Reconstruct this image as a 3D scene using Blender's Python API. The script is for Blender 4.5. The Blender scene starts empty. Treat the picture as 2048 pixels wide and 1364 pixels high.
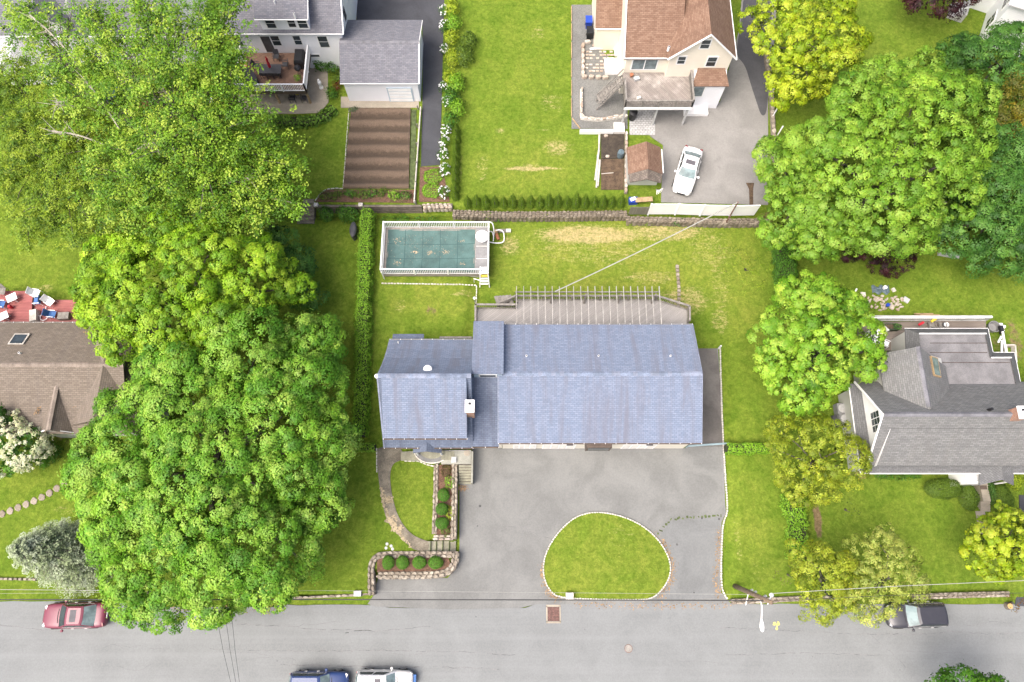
import bpy, bmesh, math, random
import numpy as np
from mathutils import Vector, Matrix
random.seed(7); RNG = np.random.default_rng(11)
SC = bpy.context.scene
COL = SC.collection
# ------------------------------------------------------------------ camera, sky, sun, exposure
CAM_H = 57.0; TILT = math.radians(17.5); FPX = 1420.0
cam_d = bpy.data.cameras.new('camera'); cam = bpy.data.objects.new('camera', cam_d); COL.objects.link(cam)
cam.location = (0, 0, CAM_H); cam.rotation_euler = (TILT, 0, 0)
cam_d.sensor_width = 36; cam_d.lens = 36*FPX/2048; cam_d.clip_end = 2000; cam_d.clip_start = 0.5
SC.camera = cam
SUN_EL, SUN_AZ = math.radians(60), math.radians(236)      # azimuth clockwise from +Y (image top)
w = bpy.data.worlds.new('World'); SC.world = w; w.use_nodes = True
nt = w.node_tree; bg = nt.nodes['Background']
sky = nt.nodes.new('ShaderNodeTexSky'); sky.sky_type = 'NISHITA'; sky.sun_disc = False
sky.sun_elevation = SUN_EL; sky.sun_rotation = SUN_AZ
sky.air_density = 0.6; sky.dust_density = 7.0; sky.ozone_density = 0.6
nt.links.new(sky.outputs[0], bg.inputs[0]); bg.inputs[1].default_value = 0.15
sd = bpy.data.lights.new('sun', 'SUN'); sd.energy = 1.3; sd.angle = math.radians(50); sd.color = (1, 0.975, 0.93)
so = bpy.data.objects.new('sun', sd); COL.objects.link(so); so.location = (-30, 20, 60)
dv_ = Vector((math.sin(SUN_AZ)*math.cos(SUN_EL), math.cos(SUN_AZ)*math.cos(SUN_EL), math.sin(SUN_EL)))
so.rotation_euler = dv_.to_track_quat('Z', 'Y').to_euler()
SC.view_settings.view_transform = 'Standard'; SC.view_settings.look = 'None'
SC.view_settings.gamma = 1.0; SC.view_settings.use_curve_mapping = False
SC.view_settings.exposure = 1.2
KEXP = 2.3
# ------------------------------------------------------------------ measuring helpers (photo pixel + known height -> place in the world)
CT, ST = math.cos(TILT), math.sin(TILT)
def P(u, v, z=0.0):
    dx = (u-1024)/FPX; d = (v-682)/FPX; s = (CAM_H-z)/(CT+d*ST)
    return Vector((dx*s, (ST-d*CT)*s, z))
def PY(u, v, y):                                          # point on the vertical plane y = const
    dx = (u-1024)/FPX; d = (v-682)/FPX; s = y/(ST-d*CT)
    return Vector((dx*s, y, CAM_H-s*(CT+d*ST)))
def MPP(u, v, z=0.0):
    d = (v-682)/FPX
    return (CAM_H-z)/(CT+d*ST)/FPX
def P2(u, v, z=0.0):
    p = P(u, v, z); return (p.x, p.y)
def PP(pts, z=0.0): return [P2(u, v, z) for u, v in pts]
def lin(c): c /= 255.0; return c/12.92 if c <= 0.04045 else ((c+0.055)/1.055)**2.4
def col(r, g, b, k=1.0):                                  # photo colour -> base colour
    return tuple(min(0.82, lin(x)/KEXP*k) for x in (r, g, b))
# ------------------------------------------------------------------ materials
MATS = {}
def newmat(name):
    m = bpy.data.materials.new(name); m.use_nodes = True; MATS[name] = m
    return m, m.node_tree.nodes, m.node_tree.links, m.node_tree.nodes['Principled BSDF']
def ramp(n, stops):
    r = n.new('ShaderNodeValToRGB'); e = r.color_ramp.elements
    while len(e) < len(stops): e.new(0.5)
    for i, (p, c) in enumerate(stops):
        e[i].position = p; e[i].color = (*c, 1) if len(c) == 3 else c
    return r
def mixc(n, l, fac, a, b, mode='MIX'):
    m = n.new('ShaderNodeMix'); m.data_type = 'RGBA'; m.blend_type = mode
    for s, x in ((m.inputs[0], fac), (m.inputs[6], a), (m.inputs[7], b)):
        if isinstance(x, (int, float)): s.default_value = x
        elif isinstance(x, tuple): s.default_value = (*x, 1)
        else: l.new(x, s)
    return m.outputs[2]
def noise(n, l, vec, scale, detail=4, rough=0.6, dist=0.0):
    t = n.new('ShaderNodeTexNoise'); t.inputs['Scale'].default_value = scale; t.inputs['Detail'].default_value = detail
    t.inputs['Roughness'].default_value = rough; t.inputs['Distortion'].default_value = dist
    if vec is not None: l.new(vec, t.inputs['Vector'])
    return t.outputs[0]
def worldpos(n):
    g = n.new('ShaderNodeNewGeometry'); return g.outputs['Position']
def math_(n, l, op, a, b=0.0, clamp=False):
    m = n.new('ShaderNodeMath'); m.operation = op; m.use_clamp = clamp
    for s, x in ((m.inputs[0], a), (m.inputs[1], b)):
        if isinstance(x, (int, float)): s.default_value = x
        else: l.new(x, s)
    return m.outputs[0]
def mapr(n, l, v, a, b, c=0.0, d=1.0):
    m = n.new('ShaderNodeMapRange'); m.interpolation_type = 'SMOOTHSTEP'; l.new(v, m.inputs[0])
    for i, x in enumerate((a, b, c, d)): m.inputs[i+1].default_value = x
    return m.outputs[0]
def bump(n, l, h, strength, dist, bs):
    b = n.new('ShaderNodeBump'); b.inputs['Strength'].default_value = strength; b.inputs['Distance'].default_value = dist
    l.new(h, b.inputs['Height']); l.new(b.outputs[0], bs.inputs['Normal'])
def M_plain(name, c, rough=0.6, var=0.12, scale=2.0, metal=0.0, fine=18.0, spec=None, bumpd=0.0):
    m, n, l, b = newmat(name); p = worldpos(n)
    a = noise(n, l, p, scale, 5); f = noise(n, l, p, fine, 3)
    lo = tuple(x*(1-var) for x in c); hi = tuple(min(0.85, x*(1+var)) for x in c)
    c1 = mixc(n, l, mapr(n, l, a, 0.3, 0.7), lo, hi)
    c2 = mixc(n, l, mapr(n, l, f, 0.3, 0.7), (1-var*0.8,)*3, (1+var*0.6,)*3)
    l.new(mixc(n, l, 1.0, c1, c2, 'MULTIPLY'), b.inputs['Base Color'])
    b.inputs['Roughness'].default_value = rough; b.inputs['Metallic'].default_value = metal
    if spec is not None: b.inputs['Specular IOR Level'].default_value = spec
    if bumpd: bump(n, l, f, 0.5, bumpd, b)
    return m
def M_asphalt(name, c, var=0.1, patch=0.16, stain=0.15, streak=None, spec=0.3):
    m, n, l, b = newmat(name); p = worldpos(n)
    f = noise(n, l, p, 9.0, 6, 0.75); a = noise(n, l, p, 0.35, 6, 0.6, 0.6); s = noise(n, l, p, 1.4, 5, 0.65)
    c1 = mixc(n, l, mapr(n, l, a, 0.32, 0.68), tuple(x*(1-patch) for x in c), tuple(x*(1+patch*0.6) for x in c))
    c2 = mixc(n, l, mapr(n, l, f, 0.3, 0.7), (1-var,)*3, (1+var,)*3)
    c3 = mixc(n, l, 1.0, c1, c2, 'MULTIPLY')
    c4 = mixc(n, l, mapr(n, l, s, 0.56, 0.75, 0, stain), c3, tuple(x*0.55 for x in c))
    if streak:                                            # long wear streaks along the driving direction
        mp = n.new('ShaderNodeMapping'); mp.inputs['Scale'].default_value = streak; l.new(p, mp.inputs[0])
        k = noise(n, l, mp.outputs[0], 1.0, 4)
        c4 = mixc(n, l, mapr(n, l, k, 0.4, 0.7, 0, 0.35), c4, tuple(min(.8, x*1.25) for x in c))
    l.new(c4, b.inputs['Base Color']); b.inputs['Roughness'].default_value = 0.85
    b.inputs['Specular IOR Level'].default_value = spec
    bump(n, l, f, 0.35, 0.02, b)
    return m
def M_shingle(name, c, c2, bw=0.33, rh=0.145, gap=0.012, weather=0.3, wcol=None, bd=0.02, run=True):
    m, n, l, b = newmat(name); uv = n.new('ShaderNodeUVMap'); p = worldpos(n)
    t = n.new('ShaderNodeTexBrick'); l.new(uv.outputs[0], t.inputs['Vector'])
    t.inputs['Scale'].default_value = 1; t.inputs['Brick Width'].default_value = bw; t.inputs['Row Height'].default_value = rh
    t.inputs['Mortar Size'].default_value = gap; t.inputs['Mortar Smooth'].default_value = 0.3; t.inputs['Bias'].default_value = 0.0
    t.inputs['Color1'].default_value = (*c, 1); t.inputs['Color2'].default_value = (*c2, 1)
    t.inputs['Mortar'].default_value = (*[x*0.66 for x in c], 1)
    mp = n.new('ShaderNodeMapping'); mp.inputs['Scale'].default_value = (1.5, 0.14, 1); l.new(uv.outputs[0], mp.inputs[0])
    a = noise(n, l, mp.outputs[0], 1.0, 6, 0.65, 0.4); g = noise(n, l, p, 22, 4, 0.7)
    cc = mixc(n, l, mapr(n, l, a, 0.42, 0.72, 0, weather), t.outputs[0], wcol or tuple(x*0.6 for x in c))
    cc = mixc(n, l, 1.0, cc, mixc(n, l, mapr(n, l, g, 0.3, 0.7), (0.86,)*3, (1.12,)*3), 'MULTIPLY')
    l.new(cc, b.inputs['Base Color']); b.inputs['Roughness'].default_value = 0.9; b.inputs['Specular IOR Level'].default_value = 0.25
    bump(n, l, t.outputs['Fac'], -0.6 if False else 0.6, -bd, b)
    return m
def M_siding(name, c, rh=0.18, rough=0.55, dirt=0.06):
    m, n, l, b = newmat(name); uv = n.new('ShaderNodeUVMap'); p = worldpos(n)
    sx = n.new('ShaderNodeSeparateXYZ'); l.new(p, sx.inputs[0])
    fr = math_(n, l, 'FRACT', math_(n, l, 'DIVIDE', sx.outputs[2], rh))
    edge = mapr(n, l, fr, 0.0, 0.14)
    a = noise(n, l, p, 0.8, 5); c1 = mixc(n, l, mapr(n, l, a, 0.35, 0.75), c, tuple(x*(1-dirt) for x in c))
    l.new(mixc(n, l, edge, tuple(x*0.85 for x in c), c1), b.inputs['Base Color']); b.inputs['Roughness'].default_value = rough
    bump(n, l, fr, 0.5, 0.02, b)
    return m
def M_boards(name, c, c2, wdt=0.14, ang=0.0, rough=0.75, gap=0.1, weather=0.3, wcol=None):
    m, n, l, b = newmat(name); p = worldpos(n)
    rot = n.new('ShaderNodeMapping'); rot.inputs['Rotation'].default_value = (0, 0, -ang); l.new(p, rot.inputs[0])
    sx = n.new('ShaderNodeSeparateXYZ'); l.new(rot.outputs[0], sx.inputs[0])
    q = math_(n, l, 'DIVIDE', sx.outputs[1], wdt); fr = math_(n, l, 'FRACT', q)
    wn = n.new('ShaderNodeTexWhiteNoise'); wn.noise_dimensions = '1D'; l.new(math_(n, l, 'FLOOR', q), wn.inputs['W'])
    st = n.new('ShaderNodeMapping'); st.inputs['Scale'].default_value = (0.6, 9, 1); l.new(rot.outputs[0], st.inputs[0])
    g = noise(n, l, st.outputs[0], 1.2, 5, 0.7); a = noise(n, l, p, 0.7, 5, 0.6)
    cc = mixc(n, l, wn.outputs[0], c, c2); cc = mixc(n, l, mapr(n, l, g, 0.3, 0.75, 0, 0.5), cc, tuple(x*0.7 for x in c))
    cc = mixc(n, l, mapr(n, l, a, 0.45, 0.7, 0, weather), cc, wcol or tuple(x*0.6 for x in c))
    cc = mixc(n, l, mapr(n, l, fr, 0.0, gap), tuple(x*0.35 for x in c), cc)
    l.new(cc, b.inputs['Base Color']); b.inputs['Roughness'].default_value = rough
    bump(n, l, mapr(n, l, fr, 0.0, gap), 0.5, 0.01, b)
    return m
def M_brick(name, c, c2, mortar, bw=0.22, rh=0.075, gap=0.01):
    m, n, l, b = newmat(name); uv = n.new('ShaderNodeUVMap'); p = worldpos(n)
    t = n.new('ShaderNodeTexBrick'); l.new(uv.outputs[0], t.inputs['Vector']); t.inputs['Scale'].default_value = 1
    t.inputs['Brick Width'].default_value = bw; t.inputs['Row Height'].default_value = rh; t.inputs['Mortar Size'].default_value = gap
    for k, x in (('Color1', c), ('Color2', c2), ('Mortar', mortar)): t.inputs[k].default_value = (*x, 1)
    g = noise(n, l, p, 6, 4)
    l.new(mixc(n, l, 1.0, t.outputs[0], mixc(n, l, mapr(n, l, g, 0.3, 0.7), (0.85,)*3, (1.1,)*3), 'MULTIPLY'), b.inputs['Base Color'])
    b.inputs['Roughness'].default_value = 0.9; bump(n, l, t.outputs['Fac'], 0.5, -0.015, b)
    return m
def M_glass(name, c=(0.03, 0.04, 0.045), rough=0.06, spec=0.5):
    m, n, l, b = newmat(name); p = worldpos(n); a = noise(n, l, p, 1.3, 3)
    l.new(mixc(n, l, mapr(n, l, a, 0.35, 0.65), tuple(x*0.7 for x in c), tuple(x*1.3 for x in c)), b.inputs['Base Color'])
    b.inputs['Roughness'].default_value = rough; b.inputs['Specular IOR Level'].default_value = spec
    return m
def M_paint(name, c, rough=0.35, metal=0.0, coat=0.2):
    m, n, l, b = newmat(name); p = worldpos(n); a = noise(n, l, p, 2.5, 4); f = noise(n, l, p, 60, 2)
    cc = mixc(n, l, mapr(n, l, a, 0.4, 0.75, 0, 0.25), c, tuple(min(.8, x*0.8+0.03) for x in c))
    l.new(cc, b.inputs['Base Color']); b.inputs['Roughness'].default_value = rough; b.inputs['Metallic'].default_value = metal
    b.inputs['Coat Weight'].default_value = coat; b.inputs['Coat Roughness'].default_value = 0.15
    return m
def M_leaf(name, trans=0.22, rough=0.55):
    m, n, l, b = newmat(name); at = n.new('ShaderNodeAttribute'); at.attribute_name = 'col'
    l.new(at.outputs['Color'], b.inputs['Base Color']); b.inputs['Roughness'].default_value = rough
    b.inputs['Specular IOR Level'].default_value = 0.3
    na = n.new('ShaderNodeAttribute'); na.attribute_name = 'nrm'; vt = n.new('ShaderNodeVectorTransform'); vt.vector_type = 'NORMAL'; vt.convert_from = 'OBJECT'; vt.convert_to = 'WORLD'
    l.new(na.outputs['Vector'], vt.inputs[0]); l.new(vt.outputs[0], b.inputs['Normal'])
    tr = n.new('ShaderNodeBsdfTranslucent'); l.new(at.outputs['Color'], tr.inputs[0])
    mx = n.new('ShaderNodeMixShader'); mx.inputs[0].default_value = trans
    l.new(b.outputs[0], mx.inputs[1]); l.new(tr.outputs[0], mx.inputs[2]); l.new(mx.outputs[0], n['Material Output'].inputs[0])
    return m
def M_stone(name, c, c2, c3):
    m, n, l, b = newmat(name); p = worldpos(n); oi = n.new('ShaderNodeObjectInfo')
    a = noise(n, l, p, 3.0, 6, 0.7); f = noise(n, l, p, 14.0, 4, 0.7)
    r = ramp(n, [(0.0, c), (0.5, c2), (1.0, c3)]); l.new(oi.outputs['Random'], r.inputs[0])
    cc = mixc(n, l, mapr(n, l, a, 0.35, 0.7, 0, 0.55), r.outputs[0], tuple(x*0.55 for x in c))
    cc = mixc(n, l, 1.0, cc, mixc(n, l, mapr(n, l, f, 0.3, 0.7), (0.75,)*3, (1.2,)*3), 'MULTIPLY')
    l.new(cc, b.inputs['Base Color']); b.inputs['Roughness'].default_value = 0.92; bump(n, l, f, 0.6, 0.03, b)
    return m
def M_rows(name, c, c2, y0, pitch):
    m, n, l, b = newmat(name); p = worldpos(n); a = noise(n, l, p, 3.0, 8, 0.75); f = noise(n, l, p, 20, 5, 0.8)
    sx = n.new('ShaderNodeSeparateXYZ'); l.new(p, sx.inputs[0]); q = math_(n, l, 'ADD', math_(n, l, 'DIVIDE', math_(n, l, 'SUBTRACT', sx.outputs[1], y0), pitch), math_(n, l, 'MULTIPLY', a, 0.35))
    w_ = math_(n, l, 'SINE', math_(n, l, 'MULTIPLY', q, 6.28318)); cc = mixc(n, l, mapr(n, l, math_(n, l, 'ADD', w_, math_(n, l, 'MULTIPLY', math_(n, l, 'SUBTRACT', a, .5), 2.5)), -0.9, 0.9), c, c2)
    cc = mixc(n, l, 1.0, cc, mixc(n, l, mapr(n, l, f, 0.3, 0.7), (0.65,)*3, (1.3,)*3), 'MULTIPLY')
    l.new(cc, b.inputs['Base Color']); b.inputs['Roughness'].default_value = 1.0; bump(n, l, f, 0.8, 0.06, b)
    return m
def M_soil(name, c, c2, scale=3.0):
    m, n, l, b = newmat(name); p = worldpos(n); a = noise(n, l, p, scale, 8, 0.75); f = noise(n, l, p, 20, 5, 0.8)
    cc = mixc(n, l, mapr(n, l, a, 0.3, 0.7), c, c2); cc = mixc(n, l, 1.0, cc, mixc(n, l, mapr(n, l, f, 0.3, 0.7), (0.65,)*3, (1.3,)*3), 'MULTIPLY')
    l.new(cc, b.inputs['Base Color']); b.inputs['Roughness'].default_value = 1.0; bump(n, l, f, 0.8, 0.06, b)
    return m
# ------------------------------------------------------------------ mesh helpers
WL = {}
def put_uv(me):
    uv = me.uv_layers.new(name='UVMap'); nl = len(me.loops)
    co = np.empty(len(me.vertices)*3, np.float32); me.vertices.foreach_get('co', co); co = co.reshape(-1, 3)
    out = np.zeros((nl, 2), np.float32)
    for p in me.polygons:
        nn = p.normal
        if abs(nn.z) > 0.995: ux, vx = Vector((1, 0, 0)), Vector((0, 1, 0))
        else:
            ux = Vector((-nn.y, nn.x, 0)).normalized(); vx = nn.cross(ux)
        for li in p.loop_indices:
            c = co[me.loops[li].vertex_index]
            out[li] = (c[0]*ux.x+c[1]*ux.y+c[2]*ux.z, c[0]*vx.x+c[1]*vx.y+c[2]*vx.z)
    uv.data.foreach_set('uv', out.ravel())
class MB:
    def __init__(s): s.v = []; s.f = []
    def add(s, vs, fs):
        o = len(s.v); s.v += [tuple(x) for x in vs]; s.f += [tuple(i+o for i in f) for f in fs]; return s
    def box(s, x0, x1, y0, y1, z0, z1):
        return s.add([(x0,y0,z0),(x1,y0,z0),(x1,y1,z0),(x0,y1,z0),(x0,y0,z1),(x1,y0,z1),(x1,y1,z1),(x0,y1,z1)],
                     [(3,2,1,0),(4,5,6,7),(0,1,5,4),(1,2,6,5),(2,3,7,6),(3,0,4,7)])
    def obox(s, c, sz, rz=0.0, m=None):                   # box centred at c, turned about z (or by matrix m)
        R = m or Matrix.Rotation(rz, 3, 'Z'); vs = []
        for z in (-.5, .5):
            for x, y in ((-.5,-.5),(.5,-.5),(.5,.5),(-.5,.5)): vs.append(Vector(c)+R @ Vector((x*sz[0], y*sz[1], z*sz[2])))
        return s.add(vs, [(3,2,1,0),(4,5,6,7),(0,1,5,4),(1,2,6,5),(2,3,7,6),(3,0,4,7)])
    def prism(s, poly, z0, z1):
        a = sum(poly[i-1][0]*p[1]-p[0]*poly[i-1][1] for i, p in enumerate(poly))
        if a < 0: poly = poly[::-1]
        n = len(poly); f0 = (lambda i: z0[i]) if isinstance(z0, (list, tuple)) else (lambda i: z0)
        vs = [(p[0], p[1], f0(i)) for i, p in enumerate(poly)]+[(p[0], p[1], z1) for p in poly]
        return s.add(vs, [tuple(range(n))[::-1], tuple(range(n, 2*n))]+[(i, (i+1) % n, n+(i+1) % n, n+i) for i in range(n)])
    def slab(s, pts, th):                                 # a sloping plate: 3-D outline, thickness straight down
        a = sum(pts[i-1][0]*p[1]-p[0]*pts[i-1][1] for i, p in enumerate(pts))
        pts = [Vector(p) for p in (pts if a > 0 else pts[::-1])]; n = len(pts)
        return s.add([p-Vector((0,0,th)) for p in pts]+pts, [tuple(range(n))[::-1], tuple(range(n, 2*n))]+[(i, (i+1) % n, n+(i+1) % n, n+i) for i in range(n)])
    def cyl(s, p0, p1, r0, r1=None, n=10, caps=True):
        r1 = r0 if r1 is None else r1; p0, p1 = Vector(p0), Vector(p1); d = (p1-p0).normalized()
        a = d.orthogonal().normalized(); b = d.cross(a)
        vs = [p+(a*math.cos(2*math.pi*i/n)+b*math.sin(2*math.pi*i/n))*r for p, r in ((p0, r0), (p1, r1)) for i in range(n)]
        fs = [(i, (i+1) % n, n+(i+1) % n, n+i) for i in range(n)]
        if caps: fs += [tuple(range(n))[::-1], tuple(range(n, 2*n))]
        return s.add(vs, fs)
    def tube(s, pts, r, n=6):
        pts = [Vector(p) for p in pts]; rs = r if isinstance(r, (list, tuple)) else [r]*len(pts); vs = []; k = len(pts); prev = None
        for i, p in enumerate(pts):
            d = (pts[min(i+1, k-1)]-pts[max(i-1, 0)]).normalized()
            a = d.orthogonal().normalized() if prev is None else (prev-d*prev.dot(d)).normalized()
            prev = a; b = d.cross(a)
            vs += [p+(a*math.cos(2*math.pi*j/n)+b*math.sin(2*math.pi*j/n))*rs[i] for j in range(n)]
        fs = [(i*n+j, i*n+(j+1) % n, (i+1)*n+(j+1) % n, (i+1)*n+j) for i in range(k-1) for j in range(n)]
        return s.add(vs, fs+[tuple(range(n))[::-1], tuple(range((k-1)*n, k*n))])
    def lathe(s, c, prof, n=16):                          # profile of (radius, height) about a vertical axis
        c = Vector(c); vs = [c+Vector((r*math.cos(2*math.pi*j/n), r*math.sin(2*math.pi*j/n), z)) for r, z in prof for j in range(n)]
        k = len(prof); fs = [(i*n+j, i*n+(j+1) % n, (i+1)*n+(j+1) % n, (i+1)*n+j) for i in range(k-1) for j in range(n)]
        return s.add(vs, fs+[tuple(range(n))[::-1], tuple(range((k-1)*n, k*n))])
    def ribbon(s, pts, wd, z=None):
        pts = [Vector((p[0], p[1], p[2] if z is None else z)) for p in pts]; vs = []
        for i, p in enumerate(pts):
            d = pts[min(i+1, len(pts)-1)]-pts[max(i-1, 0)]; d.z = 0; d.normalize(); q = Vector((-d.y, d.x, 0))*wd*0.5
            vs += [p-q, p+q]
        return s.add(vs, [(2*i, 2*i+2, 2*i+3, 2*i+1) for i in range(len(pts)-1)])
    def mesh(s, name, off=(0, 0, 0), smooth=False, fix=True):
        me = bpy.data.meshes.new(name); o = Vector(off)
        me.from_pydata([(v[0], v[1], v[2]) for v in s.v], [], s.f); me.update()
        if fix and len(s.f) < 20000:
            bm = bmesh.new(); bm.from_mesh(me); bmesh.ops.recalc_face_normals(bm, faces=bm.faces); bm.to_mesh(me); bm.free()
        put_uv(me)
        if o.length: me.transform(Matrix.Translation(-o))
        if smooth: me.polygons.foreach_set('use_smooth', [True]*len(me.polygons))
        return me
    def build(s, name, mat, parent=None, smooth=False, local=False, origin=None, fix=True):
        if parent is not None: off = Vector((0,0,0)) if local else WL[parent]
        elif origin is not None: off = Vector(origin)
        else:
            a = np.array(s.v); off = Vector(((a[:,0].min()+a[:,0].max())/2, (a[:,1].min()+a[:,1].max())/2, a[:,2].min()))
        me = s.mesh(name, off, smooth, fix); me.materials.append(MATS[mat] if isinstance(mat, str) else mat)
        o = bpy.data.objects.new(name, me); COL.objects.link(o)
        if parent is not None: o.parent = parent; WL[o] = WL[parent]
        else: o.location = off; WL[o] = off
        return o
def tag(o, label=None, cat=None, group=None, kind=None):
    for k, x in (('label', label), ('category', cat), ('group', group), ('kind', kind)):
        if x: o[k] = x
    return o
def thing(name, label, cat, loc, rz=0.0, group=None):
    o = bpy.data.objects.new(name, None); COL.objects.link(o); o.location = loc; o.rotation_euler = (0, 0, rz)
    o.empty_display_size = 0.3; WL[o] = Vector(loc)
    return tag(o, label, cat, group)
def struct(name, mb, mat, **k): return tag(mb.build(name, mat, **k), kind='structure')
def piece(name, me, parent, loc, rz=0.0, scale=(1, 1, 1), tilt=(0, 0)):
    o = bpy.data.objects.new(name, me); COL.objects.link(o); o.parent = parent; o.location = Vector(loc)-WL[parent]
    o.rotation_euler = (tilt[0], tilt[1], rz); o.scale = scale; WL[o] = Vector(loc); return o
def withmat(me, m): me.materials.append(MATS[m]); return me
ORD = ['first','second','third','fourth','fifth','sixth','seventh','eighth','ninth','tenth','eleventh','twelfth','thirteenth','fourteenth','fifteenth','sixteenth','seventeenth','eighteenth','nineteenth','twentieth']
def resample(pts, step):
    pts = [Vector(p) for p in pts]; out = []; L = 0.0; seg = [(a, b, (b-a).length) for a, b in zip(pts, pts[1:])]; tot = sum(x[2] for x in seg)
    n = max(1, round(tot/step)); k = 0; acc = 0.0
    for i in range(n+1):
        t = tot*i/n
        while k < len(seg)-1 and acc+seg[k][2] < t-1e-6: acc += seg[k][2]; k += 1
        a, b, q = seg[k]; out.append(a.lerp(b, max(0, min(1, (t-acc)/max(q, 1e-6)))))
    return out
def smooth_path(pts, it=2, closed=False):
    pts = [Vector(p) for p in pts]
    for _ in range(it):
        o = [] if closed else [pts[0]]; n = len(pts)
        for i in range(n if closed else n-1):
            a, b = pts[i], pts[(i+1) % n]; o += [a.lerp(b, .25), a.lerp(b, .75)]
        if not closed: o.append(pts[-1])
        pts = o
    return pts
# ------------------------------------------------------------------ the materials of the place
M_asphalt('road', (0.174, 0.183, 0.182), patch=0.08, stain=0.1, streak=(0.02, 1.3, 1))
M_asphalt('driveway', (0.168, 0.171, 0.164), patch=0.15, stain=0.25)
M_asphalt('drive_patch', (0.156, 0.162, 0.16), patch=0.12, stain=0.15)
M_asphalt('side_drive', (0.12, 0.112, 0.105), patch=0.3)
M_asphalt('dark_asphalt', (0.055, 0.057, 0.064), patch=0.2, stain=0.1)
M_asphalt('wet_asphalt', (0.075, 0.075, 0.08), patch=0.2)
M_asphalt('rear_lot', (0.21, 0.204, 0.192), patch=0.14, stain=0.4)
M_asphalt('gravel', (0.15, 0.15, 0.14), var=0.25)
M_plain('concrete', (0.30, 0.265, 0.21), 0.9, 0.15, 0.8, bumpd=0.01)
M_plain('grey_concrete', (0.27, 0.27, 0.23), 0.9, 0.18, 0.8, bumpd=0.01)
M_plain('path', (0.165, 0.145, 0.11), 0.95, 0.35, 1.2, bumpd=0.02)
M_plain('path_sand', (0.33, 0.27, 0.17), 0.95, 0.3, 2.5, bumpd=0.02)
M_plain('slate', (0.15, 0.15, 0.145), 0.8, 0.2, 1.5)
M_plain('step_stone', (0.215, 0.21, 0.155), 0.9, 0.2, 1.5, bumpd=0.01)
M_plain('crack', (0.07, 0.07, 0.07), 0.95, 0.3)
M_plain('crack_faint', (0.15, 0.15, 0.15), 0.95, 0.3)
M_plain('concrete_cover', (0.24, 0.225, 0.2), 0.9, 0.2, 3)
M_plain('moss', (0.075, 0.1, 0.035), 1.0, 0.4, 3)
M_plain('leaf_litter', (0.26, 0.17, 0.09), 1.0, 0.5, 4)
M_plain('rust', (0.15, 0.075, 0.06), 0.8, 0.3, 6)
M_plain('white_paint', (0.78, 0.78, 0.77), 0.5, 0.05, 1.0)
M_plain('white_vinyl', (0.8, 0.8, 0.8), 0.35, 0.03, 1.0)
M_plain('offwhite', (0.62, 0.6, 0.56), 0.6, 0.12, 2.0)
M_plain('curb', (0.55, 0.52, 0.46), 0.9, 0.25, 6)
M_plain('pale_grey', (0.42, 0.42, 0.41), 0.7, 0.15, 2.0)
M_plain('mid_grey', (0.2, 0.2, 0.2), 0.7, 0.15, 2.0)
M_plain('dark_grey', (0.05, 0.05, 0.055), 0.6, 0.2, 2.0)
M_plain('black', (0.014, 0.014, 0.016), 0.5, 0.3, 2.0)
M_plain('black_plastic', (0.012, 0.013, 0.015), 0.35, 0.3, 2.0)
M_plain('wire', (0.03, 0.03, 0.032), 0.6, 0.1)
M_plain('pale_wire', (0.33, 0.33, 0.30), 0.5, 0.1)
M_plain('wood_grey', (0.2, 0.185, 0.165), 0.85, 0.25, 3, bumpd=0.01)
M_plain('wall_timber', (0.14, 0.118, 0.095), 0.9, 0.35, 2, bumpd=0.02)
M_plain('wood_dark', (0.075, 0.06, 0.05), 0.85, 0.3, 3)
M_plain('wood_tan', (0.34, 0.24, 0.13), 0.8, 0.25, 3)
M_plain('pole_wood', (0.17, 0.125, 0.085), 0.9, 0.3, 2, bumpd=0.02)
M_plain('rafter_wood', (0.33, 0.315, 0.29), 0.85, 0.25, 3)
M_plain('pale_wood', (0.45, 0.42, 0.37), 0.85, 0.2, 3)
M_plain('brown_trim', (0.09, 0.065, 0.05), 0.6, 0.2)
M_plain('teal_trim', (0.22, 0.30, 0.33), 0.6, 0.1)
M_plain('pool_cover', (0.06, 0.118, 0.11), 0.75, 0.2, 0.9, bumpd=0.006)
M_plain('cover_seam', (0.03, 0.075, 0.075), 0.8, 0.1)
M_plain('coping', (0.26, 0.23, 0.2), 0.85, 0.2, 2)
M_plain('silt', (0.36, 0.29, 0.19), 0.95, 0.3, 8)
M_plain('red_cloth', (0.42, 0.012, 0.025), 0.7, 0.25, 4)
M_plain('blue_cloth', (0.05, 0.13, 0.32), 0.8, 0.15, 4)
M_plain('blue_plastic', (0.015, 0.05, 0.33), 0.4, 0.15, 3)
M_plain('yellow_plastic', (0.5, 0.38, 0.03), 0.5, 0.15, 3)
M_plain('yellow_paint', (0.52, 0.46, 0.14), 0.9, 0.3, 12)
M_plain('orange_plastic', (0.6, 0.22, 0.06), 0.5, 0.15, 3)
M_plain('terracotta', (0.3, 0.12, 0.06), 0.85, 0.2, 5)
M_plain('green_planter', (0.03, 0.05, 0.025), 0.6, 0.3, 5)
M_plain('tarp_blue', (0.09, 0.13, 0.15), 0.5, 0.3, 3)
M_plain('metal', (0.5, 0.5, 0.5), 0.35, 0.1, 3, metal=0.7)
M_plain('tyre', (0.012, 0.012, 0.012), 0.8, 0.2)
M_plain('rim', (0.35, 0.35, 0.36), 0.35, 0.1, metal=0.8)
M_plain('straw', (0.34, 0.25, 0.12), 0.95, 0.35, 6)
M_plain('bark', (0.12, 0.105, 0.085), 0.95, 0.35, 3, bumpd=0.03)
M_plain('dead_bark', (0.36, 0.33, 0.27), 0.9, 0.25, 3)
M_plain('cut_wood', (0.5, 0.3, 0.12), 0.8, 0.2, 5)
M_soil('soil', (0.05, 0.033, 0.02), (0.13, 0.088, 0.055))
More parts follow.
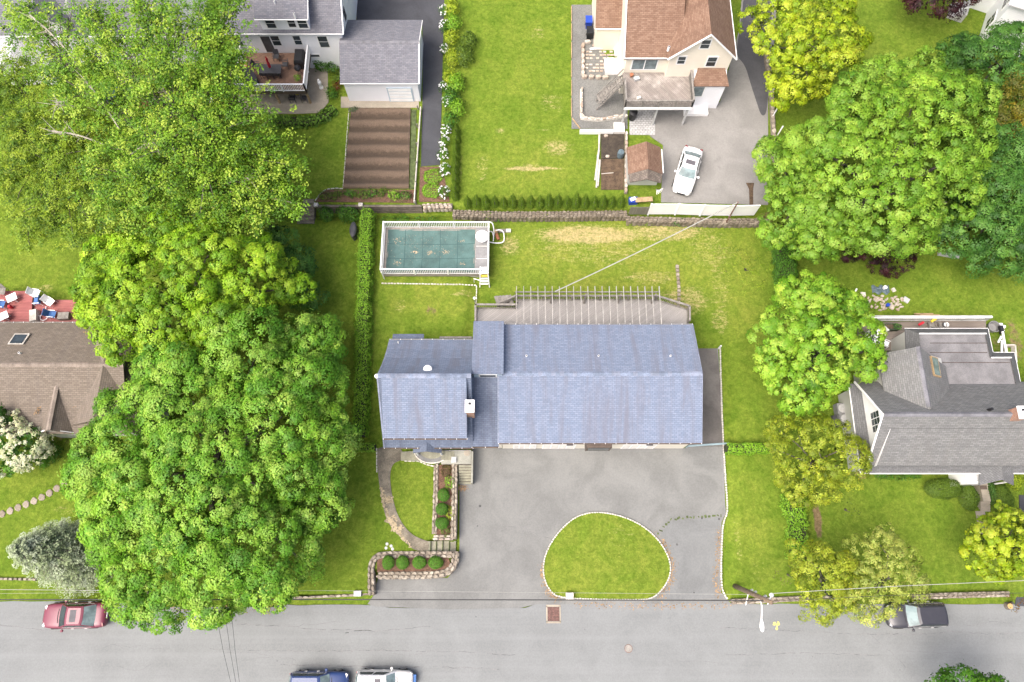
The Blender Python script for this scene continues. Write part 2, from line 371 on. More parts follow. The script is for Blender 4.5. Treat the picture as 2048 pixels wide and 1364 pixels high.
M_soil('dark_soil', (0.03, 0.024, 0.018), (0.07, 0.055, 0.04))
M_soil('mulch', (0.08, 0.042, 0.028), (0.19, 0.11, 0.07), 5)
M_soil('dirt', (0.16, 0.105, 0.06), (0.32, 0.22, 0.14), 3)
M_shingle('roof_blue', (0.148, 0.182, 0.252), (0.19, 0.225, 0.297), wcol=(0.14, 0.142, 0.175), weather=0.8, bd=0.025)
M_shingle('roof_blue_dark', (0.11, 0.135, 0.19), (0.145, 0.172, 0.23), wcol=(0.07, 0.075, 0.10), weather=0.55)
M_shingle('roof_grey', (0.135, 0.138, 0.158), (0.19, 0.19, 0.21), wcol=(0.12, 0.115, 0.12), weather=0.3)
M_shingle('roof_right', (0.138, 0.14, 0.139), (0.188, 0.19, 0.186), wcol=(0.14, 0.135, 0.125), weather=0.3)
M_shingle('roof_right_low', (0.12, 0.122, 0.125), (0.155, 0.158, 0.16), weather=0.25)
M_shingle('roof_brown', (0.175, 0.105, 0.072), (0.245, 0.158, 0.112), wcol=(0.12, 0.07, 0.048), weather=0.45)
M_shingle('roof_taupe', (0.145, 0.12, 0.095), (0.19, 0.16, 0.13), wcol=(0.11, 0.095, 0.085), weather=0.35)
M_shingle('roof_pale', (0.42, 0.42, 0.43), (0.5, 0.5, 0.51), weather=0.15)
M_shingle('shed_shingle', (0.12, 0.10, 0.085), (0.19, 0.16, 0.135), bw=0.18, rh=0.2, weather=0.4)
M_plain('ridge_blue', (0.155, 0.188, 0.255), 0.9, 0.3, 1.2)
M_plain('ridge_blue_b', (0.18, 0.205, 0.265), 0.9, 0.25, 1.2)
M_plain('ridge_taupe', (0.2, 0.165, 0.135), 0.9, 0.25, 1.2)
M_plain('ridge_grey', (0.15, 0.15, 0.165), 0.9, 0.25, 1.2)
M_plain('roll_roof', (0.15, 0.147, 0.15), 0.85, 0.22, 0.7)
M_plain('rubber_seam', (0.07, 0.055, 0.05), 0.9, 0.3, 3)
M_siding('siding_white', (0.8, 0.81, 0.84)); M_siding('siding_cream', (0.78, 0.72, 0.6)); M_siding('siding_blue', (0.4, 0.5, 0.58))
M_siding('siding_house', (0.7, 0.66, 0.56)); M_siding('siding_grey', (0.5, 0.5, 0.47))
M_boards('deck_main', (0.285, 0.272, 0.258), (0.33, 0.315, 0.3), 0.14, math.radians(38))
M_boards('deck_old', (0.2, 0.175, 0.155), (0.27, 0.235, 0.21), 0.15, math.radians(-50), weather=0.65, wcol=(0.45, 0.42, 0.38))
M_boards('deck_brown', (0.21, 0.12, 0.08), (0.25, 0.15, 0.1), 0.14, math.radians(35), weather=0.15)
M_boards('deck_maroon', (0.26, 0.075, 0.07), (0.32, 0.1, 0.095), 0.14, 0.0, weather=0.4, wcol=(0.34, 0.13, 0.11))
M_boards('deck_taupe', (0.2, 0.17, 0.14), (0.24, 0.2, 0.17), 0.14, 0.0, weather=0.15)
M_boards('gate_boards', (0.16, 0.15, 0.12), (0.21, 0.2, 0.16), 0.12, math.radians(90))
M_brick('brick', (0.3, 0.12, 0.07), (0.36, 0.17, 0.1), (0.35, 0.32, 0.28))
M_brick('pavers', (0.36, 0.36, 0.36), (0.45, 0.45, 0.45), (0.2, 0.2, 0.18), bw=0.3, rh=0.2, gap=0.02)
M_stone('field_stone', (0.34, 0.30, 0.24), (0.20, 0.165, 0.125), (0.46, 0.41, 0.33))
M_stone('pale_stone', (0.42, 0.35, 0.28), (0.52, 0.47, 0.41), (0.33, 0.25, 0.19))
M_stone('wall_stone', (0.20, 0.165, 0.12), (0.13, 0.11, 0.08), (0.29, 0.25, 0.195))
M_stone('flagstone', (0.2, 0.18, 0.18), (0.25, 0.23, 0.22), (0.18, 0.165, 0.16))
M_plain('mortar', (0.2, 0.17, 0.135), 0.95, 0.3, 4, bumpd=0.02)
M_glass('glass'); M_glass('pale_glass', (0.14, 0.18, 0.19), 0.12); M_glass('car_glass', (0.03, 0.042, 0.044), 0.12, 0.3); M_glass('car_glass_pale', (0.15, 0.2, 0.205), 0.2, 0.25)
M_paint('car_red', (0.155, 0.028, 0.05)); M_paint('car_white', (0.76, 0.76, 0.76)); M_paint('car_blue', (0.018, 0.04, 0.13)); M_paint('car_black', (0.03, 0.03, 0.038)); M_paint('car_silver', (0.55, 0.54, 0.52))
M_plain('lamp_clear', (0.4, 0.4, 0.4), 0.3, 0.05); M_plain('lamp_red', (0.16, 0.006, 0.01), 0.3, 0.1); M_plain('chrome', (0.7, 0.7, 0.7), 0.12, 0.03, metal=1.0)
M_plain('sunroof_glass', (0.1, 0.095, 0.105), 0.5, 0.1, spec=0.15)
M_leaf('leaf'); M_leaf('leaf_matte', 0.15, 0.8)
# the lawn: colour only; dry, bare and lush places follow attributes laid down with the terrain
def lawn_mat():
    m, n, l, b = newmat('lawn'); p = worldpos(n)
    def at(nm):
        a = n.new('ShaderNodeAttribute'); a.attribute_name = nm; return a.outputs['Fac']
    f = noise(n, l, p, 5.5, 6, 0.8); g = noise(n, l, p, 0.55, 5, 0.65, 0.8); h = noise(n, l, p, 1.8, 6, 0.75, 0.5); k = noise(n, l, p, 26, 3, 0.8)
    lush = mixc(n, l, mapr(n, l, g, 0.3, 0.7), (0.086, 0.156, 0.013), (0.13, 0.206, 0.02))
    yel = mixc(n, l, mapr(n, l, g, 0.3, 0.7), (0.148, 0.214, 0.024), (0.206, 0.24, 0.038))
    mt = noise(n, l, p, 2.6, 5, 0.7, 0.6)
    t = math_(n, l, 'ADD', at('tone'), math_(n, l, 'MULTIPLY', math_(n, l, 'SUBTRACT', h, 0.5), 1.1), True)
    c = mixc(n, l, t, lush, yel)
    sm = n.new('ShaderNodeMapping'); sm.inputs['Scale'].default_value = (0.35, 1.5, 1); l.new(p, sm.inputs[0]); fs = noise(n, l, sm.outputs[0], 3.2, 6, 0.78, 0.4)
    fd = math_(n, l, 'ADD', math_(n, l, 'MULTIPLY', f, 0.45), math_(n, l, 'MULTIPLY', fs, 0.55))
    d = math_(n, l, 'ADD', at('dry'), math_(n, l, 'MULTIPLY', math_(n, l, 'SUBTRACT', fd, 0.52), 2.6))
    c = mixc(n, l, mapr(n, l, d, 0.36, 0.85, 0, 0.9), c, mixc(n, l, k, (0.30, 0.24, 0.09), (0.52, 0.43, 0.23)))
    s = math_(n, l, 'ADD', at('soil'), math_(n, l, 'MULTIPLY', math_(n, l, 'SUBTRACT', h, 0.5), 1.3))
    c = mixc(n, l, mapr(n, l, s, 0.4, 0.75, 0, 0.9), c, mixc(n, l, f, (0.13, 0.085, 0.05), (0.27, 0.185, 0.115)))
    c = mixc(n, l, 1.0, c, mixc(n, l, mapr(n, l, k, 0.25, 0.75), (0.78,)*3, (1.2,)*3), 'MULTIPLY')
    c = mixc(n, l, 1.0, c, mixc(n, l, mapr(n, l, mt, 0.32, 0.68), (0.74, 0.78, 0.7), (1.2, 1.14, 1.2)), 'MULTIPLY')
    c = mixc(n, l, 1.0, c, mixc(n, l, mapr(n, l, f, 0.3, 0.7), (0.82,)*3, (1.15,)*3), 'MULTIPLY')
    l.new(c, b.inputs['Base Color']); b.inputs['Roughness'].default_value = 0.95; b.inputs['Specular IOR Level'].default_value = 0.1
    bump(n, l, math_(n, l, 'ADD', k, math_(n, l, 'MULTIPLY', f, 1.5)), 0.7, 0.08, b)
lawn_mat()
# ------------------------------------------------------------------ terrain: one sheet, terraced
Z_UP, Z_FRONT, Z_BACK, Z_RIGHT = 1.15, 0.7, 0.35, 0.4
ZONES = [  # (outline, height, width of the bank)
    (PP([(-700, 1100), (780, 1100), (800, 900), (900, 860), (945, 640), (950, 430), (-700, 430)], 0.7), 0.62, 1.6),
    (PP([(960, 430), (945, 640), (900, 780), (1380, 780), (1395, 690), (1460, 690), (1540, 690), (1545, 430)], 0.35), Z_BACK, 1.2),
    (PP([(1465, 640), (1465, 1188), (1700, 1190), (2700, 1165), (2700, 430), (1530, 430), (1530, 640)], 0.3), Z_RIGHT, 1.6),
    (PP([(-700, 1150), (60, 1158), (330, 1172), (590, 1190), (738, 1190), (744, 1150), (748, 1142), (895, 1142), (906, 1125), (906, 1108), (858, 1104), (858, 1081), (908, 1081), (908, 1060), (908, 970), (914, 970), (914, 885), (760, 820), (-700, 820)], 0.6), Z_FRONT, 0.3),
    (PP([(-700, -1500), (2700, -1500), (2700, 405), (1640, 418), (1520, 424), (1260, 418), (930, 416), (900, 412), (640, 412), (590, 412), (-700, 412)], Z_UP), Z_UP, 0.35),
    (PP([(917, 888), (917, 1150), (900, 1157), (752, 1157), (752, 1215), (1465, 1215), (1449, 1190), (1446, 1050), (1455, 1030), (1443, 690), (1380, 690), (1380, 888)], 0), -0.03, 0.15),
    (PP([(844, -300), (880, -300), (886, 330), (842, 330)], Z_UP), Z_UP-0.03, 0.2),
    (PP([(1300, 200), (1480, 0), (1540, 0), (1545, 412), (1300, 402)], Z_UP), Z_UP-0.03, 0.2),
]
def sdist(poly, X, Y):                                    # signed distance, positive inside
    d = np.full(X.shape, 1e9); inside = np.zeros(X.shape, bool); n = len(poly)
    for i in range(n):
        (x0, y0), (x1, y1) = poly[i], poly[(i+1) % n]; ex, ey = x1-x0, y1-y0
        t = np.clip(((X-x0)*ex+(Y-y0)*ey)/(ex*ex+ey*ey+1e-12), 0, 1)
        d = np.minimum(d, np.hypot(X-x0-t*ex, Y-y0-t*ey))
        c = ((y0 > Y) != (y1 > Y)) & (X < (x1-x0)*(Y-y0)/(y1-y0+1e-12)+x0); inside ^= c
    return np.where(inside, d, -d)
def terrain(X, Y):
    Z = np.zeros(X.shape)
    for poly, z, wd in ZONES:
        m = np.clip(0.5+sdist(poly, X, Y)/wd, 0, 1); m = m*m*(3-2*m); Z = Z*(1-m)+z*m
    return Z
def gz(x, y): return float(terrain(np.array([[x]]), np.array([[y]]))[0, 0])
def blob(u, v, ru, rv, z, X, Y, soft=1.0):
    c = P(u, v, z); a = MPP(u, v, z)*ru; b = abs(P(u, v-rv, z).y-c.y)
    q = np.sqrt(((X-c.x)/a)**2+((Y-c.y)/b)**2); return np.clip((1.25-q)/0.8, 0, 1)*soft
def make_ground():
    fx = np.concatenate([[-420, -250, -140, -90, -70], np.arange(-58, 58.01, 0.25), [70, 90, 140, 250, 420]])
    fy = np.concatenate([[-420, -200, -90, -45, -25], np.arange(-13, 60.01, 0.25), [70, 90, 140, 250, 420]])
    X, Y = np.meshgrid(fx, fy); Z = terrain(X, Y)
    Z -= 0.06*(Y < P(0, 1208, 0).y)
    lawnish = (Z > 0.1)
    Z += lawnish*(0.018*np.sin(X*0.9+Y*0.4)*np.cos(Y*0.7-X*0.3)+0.008*np.sin(X*2.3+1)*np.sin(Y*2.1))
    ny, nx = X.shape; vs = np.stack([X, Y, Z], -1).reshape(-1, 3)
    i = np.arange(ny-1)[:, None]*nx+np.arange(nx-1)[None]; q = np.stack([i, i+1, i+nx+1, i+nx], -1).reshape(-1, 4)
    me = bpy.data.meshes.new('ground'); me.vertices.add(len(vs)); me.vertices.foreach_set('co', vs.astype(np.float32).ravel())
    me.loops.add(q.size); me.loops.foreach_set('vertex_index', q.astype(np.int32).ravel()); me.polygons.add(len(q))
    me.polygons.foreach_set('loop_start', np.arange(0, q.size, 4, dtype=np.int32)); me.polygons.foreach_set('use_smooth', np.ones(len(q), bool)); me.update(calc_edges=True)
    dry = np.full(X.shape, .05); soil = np.zeros(X.shape); tone = np.full(X.shape, 0.3)
    def put(arr, lst):
        for u, v, ru, rv, z, s in lst: np.maximum(arr, blob(u, v, ru, rv, z, X, Y, min(.95, s*(1.4 if arr is dry else 1))), out=arr)
    put(dry, [(1060, 338, 78, 3, 1.15, .7), (1085, 258, 24, 2.5, 1.15, .7), (1200, 500, 210, 50, .35, .34), (1440, 560, 30, 120, .35, .34), (1180, 470, 150, 26, .35, .6), (1330, 465, 120, 24, .35, .5), (1420, 500, 70, 60, .35, .35), (1080, 500, 60, 40, .35, .3), (1370, 600, 70, 40, .35, .45), (1300, 555, 90, 18, .35, .4), (1440, 640, 25, 40, .35, .42),
              (1020, 490, 30, 30, .35, .45), (925, 588, 30, 10, .5, .42), (800, 615, 20, 20, .5, .36), (1230, 1060, 70, 28, .1, .36), (1280, 1090, 50, 40, .1, .3), (1180, 1150, 80, 25, .1, .28), (1310, 1180, 20, 15, .1, .4),
              (1115, 290, 40, 22, 1.6, .45), (1060, 330, 60, 14, 1.6, .38), (965, 330, 20, 50, 1.6, .33), (1075, 60, 24, 22, 1.6, .34), (1105, 200, 40, 30, 1.6, .33), (1000, 255, 16, 10, 1.6, .4),
              (1900, 650, 60, 30, .4, .3), (1475, 1080, 12, 80, .3, .3), (1520, 1140, 40, 50, .3, .25), (1590, 1060, 14, 60, .4, .35), (330, 40, 40, 30, 1.6, .3), (90, 575, 30, 12, .7, .42), (130, 1020, 40, 16, .7, .36)])
    put(soil, [(1635, 1040, 11, 50, .4, .95), (1610, 1005, 26, 10, .4, .7), (1990, 690, 40, 40, .4, .45), (2030, 680, 20, 60, .4, .6), (1930, 615, 30, 10, .4, .35), (862, 622, 18, 15, .5, .55), (1720, 950, 30, 12, .4, .6), (1850, 945, 60, 8, .4, .55),
               (700, 880, 12, 14, .7, .5), (585, 1180, 18, 10, .6, .5), (130, 870, 30, 30, .7, .5), (1700, 480, 60, 20, .4, .5), (330, 230, 60, 40, 1.6, .5), (320, 170, 60, 40, 1.6, .4), (330, 60, 30, 50, 1.6, .5), (1530, 440, 25, 20, .6, .6),
               (915, 110, 20, 40, 1.6, .3), (1620, 860, 60, 30, .4, .35), (1500, 1200, 50, 8, .1, .5), (100, 1205, 160, 5, 0, .55), (500, 1220, 180, 4, 0, .6), (1950, 1215, 60, 4, 0, .5), (920, 330, 6, 60, 1.6, .5)])
    put(tone, [(1230, 520, 330, 110, .35, 1.0), (1480, 560, 60, 160, .35, .8), (860, 600, 130, 60, .5, .75), (820, 430, 60, 10, .5, .3), (1060, 330, 150, 80, 1.6, .75), (1050, 120, 120, 140, 1.6, .45), (1220, 1110, 140, 90, .1, .75), (1500, 1050, 60, 150, .3, .62),
               (660, 480, 70, 50, .6, .42), (1700, 1100, 60, 100, .4, .4), (1850, 600, 200, 90, .4, .22), (600, 300, 120, 80, 1.6, .22), (50, 550, 80, 60, .7, .55), (60, 960, 80, 50, .7, .4)])
    put(tone, [(830, 1000, 60, 90, .7, .42), (660, 1100, 90, 90, .7, .3)])
    for nm, arr in (('dry', dry), ('soil', soil), ('tone', tone)):
        a = me.attributes.new(nm, 'FLOAT', 'POINT'); a.data.foreach_set('value', arr.astype(np.float32).ravel())
    me.materials.append(MATS['lawn']); o = bpy.data.objects.new('ground', me); COL.objects.link(o); return tag(o, kind='structure')
make_ground()
# ------------------------------------------------------------------ roads and paved ground
yr = P(0, 1206, 0).y
road_edge = [(-420, yr-0.15), (-60, yr-0.15)]
for u in range(-60, 2130, 30):
    road_edge.append(P2(u, 1206+(-3 if u < 260 else 8 if u < 560 else 4 if u < 760 else 10 if 760 < u < 1075 else 0 if u < 1460 else 2)+random.uniform(-1.2, 1.2), 0))
road_edge += [(60, yr-0.1), (420, yr-0.1)]
road = struct('road', MB().prism(road_edge+[(420, yr-9.2), (-420, yr-9.2)], -0.1, 0.03), 'road'); WL[road] = road.location.copy()
def crackline(pts, wd, mat, z, parent, jit=1.2):
    q = [P(u, v, z) for u, v in pts]; q = resample(q, 0.35)
    q = [p+Vector((random.uniform(-.03, .03), random.uniform(-.05, .05)*jit, 0)) for p in q]
    m = MB()
    for i in range(len(q)-1):
        if random.random() < 0.9: m.ribbon([q[i], q[i+1]], wd*random.uniform(.5, 1.3))
    return m.build('crack', mat, parent, fix=False)
for pts in ([(380, 1245), (520, 1250), (640, 1258), (760, 1262), (870, 1252)], [(420, 1298), (600, 1302), (760, 1300), (930, 1304), (1030, 1310)], [(1440, 1255), (1560, 1260), (1640, 1265), (1740, 1268), (1860, 1268), (1900, 1262), (1980, 1268), (2048, 1266)],
            [(560, 1330), (720, 1332), (880, 1334), (1000, 1338)], [(1450, 1310), (1600, 1306), (1760, 1310)], [(0, 1250), (70, 1258), (120, 1262)]):
    crackline(pts, 0.045, 'crack_faint', 0.034, road, 1.0)
for k_ in range(9):
    u_ = random.uniform(100, 2000); v_ = random.uniform(1225, 1350); crackline([(u_, v_), (u_+random.uniform(20, 60), v_+random.uniform(-8, 8)), (u_+random.uniform(70, 150), v_+random.uniform(-10, 10))], 0.02, 'crack_faint', 0.0335, road, 1.6)
for k_ in range(26):
    u_ = random.uniform(60, 2000); c_ = P(u_, random.uniform(1222, 1355), 0.0305); MB().lathe(c_, [(r_ := random.uniform(.02, .07), -.01), (r_*.8, .004)], 7).build('tar_spot', 'crack_faint', road)
crackline([(1740, 1268), (1800, 1320), (1830, 1364)], 0.025, 'crack_faint', 0.034, road)
crackline([(690, 1265), (742, 1260)], 0.05, 'crack', 0.0345, road)
drive_poly = PP([(919, 1090), (919, 968), (945, 968), (945, 896), (1372, 896), (1378, 880), (1385, 700), (1436, 697), (1440, 760), (1447, 880), (1450, 1000), (1452, 1026), (1443, 1045), (1441, 1150), (1442, 1184), (1455, 1200), (1462, 1207), (1075, 1208), (1040, 1216), (900, 1219), (752, 1213), (735, 1208), (748, 1190), (756, 1156), (895, 1156), (912, 1138), (918, 1118)], 0.04)
drive = struct('driveway', MB().prism(drive_poly, -0.1, 0.041), 'driveway'); WL[drive] = drive.location.copy()
struct('side_driveway', MB().prism(PP([(1380, 893), (1392, 697), (1434, 697), (1440, 760), (1446, 893)], 0.04), -0.05, 0.046), 'side_drive')
struct('driveway_patch', MB().prism(PP([(1338, 1042), (1440, 1034), (1438, 1196), (1325, 1200), (1345, 1140), (1338, 1090), (1322, 1068)], 0.04), -0.05, 0.0455), 'drive_patch')
m = MB()
for pts in ([(1316, 1066), (1340, 1040), (1390, 1033), (1446, 1030)],):
    q = resample([P(u, v, 0.05) for u, v in pts], 0.15)
    for a in q[::2]: m.obox((a.x+random.uniform(-.05, .05), a.y+random.uniform(-.06, .06), 0.05+random.uniform(-.006, .006)), (random.uniform(.1, .3), random.uniform(.06, .2), 0.04), random.uniform(0, 3))
tag(m.build('moss', 'moss', drive), kind='stuff')
for pts in ([(750, 1184), (900, 1185), (1085, 1186)], [(1000, 1062), (1030, 1050), (1046, 1056), (1060, 1058)], [(912, 1180), (905, 1200), (920, 1210)], [(1110, 1080), (1045, 1060), (1042, 1085)]):
    crackline(pts, 0.03, 'crack_faint', 0.05, drive)
for u, v, r in ((960, 1012, .11), (955, 1052, .06), (1404, 1036, .1), (1438, 1038, .09), (1388, 1185, .07), (1354, 1089, .1)):
    c = P(u, v, 0.048); MB().lathe(c, [(r, -0.02), (r*.8, 0.006)], 9).build('oil_stain', 'crack', drive)
# leaf litter that gathers along the kerbs
def litter(name, pts, n, spread, parent, z, mat='leaf_litter'):
    q = resample([P(u, v, z) for u, v in pts], 0.1); m = MB()
    for _ in range(n):
        a = random.choice(q); s = random.uniform(.03, .1)
        m.obox((a.x+random.gauss(0, spread), a.y+random.gauss(0, spread), z+.004+random.uniform(-.003, .003)), (s, s*random.uniform(.4, 1), 0.012), random.uniform(0, 3))
    return tag(m.build(name, mat, parent, fix=False), kind='stuff')
litter('leaf_litter', [(1085, 1130), (1082, 1150), (1100, 1190), (1120, 1200)], 160, .12, drive, .05)
litter('leaf_litter', [(1300, 1066), (1330, 1090), (1346, 1130), (1340, 1165), (1318, 1196)], 320, .16, drive, .05)
litter('leaf_litter', [(1437, 1060), (1437, 1120), (1430, 1150), (1437, 1190)], 240, .14, drive, .05)
litter('leaf_litter', [(918, 978), (930, 975)], 120, .15, drive, .05)
litter('leaf_litter', [(1150, 1210), (1300, 1212), (1460, 1212)], 260, .14, road, .035)
litter('leaf_litter', [(240, 1212), (420, 1222), (560, 1218)], 260, .15, road, .035)
# lots behind
struct('neighbour_driveway', MB().prism(PP([(713, -60), (890, -60), (886, 100), (880, 330), (842, 333), (845, 196), (846, 100), (844, 40), (713, 40)], Z_UP), Z_UP-.2, Z_UP+.03), 'dark_asphalt')
struct('rear_driveway', MB().prism(PP([(1310, 215), (1440, 205), (1478, 60), (1490, -80), (1560, -80), (1545, 130), (1536, 200), (1536, 410), (1322, 405), (1326, 290), (1300, 272)], Z_UP), Z_UP-.2, Z_UP+.03), 'rear_lot')
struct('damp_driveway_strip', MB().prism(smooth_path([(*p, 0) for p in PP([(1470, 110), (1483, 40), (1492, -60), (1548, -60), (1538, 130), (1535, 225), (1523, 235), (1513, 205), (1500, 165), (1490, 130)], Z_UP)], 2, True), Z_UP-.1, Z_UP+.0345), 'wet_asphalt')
struct('neighbour_patio', MB().prism(PP([(475, 175), (655, 130), (657, 205), (640, 226), (600, 228), (470, 228)], Z_UP), Z_UP-.2, Z_UP+.05), 'concrete')
struct('garage_apron', MB().prism(PP([(682, 194), (838, 194), (838, 216), (682, 216)], Z_UP), Z_UP-.2, Z_UP+.055), 'concrete')
struct('gravel_yard', MB().prism(PP([(1143, 10), (1190, 10), (1190, 90), (1255, 150), (1255, 258), (1143, 258)], Z_UP), Z_UP-.2, Z_UP+.04), 'gravel')
pv = struct('paver_court', MB().prism(PP([(1259, 222), (1310, 218), (1310, 270), (1259, 270)], Z_UP), Z_UP-.2, Z_UP+.05), 'pavers'); WL[pv] = pv.location.copy()
# ------------------------------------------------------------------ foliage
def leaf_object(name, C, N, size, colr, parent=None, mat='leaf', aspect=0.62, origin=None, SN=None):
    n = len(C); N = N/np.maximum(np.linalg.norm(N, axis=1, keepdims=True), 1e-6)
    r = RNG.normal(size=(n, 3)); T = r-(r*N).sum(1, keepdims=True)*N; T /= np.maximum(np.linalg.norm(T, axis=1, keepdims=True), 1e-6); B = np.cross(N, T)
    s = size[:, None]*0.5
    V = np.stack([C-T*s, C+B*s*aspect+N*s*0.25, C+T*s, C-B*s*aspect+N*s*0.25], 1)
    off = np.array(WL[parent] if parent is not None else (origin if origin is not None else (C[:,0].mean(), C[:,1].mean(), C[:,2].min())), float)
    V = (V-off).reshape(-1, 3).astype(np.float32)
    me = bpy.data.meshes.new(name); me.vertices.add(4*n); me.vertices.foreach_set('co', V.ravel())
    me.loops.add(4*n); me.loops.foreach_set('vertex_index', np.arange(4*n, dtype=np.int32)); me.polygons.add(n)
    me.polygons.foreach_set('loop_start', np.arange(0, 4*n, 4, dtype=np.int32)); me.update(calc_edges=True)
    a = me.color_attributes.new('col', 'FLOAT_COLOR', 'POINT')
    cc = np.concatenate([np.clip(colr, 0, 0.8), np.ones((n, 1))], 1); a.data.foreach_set('color', np.repeat(cc, 4, 0).astype(np.float32).ravel())
    sn = N*.6+np.array([0, 0, .4]) if SN is None else SN*.75+N*.4; sn = sn/np.maximum(np.linalg.norm(sn, axis=1, keepdims=True), 1e-6)
    an = me.attributes.new('nrm', 'FLOAT_VECTOR', 'POINT'); an.data.foreach_set('vector', np.repeat(sn, 4, 0).astype(np.float32).ravel())
    me.materials.append(MATS[mat]); o = bpy.data.objects.new(name, me); COL.objects.link(o)
    if parent is not None: o.parent = parent; WL[o] = WL[parent]
    else: o.location = off; WL[o] = Vector(off)
    return o
def pal_pick(pal, n, power=1.0):
    p = np.array(pal); t = RNG.random(n)**power*(len(p)-1); i = np.minimum(t.astype(int), len(p)-2); f = (t-i)[:, None]
    return p[i]*(1-f)+p[i+1]*f
def unit(v): return v/np.maximum(np.linalg.norm(v, axis=1, keepdims=True), 1e-6)
def lobe(u, v, z, rp, rz=None, ry=1.0):                  # a crown lobe: middle at a photo pixel and height, radius in photo pixels
    r = rp*MPP(u, v, z); return (np.array(P(u, v, z)), np.array([r, r*ry, rz if rz else r*0.8]))
def crown(name, lobes, pal, parent, dens=1.0, clump=(0.35, 0.75), per=130, leaf=(0.115, 0.21), inner=0.5, low=-0.35, jitter=0.08, mat='leaf', power=1.0, flat=0.75, up=0.4, aspect=0.62, keep=1.0, sub=1.25):
    CC = []; OO = []; SS = []
    if sub > 0:                                           # boughs: smaller lobes riding on each crown lobe
        big = lobes; lobes = [(c, r*.83) for c, r in big]
        for c, r in big:
            rs = min(sub, .5*min(r[0], r[1])); m = max(4, int(2.0*r[0]*r[1]/(rs*rs)))
            d = unit(RNG.normal(size=(m*2, 3))); d = d[d[:, 2] > -.3][:m]
            for x in d: lobes.append((c+x*r*RNG.uniform(.56, .86), np.array([1, 1, .85])*rs*RNG.uniform(.65, 1.25)))
    for k, (c, r) in enumerate(lobes):
        A = 4*math.pi*((r[0]*r[1])**1.6/3+(r[0]*r[2])**1.6/3+(r[1]*r[2])**1.6/3)**(1/1.6)
        n = int(A*dens*2.3); d = unit(RNG.normal(size=(n, 3))); d = d[d[:, 2] > low]
        p = c+d*r*(0.80+0.24*RNG.random((len(d), 1))); ok = np.ones(len(p), bool)
        for j, (c2, r2) in enumerate(lobes):
            if j != k: ok &= np.linalg.norm((p-c2)/r2, axis=1) > 0.82
        CC.append(p[ok]); OO.append(unit(d[ok]/r)); SS.append(np.full(ok.sum(), RNG.normal()))
    CC = np.concatenate(CC); OO = np.concatenate(OO); SS = np.concatenate(SS)
    if keep < 1:
        s = RNG.random(len(CC)) < keep; CC = CC[s]; OO = OO[s]; SS = SS[s]
    nc = len(CC); rc = RNG.uniform(*clump, nc)*.8*np.exp(RNG.normal(size=nc)*.28); k = np.maximum(8, (per*.86*(rc/np.mean(clump))**2*RNG.uniform(.7, 1.3, nc)).astype(int))
    idx = np.repeat(np.arange(nc), k); n = len(idx)
    d = unit(RNG.normal(size=(n, 3))*0.8+OO[idx]*0.7+np.array([0, 0, up]))
    q = np.where(RNG.random((n, 1)) < .8, .74+.3*RNG.random((n, 1)), RNG.random((n, 1))); q = np.where(RNG.random((n, 1)) < .1, q*RNG.uniform(1.0, 1.45, (n, 1)), q)
    pos = CC[idx]+d*rc[idx][:, None]*q*np.array([1, 1, flat])
    nor = d*1.0+RNG.normal(size=(n, 3))*0.3+np.array([0, 0, 0.25])
    base = (pal_pick(pal, nc, power)*(1+.09*SS[:, None]*np.array([1.3, 1, .8])))[idx]
    tip = np.clip((q[:, 0]*d[:, 2]), 0, 1)[:, None]
    colr = base*(1+jitter*RNG.normal(size=(n, 1)))*(1+0.06*RNG.normal(size=(n, 3)))
    size = RNG.uniform(*leaf, n)
    sn = unit(d*.8+OO[idx]*.45+np.array([0, 0, .3])); parts = [(pos, nor, size, colr, sn)]
    if inner > 0:
        for c, r in (big if sub > 0 else lobes):
            m = int(inner*26*r[0]*r[1]*dens); d = unit(RNG.normal(size=(m, 3))); p = c+d*r*(0.3+0.5*RNG.random((m, 1)))
            parts.append((p, d+np.array([0, 0, 1.0])+RNG.normal(size=(m, 3))*.4, RNG.uniform(leaf[1]*1.2, leaf[1]*2.2, m), pal_pick(pal, m)*(1+jitter*RNG.normal(size=(m, 1))), unit(d+np.array([0, 0, .5]))))
    z = [np.concatenate(x) for x in zip(*parts)]
    return leaf_object(name, z[0], z[1], z[2], z[3], parent, mat, aspect, SN=z[4])
def limbs(parent, base, r0, lobes, n=9, mat='bark', hfork=0.35, seed=1):
    rr = random.Random(seed); base = Vector(base)
    top = Vector(lobes[0][0]); fork = base.lerp(Vector((base.x*.6+top.x*.4, base.y*.6+top.y*.4, top.z)), hfork)
    pts = [base-Vector((0, 0, .2)), base+Vector((0, 0, .25)), base.lerp(fork, .5)+Vector((rr.uniform(-.1, .1), rr.uniform(-.1, .1), 0)), fork]
    MB().tube(pts, [r0*1.5, r0*1.1, r0*.9, r0*.8], 10).build('trunk', mat, parent, smooth=True)
    for c, r in lobes[:n]:
        e = Vector(c)-Vector((0, 0, r[2]*.15)); mid = fork.lerp(e, .5)+Vector((rr.uniform(-.4, .4), rr.uniform(-.4, .4), rr.uniform(0, .5)))
        MB().tube([fork-Vector((0, 0, .3)), mid, e], [r0*.55, r0*.33, r0*.12], 7).build('branch', mat, parent, smooth=True)
def tree(name, label, base, lobes, pal, r0=0.3, group=None, seed=1, limbn=9, bark='bark', cat='tree', **k):
    b = P(base[0], base[1], base[2]); t = thing(name, label, cat, b, group=group)
    limbs(t, b, r0, lobes, limbn, bark, seed=seed); crown('crown', lobes, pal, t, **k); return t
def g(*l): return [tuple(c*k for c, k in zip(col(*x), (1.25, 1.35, 1.5))) for x in l]
PAL_MAPLE = g((100, 156, 34), (132, 186, 46), (162, 207, 62), (188, 222, 88))
PAL_BRIGHT = g((110, 156, 22), (146, 190, 30), (176, 214, 42), (196, 226, 60))
